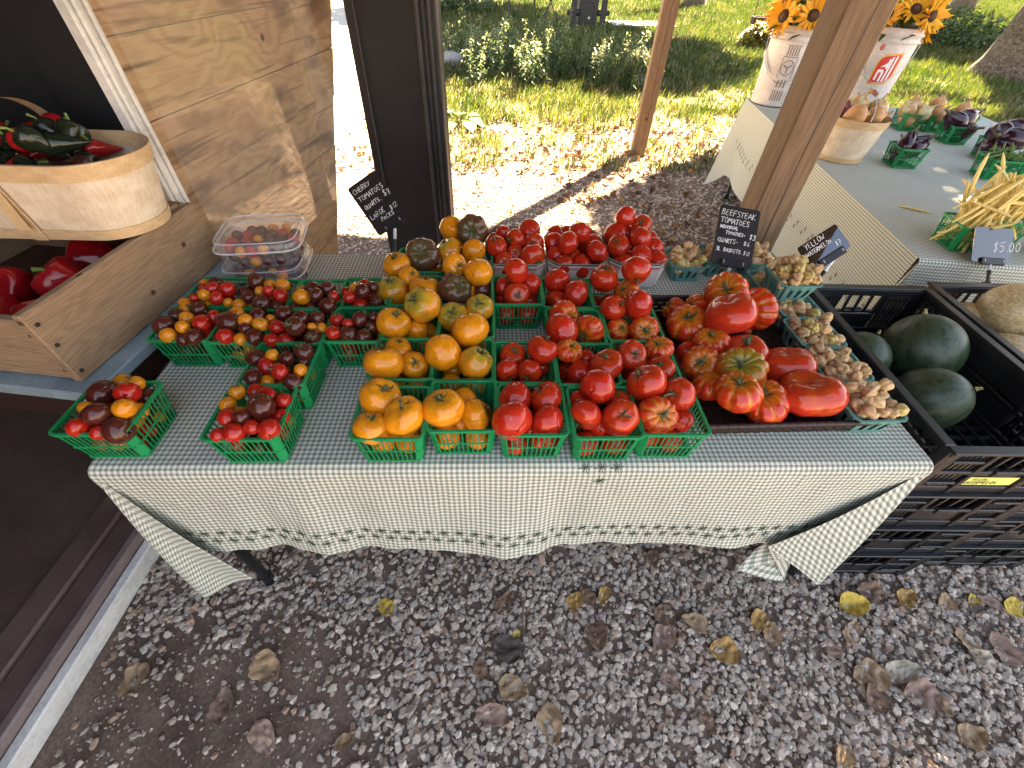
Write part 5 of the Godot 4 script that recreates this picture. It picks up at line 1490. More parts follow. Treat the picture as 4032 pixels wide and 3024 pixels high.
# ---------------------------------------------------------------- ground cherries in their husks
func husk_mesh(seed_: int, c: Color) -> ArrayMesh:
	var r := RandomNumberGenerator.new()
	r.seed = seed_
	var st := mb()
	var off := r.randf() * 30.0
	var open_ := r.randf_range(0.0, .25)
	grid(st, 20, 9, func(u, v):
		var a: float = u * TAU
		var prof: float = pow(v, .48) * pow(1.0 - v, .8) * 2.25
		if v > .9: prof = max(prof, .04 + open_ * .5)
		var rib: float = abs(cos(a * 2.5))
		var rr: float = prof * (.86 + .20 * rib + .12 * nz(cos(a) * 2.0 + off, v * 3.0, sin(a) * 2.0))
		var y: float = 1.0 - 2.25 * v
		var k: float = .78 + .42 * rib + .5 * nz(cos(a) * 4.0 + off, v * 5.0, sin(a) * 4.0)
		return [Vector3(cos(a) * rr, y + .08 * nz(cos(a) * 3.0, off, sin(a) * 3.0), sin(a) * rr), Vector2(u, v), c * k], true, true)
	return st.commit()

func build_ground_cherries():
	pint_meshes()
	var cols := [Color(.56, .37, .17), Color(.50, .33, .17), Color(.62, .44, .22), Color(.54, .43, .15), Color(.45, .29, .15)]
	var meshes := []
	for k in 10: meshes.append(husk_mesh(500 + k, cols[k % 5]))
	var boxes := [
		[Vector3(.880, T, -.650), .02, "at the table's front corner beside the brown tray", 24, .012],
		[Vector3(.882, T, -.777), .02, "second from the table's front corner", 22, .012],
		[Vector3(.888, T, -.905), .03, "third from the table's front corner", 22, .010],
		[Vector3(.900, T, -1.035), .02, "half under the raised box", 16, .004],
		[Vector3(.890, T, -1.165), .0, "under the raised box, by the post", 14, .0],
		[Vector3(.884, T + .0665, -1.092), .06, "set on top of two others", 26, .014],
		[Vector3(.648, T, -1.300), .04, "next to the card baskets", 22, .008],
		[Vector3(.776, T, -1.330), -.03, "behind the beefsteak price sign", 20, .006],
		[Vector3(.900, T, -1.325), -.06, "between the price sign and the timber post", 22, .010]]
	for b in boxes:
		var at: Vector3 = b[0]
		at.y += .001
		var o := pint_box("teal fibre box of husked ground cherries " + b[2], at, b[1])
		if at.y > .79: o.rotation.z = -.02
		var placed := []
		var r0 := .0112
		for k in int(b[3] * 1.6):
			var best := Vector3(0, 9, 0)
			for tr in 5:
				var lim := .047 if tr < 4 else .03
				var p := Vector3(rng.randf_range(-lim, lim), .014, rng.randf_range(-lim, lim))
				for q in placed:
					var d2 := Vector2(p.x - q.x, p.z - q.z).length()
					if d2 < r0 * 1.85: p.y = max(p.y, q.y + sqrt(pow(r0 * 1.85, 2) - d2 * d2))
				if p.y < best.y: best = p
			if k < 3: best.y = .014
			placed.append(best)
		var fill_y: float = .024 + b[4]          # the box is full beneath the husks that show
		for p in placed:
			var q: Vector3 = at + (p + Vector3(0, fill_y, 0)).rotated(Vector3.UP, b[1])
			var h := obj("ground_cherry", meshes[rng.randi_range(0, 9)], M.husk)
			var s := rng.randf_range(.0128, .0156)
			h.transform = Transform3D(basis_up(Vector3(rng.randfn(0, 1), rng.randfn(.2, .6), rng.randfn(0, 1)), rng.randf() * TAU) * Basis.from_scale(Vector3(s, s, s)), q)
			var lb: String = "tan papery ground cherry in the box " + b[2]
			tag(h, lb, "fruit", lb)
		# the layer that fills the box under them
		var st := mb()
		for i in 3:
			for j in 3: 
				pass
	var stray := obj("ground_cherry", meshes[2], M.husk)
	stray.transform = Transform3D(basis_up(Vector3(1, .3, .2)) * Basis.from_scale(Vector3.ONE * .013), Vector3(.757, T + .022, -.985))
	tag(stray, "single tan ground cherry that fell among the heirloom tomatoes", "fruit")

# ---------------------------------------------------------------- peppers, melons, onions, aubergines, beans, sunflowers
func pepper_mesh(seed_: int, c: Color, bell: bool) -> ArrayMesh:
	var r := RandomNumberGenerator.new()
	r.seed = seed_
	var st := mb()
	var off := r.randf() * 20.0
	var bend := r.randf_range(-.35, .35)
	grid(st, 26, 20, func(u, v):
		var a: float = u * TAU
		var p: Vector3
		if bell:
			var th: float = v * PI
			var s: float = pow(max(sin(th), 0.0), .62)
			var rr: float = s * (1.0 + .13 * cos(4.0 * a + off) * (.4 + .6 * v) + .08 * nz(cos(a) * 1.5 + off, v * 2.0, sin(a) * 1.5)) * (1.0 - .18 * v)
			p = Vector3(cos(a) * rr, cos(th) * 1.05 - .30 * exp(-pow(th / .4, 2.0)) + .12 * exp(-pow((PI - th) / .4, 2.0)), sin(a) * rr)
		else:
			var w: float = pow(sin(PI * pow(v, .55)), .6) * (1.0 - .62 * v) * 1.25
			if v < .02: w = .0
			var rr: float = w * .52 * (1.0 + .06 * nz(cos(a) * 2.0 + off, v * 4.0, sin(a) * 2.0))
			p = Vector3(cos(a) * rr + bend * v * v, 1.0 - 2.1 * v, sin(a) * rr)
		var k: float = 1.0 + .35 * nz(cos(a) * 2.0 + off, v * 3.0, sin(a) * 2.0)
		return [p, Vector2(u, v), c * k], true, true)
	return st.commit()

func stalk_mesh(top: float, l: float, w: float) -> ArrayMesh:
	var st := mb()
	tube(st, [Vector3(0, top - .05, 0), Vector3(0, top + .04, 0)], [w * 2.2, w * 1.3], 8, Color(.10, .17, .04))
	tube(st, [Vector3(0, top, 0), Vector3(.05, top + l * .5, 0), Vector3(.22, top + l, .05)], [w, w * .8, w * 1.1], 7, Color(.16, .24, .05))
	return st.commit()

func place(n: String, mesh: Mesh, m: Material, at: Vector3, axis: Vector3, s: Vector3, label: String, cat: String, group: String, extra := []) -> Node3D:
	var x := Transform3D(basis_up(axis, rng.randf() * TAU) * Basis.from_scale(s), at)
	if extra.is_empty():
		var o := obj(n, mesh, m)
		o.transform = x
		tag(o, label, cat, group)
		return o
	var t := thing(n, label, cat, at, 0.0, group)
	t.transform = x
	obj("fruit", mesh, m, t)
	for e in extra: obj(e[0], e[1], e[2], t)
	return t

func build_bin():
	# shelf, wooden bin, red peppers, splint basket of hot peppers: all along the shop's door
	var f := Transform3D(Basis(Vector3.UP, YAW), Vector3(-.915, 0, -.70))     # local: x out, -z along the bin
	var o := thing("door_shelf", "dark cabinet with blue-grey top carrying the wooden pepper bin", "cabinet", f.origin, YAW)
	var st := mb()
	box(st, Vector3(-.34, .785, -.27), Vector3(.72, .03, .60), Basis(), .004)
	put("shelf_top", st, M.shelf_blue, o)
	st = mb()
	box(st, Vector3(-.36, .724, -.27), Vector3(.66, .09, .56), Basis(), .003)
	put("apron", st, M.dark_brown, o)
	for x in [-.66, -.20]:
		for z in [-.52, -.40]:
			st = mb()
			box(st, Vector3(x, .395, z), Vector3(.05, .595, .05), Basis(), .003)
			put("leg", st, M.dark_brown, o)
	var b := thing("wooden_bin", "weathered wooden bin of red bell peppers beside the tomato table", "bin", f.origin, YAW)
	var yb := .801
	st = mb()
	box(st, Vector3(-.035, yb + .093, -.275), Vector3(.02, .185, .545), Basis(), .003, 2, Color.WHITE, Vector2(.3, .2))
	put("side_board", st, M.old_timber, b)
	st = mb()
	box(st, Vector3(-.635, yb + .093, -.275), Vector3(.02, .185, .545), Basis(), .003, 2)
	put("side_board", st, M.old_timber, b)
	st = mb()
	box(st, Vector3(-.335, yb + .085, -.018), Vector3(.578, .165, .02), Basis(), .003, 0, Color.WHITE, Vector2(.1, .55))
	put("end_board", st, M.old_timber, b)
	st = mb()
	box(st, Vector3(-.335, yb + .095, -.532), Vector3(.578, .185, .02), Basis(), .003, 0)
	put("end_board", st, M.old_timber, b)
	st = mb()
	box(st, Vector3(-.335, yb + .009, -.275), Vector3(.578, .014, .49), Basis(), .0, 0)
	put("bottom_board", st, M.brown_board, b)
	st = mb()
	box(st, Vector3(-.078, yb + .178, -.505), Vector3(.06, .03, .03), Basis(), .003, 1)
	put("corner_cleat", st, M.old_timber, b)
	st = mb()
	for q in [[-.025, .155, -.02], [-.025, .10, -.02], [-.025, .025, -.02]]:
		tube(st, [Vector3(q[0], yb + q[1], -.018), Vector3(q[0] + .0018, yb + q[1], -.018)], [.005, .005], 8)
	for y in [.03, .13]: tube(st, [Vector3(-.05, yb + y, -.0085), Vector3(-.05, yb + y, -.0065)], [.005, .005], 8)
	put("nail_head", st, M.black_iron, b)
	var red := Color(.34, .010, .014)
	var bells := []
	for k in 3: bells.append(pepper_mesh(700 + k, red, true))
	var stalk := stalk_mesh(.72, .35, .09)
	for q in [[-.13, .062, -.10, .062, Vector3(-.5, .3, .9)], [-.28, .058, -.11, .058, Vector3(.2, .1, 1)], [-.20, .075, -.24, .062, Vector3(-.4, .8, .2)], [-.36, .06, -.22, .06, Vector3(.3, .5, .5)], [-.11, .056, -.36, .056, Vector3(1, .2, .2)], [-.27, .06, -.38, .06, Vector3(0, .4, -.6)], [-.42, .06, -.10, .056, Vector3(0, .8, .3)], [-.10, .056, -.225, .052, Vector3(.2, .4, -.9)]]:
		place("bell_pepper", bells[rng.randi_range(0, 2)], M.skin, f * Vector3(q[0], yb + .018 + q[1], q[2]), f.basis * q[4], Vector3.ONE * q[3], "glossy red bell pepper inside the weathered wooden bin, " + spot(Vector3(q[0], 0, q[2]), Vector3(-.26, 0, -.22), .06, .06), "pepper", "glossy red bell peppers inside the wooden bin", [["stalk", stalk, M.vc]])
	# splint basket standing across the bin
	var c := f * Vector3(-.225, .992, -.382)
	var sb := thing("splint_basket", "pale wood splint basket of hot peppers standing on the wooden bin", "basket", c, -.02)
	var H := .175
	var stad := func(u: float, half: float, r: float) -> Vector3:   # stadium outline, long axis x
		var per := half * 4.0 + TAU * r
		var d := fposmod(u, 1.0) * per
		if d < half * 2: return Vector3(-half + d, 0, r)
		d -= half * 2
		if d < PI * r: return Vector3(half + sin(d / r) * r, 0, cos(d / r) * r)
		d -= PI * r
		if d < half * 2: return Vector3(half - d, 0, -r)
		d -= half * 2
		return Vector3(-half - sin(d / r) * r, 0, -cos(d / r) * r)
	var band := func(n: String, y0: float, y1: float, off: float, m: Material, per: int):
		var s := mb()
		grid(s, 64, per, func(u, v):
			var y: float = lerp(y0, y1, v)
			var k: float = y / H
			var p: Vector3 = stad.call(u, lerp(.12, .135, k), lerp(.10, .122, k) + off)
			return [Vector3(p.x, y, p.z), Vector2(u * 4.0, v), Color.WHITE], true, false)
		grid(s, 64, per, func(u, v):
			var y: float = lerp(y0, y1, v)
			var k: float = y / H
			var p: Vector3 = stad.call(u, lerp(.12, .135, k), lerp(.10, .122, k) + off - .0025)
			return [Vector3(p.x, y, p.z), Vector2(u * 4.0, v), Color.WHITE], true, true)
		grid(s, 64, 1, func(u, v):
			var p: Vector3 = stad.call(u, lerp(.12, .135, y1 / H), lerp(.10, .122, y1 / H) + off - .0025 * v)
			return [Vector3(p.x, y1, p.z), Vector2(u * 4.0, v), Color.WHITE], true, false)
		put(n, s, m, sb)
	band.call("veneer_wall", .002, H, 0.0, M.veneer, 6)
	band.call("top_hoop", H - .032, H + .004, .0042, M.veneer_band, 2)
	band.call("inner_hoop", H - .028, H + .003, -.004, M.veneer_band, 2)
	band.call("base_hoop", .001, .026, .0036, M.veneer_band, 2)
	st = mb()
	grid(st, 48, 4, func(u, v):
		var p: Vector3 = stad.call(u, .12, .099)
		return [Vector3(p.x * v, .012, p.z * v), Vector2(u, v), Color.WHITE], true, false)
	put("veneer_floor", st, M.veneer, sb)
	st = mb()
	grid(st, 40, 1, func(u, v):
		var a: float = lerp(-.12, PI + .12, u)
		var y: float = H - .02 + sin(a) * .115 if u > .0 and u < 1.0 else H - .14
		var z: float = cos(a) * .129
		return [Vector3(-.01 + (v - .5) * .03, y, z), Vector2(u * 3.0, v), Color.WHITE], false, false)
	for sd in [-1.0, 1.0]:
		box(st, Vector3(-.01, .085, sd * .1185), Vector3(.03, .17, .0026), Basis(Vector3.RIGHT, sd * .126), .0006)
	put("handle", st, M.veneer_band, sb)
	var hot := [pepper_mesh(720, Color(.014, .022, .012), false), pepper_mesh(721, Color(.012, .018, .012), false), pepper_mesh(722, Color(.36, .012, .014), false), pepper_mesh(723, Color(.30, .01, .014), false), pepper_mesh(724, Color(.05, .014, .012), false)]
	var hs := stalk_mesh(.95, .5, .07)
	for i in 40:
		var ty: int = [0, 1, 2, 0, 3, 1, 2, 4, 0, 3][i % 10]
		var lay := i / 20
		var p := Vector3(rng.randf_range(-.17, .17), .148 + .040 * lay + rng.randf() * .01, rng.randf_range(-.075, .075))
		if lay == 1: p *= Vector3(.8, 1, .7)
		var w: String = ["shiny blackish-green hot pepper", "shiny blackish-green hot pepper", "red hot pepper", "red hot pepper", "brown-red hot pepper"][ty] + " heaped in the splint basket"
		place("hot_pepper", hot[ty], M.skin, c + p.rotated(Vector3.UP, -.02), Vector3(rng.randfn(0, 1), rng.randfn(.15, .2), rng.randfn(0, .8)), Vector3.ONE * rng.randf_range(.036, .046), w, "pepper", w, [["stalk", hs, M.vc]])

func melon_mesh(net: bool) -> ArrayMesh:
	var st := mb()
	grid(st, 110, 56, func(u, v):
		var a: float = u * TAU
		var th: float = v * PI
		var p := Vector3(cos(a) * sin(th), cos(th) * 1.05, sin(a) * sin(th))
		var c: Color
		if net:
			var n1: float = abs(nz(p.x * 15.0, p.y * 15.0, p.z * 15.0))
			var n2: float = abs(nz(p.x * 15.0 + 40.0, p.y * 15.0, p.z * 15.0))
			c = mixc(Color(.52, .42, .25), Color(.34, .25, .11), sstep(.02, .2, min(n1, n2)))
			c *= 1.0 + .2 * nz(p.x * 2.0, p.y * 2.0, p.z * 2.0)
			p *= 1.0 + .004 * (1.0 - sstep(.02, .2, min(n1, n2)))
		else:
			var k: float = abs(sin(a * 8.0 + 1.7 * nz(cos(a) * 4.0, th * 5.0, sin(a) * 4.0)))
			var edge: float = .26 + .22 * nz(cos(a) * 12.0, th * 14.0, sin(a) * 12.0)
			c = mixc(Color(.010, .020, .010), Color(.036, .060, .030), sstep(edge, edge + .20, k))
			c = mixc(c, Color(.05, .075, .042), .3 * (.5 + nz(p.x * 7.0, p.y * 7.0, p.z * 7.0)))
		return [p, Vector2(u, v), c], true, true)
	tube(st, [Vector3(0, 1.1, 0), Vector3(0, 1.16, 0), Vector3(.02, 1.24, 0)], [.07, .05, .04], 7, Color(.22, .2, .08))
	return st.commit()

func build_crates():
	var W := .415
	var D := .68
	var H := .183
	var wall := func(w: float, long_: bool) -> ArrayMesh:    # a wall in the xy plane, faces +z
		var st := mb()
		box(st, Vector3(0, H - .012, 0), Vector3(w, .024, .012), Basis(), .002)
		box(st, Vector3(0, .013, 0), Vector3(w, .026, .012), Basis(), .002)
		box(st, Vector3(0, H * .5, .004), Vector3(w, .012, .010), Basis(), .002)
		var pn := .36
		for sg in [-1.0, 1.0]:
			box(st, Vector3(sg * (w * .5 - .012), H * .5, .003), Vector3(.024, H, .014), Basis(), .002)
			box(st, Vector3(sg * w * .20, H * .5, .004), Vector3(.014, H, .012), Basis(), .002)
			# slanted slats beside the plain middle panel
			var n := 7
			for k in n:
				var x: float = sg * lerp(w * .22, w * .47, (k + .5) / n)
				bar(st, Vector3(x - .006, .026, 0), Vector3(x + .006, H - .024, 0), .008, .006, Vector3.BACK)
			box(st, Vector3(sg * w * .34, H * .27, .006), Vector3(w * .2, .009, .012), Basis(), .002)
			box(st, Vector3(sg * w * .34, H * .76, .006), Vector3(w * .2, .009, .012), Basis(), .002)
		box(st, Vector3(0, H * .28, -.001), Vector3(w * .40, H * .36, .005), Basis(), .001)
		if long_: box(st, Vector3(0, H * .74, -.001), Vector3(w * .40, H * .3, .005), Basis(), .001)
		else:
			for e in [-1, 0, 1]: bar(st, Vector3(e * w * .1, H * .5, 0), Vector3(e * w * .1 + .008, H - .02, 0), .008, .006, Vector3.BACK)
		box(st, Vector3(0, H * .50, .009), Vector3(w * .16, .022, .008), Basis(), .002)
		return st.commit()
	var wl: ArrayMesh = wall.call(W - .028, false)
	var dl: ArrayMesh = wall.call(D - .004, true)
	var rim := mb()
	for sg in [-1.0, 1.0]:
		box(rim, Vector3(0, H + .001, sg * (D * .5 - .004)), Vector3(W, .008, .026), Basis(), .002)
		box(rim, Vector3(sg * (W * .5 - .006), H + .003, 0), Vector3(.026, .008, D - .03), Basis(), .002)
	var rm := rim.commit()
	var fl := mb()
	for k in 18: box(fl, Vector3(0, .008, -D * .5 + .03 + k * (D - .06) / 17.0), Vector3(W - .02, .010, .012))
	for k in 9: box(fl, Vector3(-W * .5 + .03 + k * (W - .06) / 8.0, .012, 0), Vector3(.010, .010, D - .03))
	var fm := fl.commit()
	var levels := ["lowest", "second from the ground", "third from the ground", "top"]
	for stack in 2:
		for k in 4:
			var what: String = ["of the watermelon stack beside the tomato table", "of the cantaloupe stack"][stack]
			if stack == 1 and k == 3 : pass
			var lb: String = "black vented plastic crate, %s %s" % [levels[k], what]
			var o := thing("vented_crate", lb, "crate", Vector3(1.255 + stack * .443, .004 + k * (H + .006), -.872 - stack * .02), -.02, "black crates stacked beside the table")
			for s in 4:
				var m := obj("slatted_wall", wl if s % 2 == 0 else dl, M.black_plastic, o)
				m.rotation.y = s * PI / 2
				m.position = Vector3(0, 0, (D if s % 2 == 0 else W) * .5 - .012).rotated(Vector3.UP, s * PI / 2)
			obj("rim", rm, M.black_plastic, o)
			obj("slatted_floor", fm, M.black_plastic, o)
			if stack == 0 and k == 3:
				var tp := mb()
				box(tp, Vector3(-.005, .050, D * .5 - .0085), Vector3(.145, .034, .0008))
				var tape := put("tape_label", tp, M.tape, o)
				tag(tape, "strip of yellow tape marked YELLOW WATERMELON in black pen")
				var ink := mb()
				write(ink, "YELLOW", Vector2(-.05, .053), .0095, .0013, .02, 4)
				write(ink, "WATERMELON", Vector2(-.065, .037), .0125, .0014, .02, 5)
				var im := put("lettering", ink, M.ink, tape)
				im.position.z = D * .5 - .0078
	var wm := melon_mesh(false)
	for q in [[Vector3(1.352, .674, -.985), .106, Vector3(-.25, .9, -.45), "large dark green watermelon highest in the black crate"], [Vector3(1.245, .658, -.790), .088, Vector3(.5, .75, .35), "dark striped watermelon lying in the front of the black crate"], [Vector3(1.145, .650, -.965), .082, Vector3(.35, .8, -.3), "small watermelon half hidden behind the ground cherry boxes"]]:
		place("watermelon", wm, M.skin_dull, q[0], q[2], Vector3.ONE * q[1], q[3], "watermelon", "watermelons in the black crate")
	var cm := melon_mesh(true)
	for q in [[Vector3(1.690, .745, -1.10), .086, Vector3(.8, .3, .2), "netted tan cantaloupe on top of the others in its crate"], [Vector3(1.735, .665, -1.00), .078, Vector3(.3, .8, .2), "netted tan cantaloupe beneath, by the far crate wall"], [Vector3(1.600, .665, -.955), .078, Vector3(.5, .5, .6), "netted tan cantaloupe beneath, by the shared crate wall"], [Vector3(1.680, .660, -.80), .076, Vector3(0, .9, .3), "netted tan cantaloupe by the front wall of its crate"], [Vector3(1.62, .66, -1.14), .070, Vector3(0, .9, .3), "netted tan cantaloupe in the rear of its crate"]]:
		place("cantaloupe", cm, M.skin_dull, q[0], q[2], Vector3.ONE * q[1], q[3], "cantaloupe", "cantaloupes in the black crate")

func build_clamshells():
	var ch := [fruit_mesh("r", 11, 16, 10), fruit_mesh("d", 12, 16, 10), fruit_mesh("o", 13, 16, 10)]
	for lev in 2:
		var at := Vector3(-.715 + .012 * lev, T + .001 + lev * .089, -1.235 - .004 * lev)
		var which: String = ["lower clear clamshell pack of cherry tomatoes under another pack", "upper clear clamshell pack of cherry tomatoes beside the wooden bin"][lev]
		var o := thing("clamshell_pack", which, "pack", at, .10 + .04 * lev)
		o.scale = Vector3(1.14, 1.10, 1.14)
		var sq := func(u: float, w: float, d: float) -> Vector3:      # a rounded rectangle bulging a little
			var a := u * TAU
			var c := cos(a)
			var s := sin(a)
			return Vector3(sign(c) * pow(abs(c), .38) * w, 0, sign(s) * pow(abs(s), .38) * d)
		var st := mb()
		grid(st, 48, 6, func(u, v):
			var k: float = v
			var fl: float = .0025 * sin(u * TAU * 12.0) * sin(PI * v)
			var p: Vector3 = sq.call(u, lerp(.082, .101, k) + fl, lerp(.068, .086, k) + fl)
			return [Vector3(p.x, .001 + .052 * v, p.z), Vector2(u, v), Color.WHITE], true, true)
		grid(st, 48, 2, func(u, v):
			var p: Vector3 = sq.call(u, .082 * v, .068 * v)
			return [Vector3(p.x, .001, p.z), Vector2(u, v), Color.WHITE], true, false)
		put("clear_tub", st, M.clear, o)
		st = mb()
		grid(st, 48, 4, func(u, v):
			var k: float = [1.0, .985, .93, .5, 0.0][int(round(v * 4))]
			var p: Vector3 = sq.call(u, .103 * k, .088 * k)
			return [Vector3(p.x, .054 + [0.0, .014, .022, .0235, .024][int(round(v * 4))], p.z), Vector2(u, v), Color.WHITE], true, false)
		put("clear_lid", st, M.clear, o)
		st = mb()
		var ring := []
		for k in 49: ring.append(sq.call(k / 48.0, .106, .091) + Vector3(0, .054, 0))
		tube(st, ring, [.0028], 6, Color.WHITE, false)
		var r2 := []
		for k in 49: r2.append(sq.call(k / 48.0, .098, .083) + Vector3(0, .076, 0))
		tube(st, r2, [.0018], 6, Color.WHITE, false)
		put("rolled_edge", st, M.clear_edge, o)
		for j in 2:
			for a in 6:
				for b in 5:
					if (a in [0, 5]) and (b in [0, 4]): continue
					var p := Vector3((a - 2.5) * .0295, .016 + .026 * j, (b - 2) * .0295) + Vector3(rng.randfn(0, .002), 0, rng.randfn(0, .002))
					if j == 0 and a in [1, 2, 3, 4] and b in [1, 2, 3]: continue
					var ty: int = [1, 1, 0, 1, 0, 1, 2, 1][rng.randi_range(0, 7)]
					var w: String = "%s cherry tomato in the %s clear pack" % [["red", "dark brown", "orange"][ty], ["lower", "upper"][lev]]
					place("cherry_tomato", ch[ty], M.skin, o.transform * p, Vector3(rng.randfn(0, 1), .4, rng.randfn(0, 1)), Vector3.ONE * rng.randf_range(.0158, .0170), w, "tomato", w)

func sign_card(corners: Array, label: String, lines: Array, m: Material, pen: float, foot: Vector3, foot_label := ""):
	# corners: top left, top right, bottom right, bottom left
	var tl: Vector3 = corners[0]
	var tr: Vector3 = corners[1]
	var br: Vector3 = corners[2]
	var bl: Vector3 = corners[3]
	var x := ((tr - tl) + (br - bl)).normalized()
	var yv := ((tl - bl) + (tr - br))
	var w := ((tr - tl).length() + (br - bl).length()) * .5
	var h := yv.length() * .5
	var y := (yv - x * yv.dot(x)).normalized()
	var z := x.cross(y).normalized()
	var c := (tl + tr + br + bl) * .25
	var o := thing("price_sign", label, "sign", c)
	o.transform = Transform3D(Basis(x, y, z), c)
	var st := mb()
	var out := []
	var rr := .009
	for k in 4:
		var cc := Vector2((w * .5 - rr) * [1, -1, -1, 1][k], (h * .5 - rr) * [1, 1, -1, -1][k])
		for j in 5:
			var a := PI * .5 * (k + j / 4.0)
			out.append(cc + Vector2(cos(a), sin(a)) * rr)
	for k in out.size():
		var a: Vector2 = out[k]
		var b: Vector2 = out[(k + 1) % out.size()]
		for s in [0.0, -.0016]:
			var n := Vector3.BACK if s == 0.0 else Vector3.FORWARD
			tri(st, [Vector3(0, 0, s), Vector3(a.x, a.y, s), Vector3(b.x, b.y, s)], [n, n, n], [Vector2.ZERO, Vector2.ZERO, Vector2.ZERO], [Color.WHITE, Color.WHITE, Color.WHITE])
		var e := (a + b).normalized()
		quad(st, Vector3(a.x, a.y, 0), Vector3(b.x, b.y, 0), Vector3(b.x, b.y, -.0016), Vector3(a.x, a.y, -.0016), Vector3(e.x, e.y, 0))
	put("card", st, m, o)
	st = mb()
	var sd := 3
	for l in lines:
		write(st, l[0], Vector2(l[1] * w, l[2] * h), l[3] * h, pen, l[4] if l.size() > 4 else 0.0, sd)
		sd += 1
	if lines.size() > 0: put("lettering", st, M.chalk, o)
	# clip: black jaw along the bottom edge, white ball joint, foot
	st = mb()
	box(st, Vector3(.004, -h * .5 + .004, .004), Vector3(w * .62, .026, .009), Basis(), .003)
	put("clip_jaw", st, M.black_plastic, o)
	st = mb()
	for sx in [-.24, .24]: box(st, Vector3(sx * w + .004, -h * .5 + .006, .0095), Vector3(.0045, .011, .003), Basis(), .001)
	put("clip_tab", st, M.clear_edge, o)
	var inv := o.transform.affine_inverse()
	var ft: Vector3 = inv * foot
	var jaw := Vector3(0, -h * .5 - .008, 0)
	st = mb()
	tube(st, [jaw, jaw.lerp(ft, .38)], [.0055, .0055], 8)
	put("joint", st, M.white_plastic, o)
	st = mb()
	tube(st, [jaw.lerp(ft, .36), jaw.lerp(ft, .6), ft], [.007, .005, .008], 8)
	put("stem", st, M.black_plastic, o)
	st = mb()
	var up: Vector3 = (inv.basis * Vector3.UP).normalized()
	tube(st, [ft, ft - up * .001, ft - up * .006], [.012, .016, .016], 12)
	put("foot", st, M.black_plastic, o)
	return o

func build_signs():
	sign_card([Vector3(.747, .955, -1.378), Vector3(.878, .943, -1.357), Vector3(.831, .812, -1.224), Vector3(.700, .824, -1.245)], "black chalk card pricing beefsteak tomatoes, clipped upright behind the woven tray",
		[["BEEFSTEAK", -.44, .335, .094, -.03], ["TOMATOES", -.43, .20, .088, -.03], ["INDIVIDUAL", -.43, .105, .054, -.0], ["TOMATOES-", -.26, .01, .054, 0], ["$3", .33, -.015, .085, 0], ["QUARTS-", -.43, -.135, .075, 0], ["$6", .22, -.14, .08, 0], ["3L BASKETS.", -.43, -.285, .062, 0], ["$12", .25, -.295, .068, 0]], M.slate, .0016, Vector3(.764, T + .006, -1.225))
	sign_card([Vector3(-.500, .922, -1.535), Vector3(-.407, .975, -1.582), Vector3(-.313, .852, -1.450), Vector3(-.414, .803, -1.407)], "black chalk card pricing cherry tomatoes, tilted in front of the dark door edge",
		[["CHERRY", -.43, .33, .085, .0], ["TOMATOES", -.40, .165, .088, 0], ["QUARTS.", -.40, .0, .075, 0], ["$8", .28, .01, .11, 0], ["LARGE", -.42, -.20, .085, 0], ["PACKS", -.18, -.32, .075, 0], ["$12", .22, -.245, .085, 0]], M.slate, .0015, Vector3(-.352, T + .007, -1.375))
	sign_card([Vector3(1.018, .855, -1.290), Vector3(1.147, .918, -1.350), Vector3(1.172, .858, -1.281), Vector3(1.040, .799, -1.226)], "glossy black card pricing yellow watermelon, clipped to the melon crate",
		[["YELLOW", -.36, .24, .20, 0], ["WATERMELON", -.42, .0, .15, 0], ["$7", .24, -.22, .17, 0]], M.slate_gloss, .0014, Vector3(1.058, .748, -1.195))
	sign_card([Vector3(1.800, .850, -1.470), Vector3(1.950, .843, -1.464), Vector3(1.905, .755, -1.385), Vector3(1.755, .760, -1.392)], "glossy black card priced five dollars, clipped to the cantaloupe crate",
		[["$5.00", .0, -.20, .28, .10]], M.slate_gloss, .0016, Vector3(1.745, .742, -1.262))

# ---------------------------------------------------------------- the vegetable table
func bean_mesh(seed_: int, c: Color) -> ArrayMesh:
	var r := RandomNumberGenerator.new()
	r.seed = seed_
	var st := mb()
	var b := r.randf_range(-.5, .5)
	var pts := []
	var rad := []
	for k in 9:
		var t := k / 8.0
		pts.append(Vector3(b * (t - .5) * (t - .5) - b * .1, (t - .5) * 2.0, .12 * sin(t * 3.0 + seed_)))
		rad.append(.085 * pow(sin(PI * clamp(.06 + .9 * t, 0.0, 1.0)), .4) * (1.0 + .07 * sin(t * 26.0)))
	rad[8] = .012
	tube(st, pts, rad, 6, c)
	return st.commit()

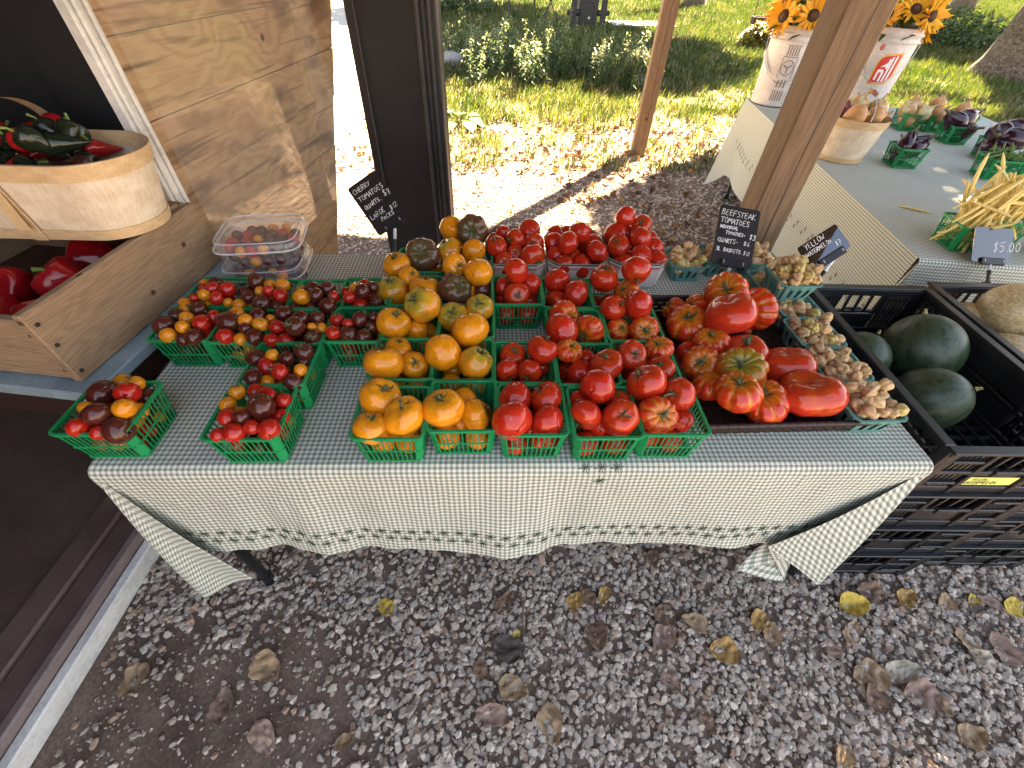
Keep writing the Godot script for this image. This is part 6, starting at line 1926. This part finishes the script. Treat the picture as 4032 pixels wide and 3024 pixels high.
func build_vegetables():
	var f := Transform3D(Basis(Vector3.UP, YAW), Vector3(1.665, T + .002, -1.43))
	var W := func(x: float, z: float, h := 0.0) -> Vector3: return Vector3(x, T + .002 + h, z)
	# --- green baskets
	var yb := [[1.845, -1.545, "of yellow beans at the near corner of the vegetable table"], [2.02, -1.60, "of yellow beans, second from the table's near corner"], [2.20, -1.46, "of yellow beans half hidden by the five dollar sign"]]
	for q in yb: green_basket("green quart basket " + q[2], W.call(q[0], q[1]), YAW)
	green_basket("green quart basket of small aubergines beside the bushel basket", W.call(2.225, -2.455), YAW)
	for q in [[2.86, -2.90, "of aubergines next to the onions"], [2.86, -2.60, "of aubergines next to the green beans"], [2.62, -2.31, "of green beans behind the yellow beans"], [2.77, -2.29, "of green beans at the table's outer side"], [2.74, -3.16, "of onions beyond the bushel basket"], [2.90, -3.14, "of onions, second beyond the bushel basket"], [3.06, -3.13, "of onions nearest the aubergines"]]:
		green_basket("green quart basket " + q[2], W.call(q[0], q[1]), YAW)
	# --- beans
	var yel := []
	var grn := []
	for k in 5:
		yel.append(bean_mesh(900 + k, Color(.80, .64, .22) * (.88 + .06 * k)))
		grn.append(bean_mesh(920 + k, Color(.10, .18, .035) * (.8 + .1 * k)))
	for q in yb:
		for i in 88:
			var h := .05 + .20 * pow(rng.randf(), 1.25)
			var sp: float = .026 + .12 * max(0.0, h - .10)
			var p: Vector3 = W.call(q[0] + rng.randfn(.02, sp), q[1] + rng.randfn(-.015, sp), h)
			var ax := Vector3(rng.randfn(.25, .45), .9 if i % 3 else .3, rng.randfn(-.1, .5))
			var w: String = "pale yellow bean in the basket " + q[2].replace("of yellow beans ", "").replace("of yellow beans, ", "")
			place("yellow_bean", yel[rng.randi_range(0, 4)], M.skin_dull, p, ax, Vector3.ONE * rng.randf_range(.068, .09), w, "bean", w)
	var loose := place("yellow_bean", yel[2], M.skin_dull, W.call(1.90, -1.86, .006), Vector3(.7, .02, .6), Vector3.ONE * .06, "brownish loose bean lying on the cloth behind the yellow beans", "bean", "")
	for q in [[2.62, -2.31, "behind the yellow beans"], [2.77, -2.29, "at the table's outer side"]]:
		for i in 40:
			var p: Vector3 = W.call(q[0] + rng.randfn(0, .03), q[1] + rng.randfn(0, .03), .05 + .07 * rng.randf())
			var w: String = "green bean in the basket " + q[2]
			place("green_bean", grn[rng.randi_range(0, 4)], M.skin_dull, p, Vector3(rng.randfn(.1, .5), .8 if i % 2 else .25, rng.randfn(0, .5)), Vector3.ONE * rng.randf_range(.05, .066), w, "bean", w)
	# --- aubergines
	var eg := mb()
	grid(eg, 24, 18, func(u, v):
		var a: float = u * TAU
		var rr: float = pow(sin(PI * pow(v, .8)), .75) * (.36 + .30 * sstep(.1, .75, v))
		var n: float = nz(cos(a) * 2.0, v * 3.0, sin(a) * 2.0)
		return [Vector3(cos(a) * rr + .10 * sin(v * 2.5), 1.0 - 2.0 * v, sin(a) * rr), Vector2(u, v), Color(.030, .007, .017) * (1.0 + .7 * n)], true, true)
	var em := eg.commit()
	var ec := mb()
	for k in 5:
		var a := k * TAU / 5
		leafquad(ec, Vector3(cos(a) * .10 + .02, .97, sin(a) * .10), Vector3(cos(a) * .34, -.34, sin(a) * .34), .11, Color(.055, .035, .03), .1)
	tube(ec, [Vector3(.02, .9, 0), Vector3(0, 1.1, 0), Vector3(.05, 1.35, 0)], [.12, .075, .08], 7, Color(.10, .10, .05))
	var ecm := ec.commit()
	var spots := [[2.205, -2.475, .10, Vector3(.4, .6, -.3), .075, "beside the bushel basket"], [2.255, -2.435, .085, Vector3(.7, .5, -.2), .07, "beside the bushel basket"], [2.23, -2.50, .06, Vector3(.2, .4, -.6), .075, "beside the bushel basket"], [2.275, -2.48, .10, Vector3(.8, .6, .1), .065, "beside the bushel basket"], [2.19, -2.45, .045, Vector3(-.4, .3, .3), .07, "beside the bushel basket"],
		[2.820, -2.912, .115, Vector3(-.6, .3, .1), 0.100, "next to the onions"], [2.900, -2.942, .115, Vector3(.8, .3, -.2), 0.100, "next to the onions"], [2.870, -2.882, .06, Vector3(.1, .3, .6), 0.094, "next to the onions"], [2.840, -2.602, .12, Vector3(-.5, .1, .4), 0.106, "next to the green beans"], [2.920, -2.642, .13, Vector3(.8, .5, -.2), 0.112, "next to the green beans"], [2.880, -2.542, .11, Vector3(.6, .1, .2), 0.100, "next to the green beans"], [2.820, -2.562, .06, Vector3(.1, .2, .6), 0.100, "next to the green beans"], [2.900, -2.592, .055, Vector3(.4, .1, -.6), 0.094, "next to the green beans"]]
	for s in spots:
		var w: String = "glossy dark purple aubergine in the basket " + s[5]
		place("aubergine", em, M.skin, W.call(s[0], s[1], s[2]), s[3], Vector3.ONE * s[4], w, "aubergine", w, [["calyx", ecm, M.vc]])
	# --- bushel basket of onions
	var bb := thing("bushel_basket", "pale wooden bushel basket of onions on the vegetable table", "basket", W.call(1.935, -2.565))
	for part in [["stave_wall", [[.122, .001], [.138, .10], [.152, .205]], .0, M.veneer], ["top_hoop", [[.1505, .170], [.1555, .208]], .003, M.veneer_band], ["base_hoop", [[.1225, .002], [.1265, .026]], .003, M.veneer_band]]:
		var st := mb()
		var n: int = part[1].size() - 1
		for inn in 2:
			grid(st, 40, n, func(u, v):
				var k := int(round(v * n))
				var a: float = u * TAU
				var r: float = part[1][k][0] + part[2] - .003 * inn + (.0012 * (int(u * 40) % 4 == 0 as int) if part[0] == "stave_wall" else 0.0)
				return [Vector3(cos(a) * r, part[1][k][1], sin(a) * r), Vector2(u * 3.0, v), Color.WHITE], true, inn == 0)
		put(part[0], st, part[3], bb)
	var st := mb()
	lathe(st, [Vector2(0, .01), Vector2(.121, .01)], 30)
	put("wooden_floor", st, M.veneer, bb)
	st = mb()
	var hp := []
	for k in 13:
		var a := PI * k / 12.0
		hp.append(Vector3(.155 * cos(a) * .35 + .06, .20 + .10 * sin(a), -.05 - .155 * cos(a)))
	tube(st, hp, [.0025], 6)
	put("wire_handle", st, M.steel, bb)
	st = mb()
	tube(st, [hp[4], hp[5], hp[6], hp[7]], [.010], 8, Color(.34, .13, .07))
	put("wooden_grip", st, M.vc, bb)
	var oni := []
	for k in 3:
		var om := mb()
		var c1: Color = [Color(.50, .27, .10), Color(.56, .50, .27), Color(.20, .035, .05)][k]
		grid(om, 26, 18, func(u, v):
			var a: float = u * TAU
			var prof: float = pow(sin(PI * pow(clamp(v, 0.0, 1.0), .95)), .8)
			if v < .22: prof = .16 + .42 * pow(v / .22, 2.2) + .03
			if v < .01: prof = .05
			var y: float = 1.45 - 2.35 * v
			var st2: float = nz(cos(a) * 7.0, v * 1.5, sin(a) * 7.0)
			var c := c1 * (1.0 + .45 * st2)
			if k == 1 and nz(cos(a) * 1.2 + 4.0, v * 2.0, sin(a) * 1.2) > .08: c = Color(.50, .26, .09) * (1.0 + .4 * st2)
			return [Vector3(cos(a) * prof, y, sin(a) * prof) , Vector2(u, v), c], true, true)
		tube(om, [Vector3(0, 1.35, 0), Vector3(.06, 1.62, 0), Vector3(.2, 1.8, .08)], [.15, .10, .12], 7, c1 * .75)
		oni.append(om.commit())
	for s in [[1.86, -2.50, .225, 0, Vector3(.9, .2, .2), .05], [1.94, -2.62, .235, 1, Vector3(.3, .9, 0), .05], [1.97, -2.51, .22, 0, Vector3(.8, .3, .4), .045], [2.03, -2.58, .23, 1, Vector3(.4, .8, -.4), .047], [1.88, -2.64, .215, 2, Vector3(0, .7, -.4), .045], [1.97, -2.68, .215, 0, Vector3(.3, .6, -.4), .047], [1.93, -2.56, .16, 0, Vector3(.2, 1, 0), .055], [1.85, -2.58, .20, 2, Vector3(-.4, .8, 0), .045]]:
		var w: String = ["golden-brown onion", "pale greenish-white onion", "dark red onion"][s[3]] + " heaped in the bushel basket"
		place("onion", oni[s[3]], M.skin_dull, W.call(s[0], s[1], s[2] - .01), s[4], Vector3.ONE * s[5] * 1.06, w, "onion", w)
	for s in [[2.695, -3.170, .11, 1, Vector3(.3, .8, .3)], [2.775, -3.130, .10, 1, Vector3(.5, .7, .3)], [2.865, -3.110, .10, 0, Vector3(.5, .8, .2)], [2.935, -3.130, .085, 0, Vector3(-.4, .6, .3)], [2.755, -3.210, .12, 0, Vector3(.1, .9, -.3)], [2.895, -3.190, .14, 0, Vector3(.2, 1, 0)], [3.055, -3.150, .12, 0, Vector3(.1, 1, 0)], [3.125, -3.160, .09, 0, Vector3(1, .2, 0)], [3.025, -3.190, .06, 1, Vector3(.3, .6, .3)], [2.835, -3.170, .06, 0, Vector3(0, 1, 0)], [2.715, -3.140, .055, 0, Vector3(0, 1, 0)], [3.095, -3.110, .055, 0, Vector3(0, 1, 0)]]:
		var w: String = ["golden-brown onion", "pale greenish-white onion"][s[3]] + " in the green baskets beyond the bushel basket"
		place("onion", oni[s[3]], M.skin_dull, W.call(s[0], s[1], s[2] - .012), s[4], Vector3.ONE * rng.randf_range(.042, .050), w, "onion", w)
	build_buckets(W)

func pail(label: String, at: Vector3) -> Node3D:
	var o := thing("white_pail", label, "bucket", at)
	o.scale = Vector3(1.14, 1.24, 1.14)
	var st := mb()
	lathe(st, [Vector2(0, .002), Vector2(.124, .002), Vector2(.130, .008), Vector2(.139, .20), Vector2(.143, .305), Vector2(.152, .306), Vector2(.152, .312), Vector2(.144, .314), Vector2(.145, .335), Vector2(.154, .336), Vector2(.154, .343), Vector2(.147, .345), Vector2(.148, .368), Vector2(.152, .370), Vector2(.150, .374), Vector2(.144, .372), Vector2(.138, .20), Vector2(.127, .012), Vector2(0, .012)], 44)
	put("pail_shell", st, M.pail, o)
	st = mb()
	var pts := []
	for k in 17:
		var a := PI * k / 16.0
		pts.append(Vector3(-cos(a) * .157, .325 - sin(a) * .20, sin(a) * .10 + .02 * sin(a) - .02 + .06 * sin(a)).rotated(Vector3.UP, -.5))
	tube(st, pts, [.0022], 6)
	put("wire_handle", st, M.steel, o)
	st = mb()
	tube(st, [pts[2], pts[3], pts[4], pts[5]], [.007], 8)
	put("handle_grip", st, M.white_plastic, o)
	return o

# wraps a flat mark drawn in (x, y) metres on the pail's wall, facing angle a0
func on_pail(st: SurfaceTool, poly: Array, a0: float, lift: float):
	var tris := Geometry2D.triangulate_polygon(PackedVector2Array(poly))
	var map := func(p: Vector2) -> Array:
		var r: float = lerp(.130, .143, clamp((p.y - .008) / .297, 0.0, 1.0)) + lift
		var a: float = a0 + p.x / r
		return [Vector3(sin(a) * r, p.y, cos(a) * r), Vector3(sin(a), 0, cos(a))]
	var sub := func(s, t, self_: Callable, lev: int): pass
	for k in range(0, tris.size(), 3):
		var todo := [[poly[tris[k]], poly[tris[k + 1]], poly[tris[k + 2]]]]
		for lev in 3:
			var nx := []
			for t in todo:
				var m0: Vector2 = (t[0] + t[1]) * .5
				var m1: Vector2 = (t[1] + t[2]) * .5
				var m2: Vector2 = (t[2] + t[0]) * .5
				nx.append_array([[t[0], m0, m2], [m0, t[1], m1], [m2, m1, t[2]], [m0, m1, m2]])
			todo = nx
		for t in todo:
			var q := [map.call(t[0]), map.call(t[1]), map.call(t[2])]
			tri(st, [q[0][0], q[1][0], q[2][0]], [q[0][1], q[1][1], q[2][1]], [Vector2.ZERO, Vector2.ZERO, Vector2.ZERO], [Color.WHITE, Color.WHITE, Color.WHITE])

func rot_rect(cx: float, cy: float, w: float, h: float, a := 0.0) -> Array:
	var o := []
	for e in [[-1, -1], [1, -1], [1, 1], [-1, 1]]: o.append(Vector2(cx, cy) + Vector2(e[0] * w * .5, e[1] * h * .5).rotated(a))
	return o

func build_buckets(W: Callable):
	var a := pail("white plastic pail with a brown printed column, holding sunflowers", W.call(2.10, -3.75))
	var st := mb()
	# a printed column: bars, a ringed mark, bars
	for k in 5: on_pail(st, rot_rect(-.028 + k * .014, .268, .007, .040), -.42, .0008)
	for k in 5: on_pail(st, rot_rect(-.028 + k * .014, .060, .007, .050), -.42, .0008)
	for k in 3: on_pail(st, rot_rect(-.020 + k * .020, .118, .009, .036), -.42, .0008)
	on_pail(st, rot_rect(0, .292, .080, .004), -.42, .0009)
	on_pail(st, rot_rect(0, .242, .080, .004), -.42, .0009)
	on_pail(st, rot_rect(-.040, .192, .004, .095), -.42, .0009)
	on_pail(st, rot_rect(.040, .192, .004, .095), -.42, .0009)
	for k in 24:
		var t := TAU * k / 24.0
		on_pail(st, rot_rect(cos(t) * .034, .192 + sin(t) * .034, .0095, .005, t + PI / 2), -.42, .0009)
	for t in [.6, 2.7, 4.8]: on_pail(st, rot_rect(cos(t) * .013, .192 + sin(t) * .013, .026, .008, t), -.42, .0009)
	put("printed_column", st, M.print_grey, a)
	var b := pail("white plastic pail with a red and yellow emblem, holding sunflowers", W.call(2.87, -3.86))
	var fa := -.32
	var dia := func(s: float) -> Array:        # a rounded upright emblem, pointed at opposite corners
		var o := []
		for q in [[-.062, -.075], [-.062, .030], [-.052, .058], [-.030, .072], [.062, .085], [.062, -.025], [.052, -.055], [.030, -.070]]: o.append(Vector2(q[0] * s, .185 + q[1] * s))
		return o
	st = mb()
	on_pail(st, dia.call(1.0), fa, .0008)
	put("emblem_border", st, M.logo_yellow, b)
	st = mb()
	on_pail(st, dia.call(.88), fa, .0014)
	put("emblem_field", st, M.logo_red, b)
	st = mb()
	# white monogram: two stems, a roof-like stroke and an arch
	for q in [[[-.040, -.050], [-.040, -.002], [-.028, .004], [-.028, -.050]], [[-.014, -.054], [-.014, -.012], [-.002, -.012], [-.002, -.056]], [[-.028, -.012], [-.028, .002], [-.008, .002], [-.002, -.012]], [[.008, -.058], [.008, .062], [.018, .064], [.018, -.052]], [[.028, -.048], [.028, .066], [.038, .068], [.038, -.046]], [[-.034, .012], [-.004, .034], [-.004, .016]], [[-.004, .006], [-.004, .052], [.006, .054], [.006, .006]]]:
		var pl := []
		for p in q: pl.append(Vector2(p[0], .185 + p[1]))
		on_pail(st, pl, fa, .0020)
	put("emblem_monogram", st, M.chalk, b)
	st = mb()
	for k in 16:
		var t := TAU * k / 16.0
		on_pail(st, rot_rect(-.060 + cos(t) * .010, .285 + sin(t) * .011, .0052, .005, t + PI / 2), fa - .12, .0008)
	for k in 8:
		var t := TAU * k / 8.0
		on_pail(st, rot_rect(-.060 + cos(t) * .003, .285 + sin(t) * .003, .004, .003, t), fa - .12, .0008)
	put("round_seal", st, M.logo_red, b)
	# sunflowers
	var disc := mb()
	grid(disc, 26, 7, func(u, v):
		var an: float = u * TAU
		var r: float = .027 * v
		var c := mixc(Color(.10, .045, .012), Color(.035, .016, .008), sstep(.1, .8, v)) * (1.0 + .8 * nz(cos(an) * v * 20.0, sin(an) * v * 20.0))
		return [Vector3(cos(an) * r, .012 * (1.0 - v * v) + .002 * nz(cos(an) * v * 30.0, sin(an) * v * 30.0), sin(an) * r), Vector2(u, v), c], true, true)
	var dm := disc.commit()
	var pets := []
	for k in 3:
		var pm := mb()
		rng.seed = 4000 + k
		for i in 34:
			var an := TAU * i / 34.0 * 2.0 + rng.randf_range(-.1, .1)
			var d := Vector3(cos(an), 0, sin(an))
			var L := rng.randf_range(.045, .066)
			var up := rng.randf_range(-.35, .9)
			var s := Vector3(-d.z, 0, d.x) * rng.randf_range(.007, .010)
			var c := Color(.80, .40, .008).lerp(Color(.85, .52, .015), rng.randf())
			var p0 := d * .024
			var p1 := d * (.024 + L * .5) + Vector3(0, L * up * .4 + .004, 0)
			var p2 := d * (.024 + L) + Vector3(0, L * up, 0)
			var n := (Vector3.UP - d * up).normalized()
			quad(pm, p0 - s * .5, p0 + s * .5, p1 + s, p1 - s, n, c)
			tri(pm, [p1 - s, p1 + s, p2], [n, n, n], [Vector2.ZERO, Vector2.ZERO, Vector2.ZERO], [c, c, c * .9])
		pets.append(pm.commit())
	rng.seed = 2222
	var sep := mb()
	for i in 16:
		var an := TAU * i / 16.0
		leafquad(sep, Vector3(cos(an) * .02, -.008, sin(an) * .02), Vector3(cos(an) * .032, -.004, sin(an) * .032), .008, Color(.10, .17, .03), .2)
	tube(sep, [Vector3(0, -.004, 0), Vector3(0, -.012, 0), Vector3(0, -.022, 0)], [.030, .024, .008], 10, Color(.10, .16, .03))
	var sm := sep.commit()
	var spec := []
	for q in [[0, 2.10, -3.75], [1, 2.87, -3.86]]:
		for i in 11:
			var an: float = i * 2.4 + q[0]
			var rr := .05 + .165 * sqrt(i / 10.0)
			var hh := .62 - .16 * (i / 10.0) + .03 * sin(i * 1.7)
			spec.append([q[0], Vector3(q[1] + cos(an) * rr, T + hh + .02, q[2] + sin(an) * rr), Vector3(cos(an) * rr * 4.5, .8 - .07 * i, sin(an) * rr * 4.5 + .12), Vector3(q[1] + cos(an) * .06, T + .02, q[2] + sin(an) * .06)])
	for q in spec:
		var w: String = "yellow sunflower with a dark centre in the pail with the " + ["brown printed column", "red emblem"][q[0]]
		w = w.replace("yellow sunflower", ["tall", "low"][int(q[1].y < T + .57)] + " yellow sunflower").replace(" with a dark centre", " leaning toward the " + (["lawn", "yard"][int(q[2].z > .1)] if abs(q[2].z) > abs(q[2].x) else ["porch post", "field"][int(q[2].x > 0.0)]))
		var o := thing("sunflower", w, "flower", q[1], 0.0, w)
		var bs := basis_up(q[2], rng.randf() * TAU)
		for m in [["flower_disc", dm, M.vc], ["petals", pets[rng.randi_range(0, 2)], M.petal], ["sepals", sm, M.leafy]]:
			var e := obj(m[0], m[1], m[2], o)
			e.basis = bs * Basis.from_scale(Vector3.ONE * 1.38)
		var s2 := mb()
		var foot: Vector3 = q[3] - q[1]
		var nk: Vector3 = bs * Vector3(0, -.022, 0)
		tube(s2, [nk, nk + bs * Vector3(0, -.05, 0) + Vector3(0, -.02, 0), foot * .6 + Vector3(0, .02, 0), foot], [.006, .006, .006, .006], 6, Color(.11, .18, .04))
		put("stem", s2, M.vc, o)
		var s3 := mb()
		for k in 2:
			var an := rng.randf() * TAU
			var t := .12 + .10 * k
			leafquad(s3, foot * t, Vector3(cos(an), .1, sin(an)) * .10, .036, Color(.05, .10, .02).lerp(Color(.10, .16, .03), rng.randf()), .35)
		put("leaf", s3, M.leafy, o)

# ---------------------------------------------------------------- things out on the lawn
func build_yard():
	var o := thing("iron_stove", "old black iron stove with an arched door between two posts", "stove", Vector3(2.42, 0, -14.9), .05)
	var st := mb()
	box(st, Vector3(0, .34, 0), Vector3(.50, .58, .42), Basis(), .02)
	for sx in [-1, 1]: box(st, Vector3(sx * .2, .05, .1), Vector3(.05, .1, .05))
	put("firebox", st, M.black_iron, o)
	st = mb()
	var pts := []
	for k in 13:
		var a := PI * k / 12.0
		pts.append(Vector3(cos(a) * .17, .40 + sin(a) * .14, .222))
	pts = [Vector3(.17, .14, .222)] + pts + [Vector3(-.17, .14, .222), Vector3(.17, .14, .222)]
	tube(st, pts, [.012], 6)
	put("arched_door", st, M.charcoal_trim, o)
	st = mb()
	tube(st, [Vector3(.02, .22, .23), Vector3(.02, .22, .26)], [.035, .03], 10)
	put("door_knob", st, M.steel, o)
	for sx in [-1.0, 1.0]:
		st = mb()
		box(st, Vector3(sx * .40, .55, .22), Vector3(.15, 1.1, .08), Basis(), .01)
		put("iron_post", st, M.black_iron, o)
		st = mb()
		tube(st, [Vector3(sx * .26, .32, .2), Vector3(sx * .56, .32, .2)], [.07, .05], 10)
		put("axle", st, M.black_iron, o)
	o = thing("sawhorse", "thin black folding stand beside the iron stove", "stand", Vector3(1.45, 0, -15.6))
	for q in [[-.2, 0, .25, .75], [.3, 0, -.1, .75], [-.3, .7, .3, .74]]:
		st = mb()
		tube(st, [Vector3(q[0], q[1], .1), Vector3(q[2], q[3], -.1)], [.02, .02], 6)
		put("tube_leg", st, M.black_iron, o)
	o = thing("white_board", "pale grey sheet board lying flat on the lawn", "board", Vector3(4.05, .03, -15.6), .12)
	st = mb()
	box(st, Vector3(0, .02, 0), Vector3(1.75, .03, 1.1), Basis(), .004)
	put("sheet", st, M.board_grey, o)
	# swing: a dark wooden seat box on two ropes
	o = thing("garden_swing", "dark wooden swing seat hanging by two ropes over the lawn", "swing", Vector3(6.55, .30, -13.3), -.2)
	st = mb()
	box(st, Vector3(0, .02, 0), Vector3(.62, .04, .30), Basis(), .008, 0)
	for sz in [-1, 1]: box(st, Vector3(0, .11, sz * .15), Vector3(.66, .14, .03), Basis(), .008, 0)
	for sx in [-1, 1]: box(st, Vector3(sx * .33, .11, 0), Vector3(.03, .14, .30), Basis(), .008, 0)
	put("seat", st, M.brown_board, o)
	for sx in [-1.0, 1.0]:
		st = mb()
		tube(st, [Vector3(sx * .33, .12, 0), Vector3(sx * .30, 2.0, -.3), Vector3(sx * .26, 4.6, -.6)], [.012], 5, Color(.05, .04, .035))
		put("rope", st, M.vc, o)
	# thin stakes and a pale stone
	for q in [[Vector3(.35, 0, -15.0), .022, "thin dark stake standing in the grass behind the weeds"], [Vector3(1.3, 0, -19.0), .04, "stout stake at the far edge of the lawn"]]:
		st = mb()
		tube(st, [Vector3.ZERO, Vector3(.01, 1.6, 0)], [q[1], q[1] * .9], 7, Color(.06, .05, .04))
		var s := put("garden_stake", st, M.vc)
		s.position = q[0]
		tag(s, q[2], "stake")
	st = mb()
	grid(st, 20, 12, func(u, v):
		var a: float = u * TAU
		var th: float = v * PI
		var k: float = 1.0 + .25 * nz(cos(a) * 1.5, cos(th) * 1.5, sin(a) * 1.5)
		return [Vector3(cos(a) * sin(th) * .2, cos(th) * .13, sin(a) * sin(th) * .16) * k, Vector2(u, v), Color(.26, .24, .22) * k], true, true)
	var rk := put("field_stone", st, M.vc)
	rk.position = Vector3(-.75, .08, -9.2)
	tag(rk, "rounded pale field stone beside the weed clump", "stone")

func _ready():
	rng.seed = 20240
	# ---- camera
	var cam := Camera3D.new()
	cam.name = "camera"
	add_child(cam)
	cam.transform = Transform3D(Basis(Vector3(0.99917, 0.03072, 0.02668), Vector3(-0.00217, 0.69501, -0.71900), Vector3(-0.04063, 0.71834, 0.69450)).orthonormalized(), Vector3(0, 1.53, 0))
	cam.fov = 83.95
	cam.near = 0.02
	cam.far = 600.0
	cam.current = true
	# ---- sky and exposure
	var we := WorldEnvironment.new()
	var env := Environment.new()
	var sky := Sky.new()
	var sm := ProceduralSkyMaterial.new()
	sm.sky_top_color = Color(0.50, 0.575, 0.70)
	sm.sky_horizon_color = Color(0.97, 0.94, 0.89)
	sm.sky_curve = 0.28
	sm.ground_horizon_color = Color(0.5, 0.5, 0.45)
	sm.ground_bottom_color = Color(0.25, 0.22, 0.18)
	sm.sky_energy_multiplier = 0.5
	sky.sky_material = sm
	env.background_mode = Environment.BG_SKY
	env.sky = sky
	env.tonemap_mode = Environment.TONE_MAPPER_LINEAR
	env.tonemap_exposure = 21.0
	env.sdfgi_enabled = true
	env.ssao_enabled = true
	env.ssil_enabled = true
	we.environment = env
	add_child(we)
	# ---- sun: behind the yard, off to the open side
	var sun := DirectionalLight3D.new()
	sun.name = "sun"
	add_child(sun)
	sun.look_at_from_position(Vector3.ZERO, Vector3(-.45, -.707, .545), Vector3.UP)
	sun.light_energy = 1.6
	sun.light_angular_distance = 0.5
	sun.light_color = Color(1.0, 0.88, 0.72)
	sun.shadow_enabled = true
	# ---- place
	make_materials()
	build_ground()
	build_shop()
	build_sill()
	build_porch()
	build_grass()
	build_trees()
	build_weeds()
	build_tables()
	build_leaves()
	# ---- things
	build_tomatoes()
	build_ground_cherries()
	build_bin()
	build_crates()
	build_clamshells()
	build_vegetables()
	build_signs()
	build_yard()
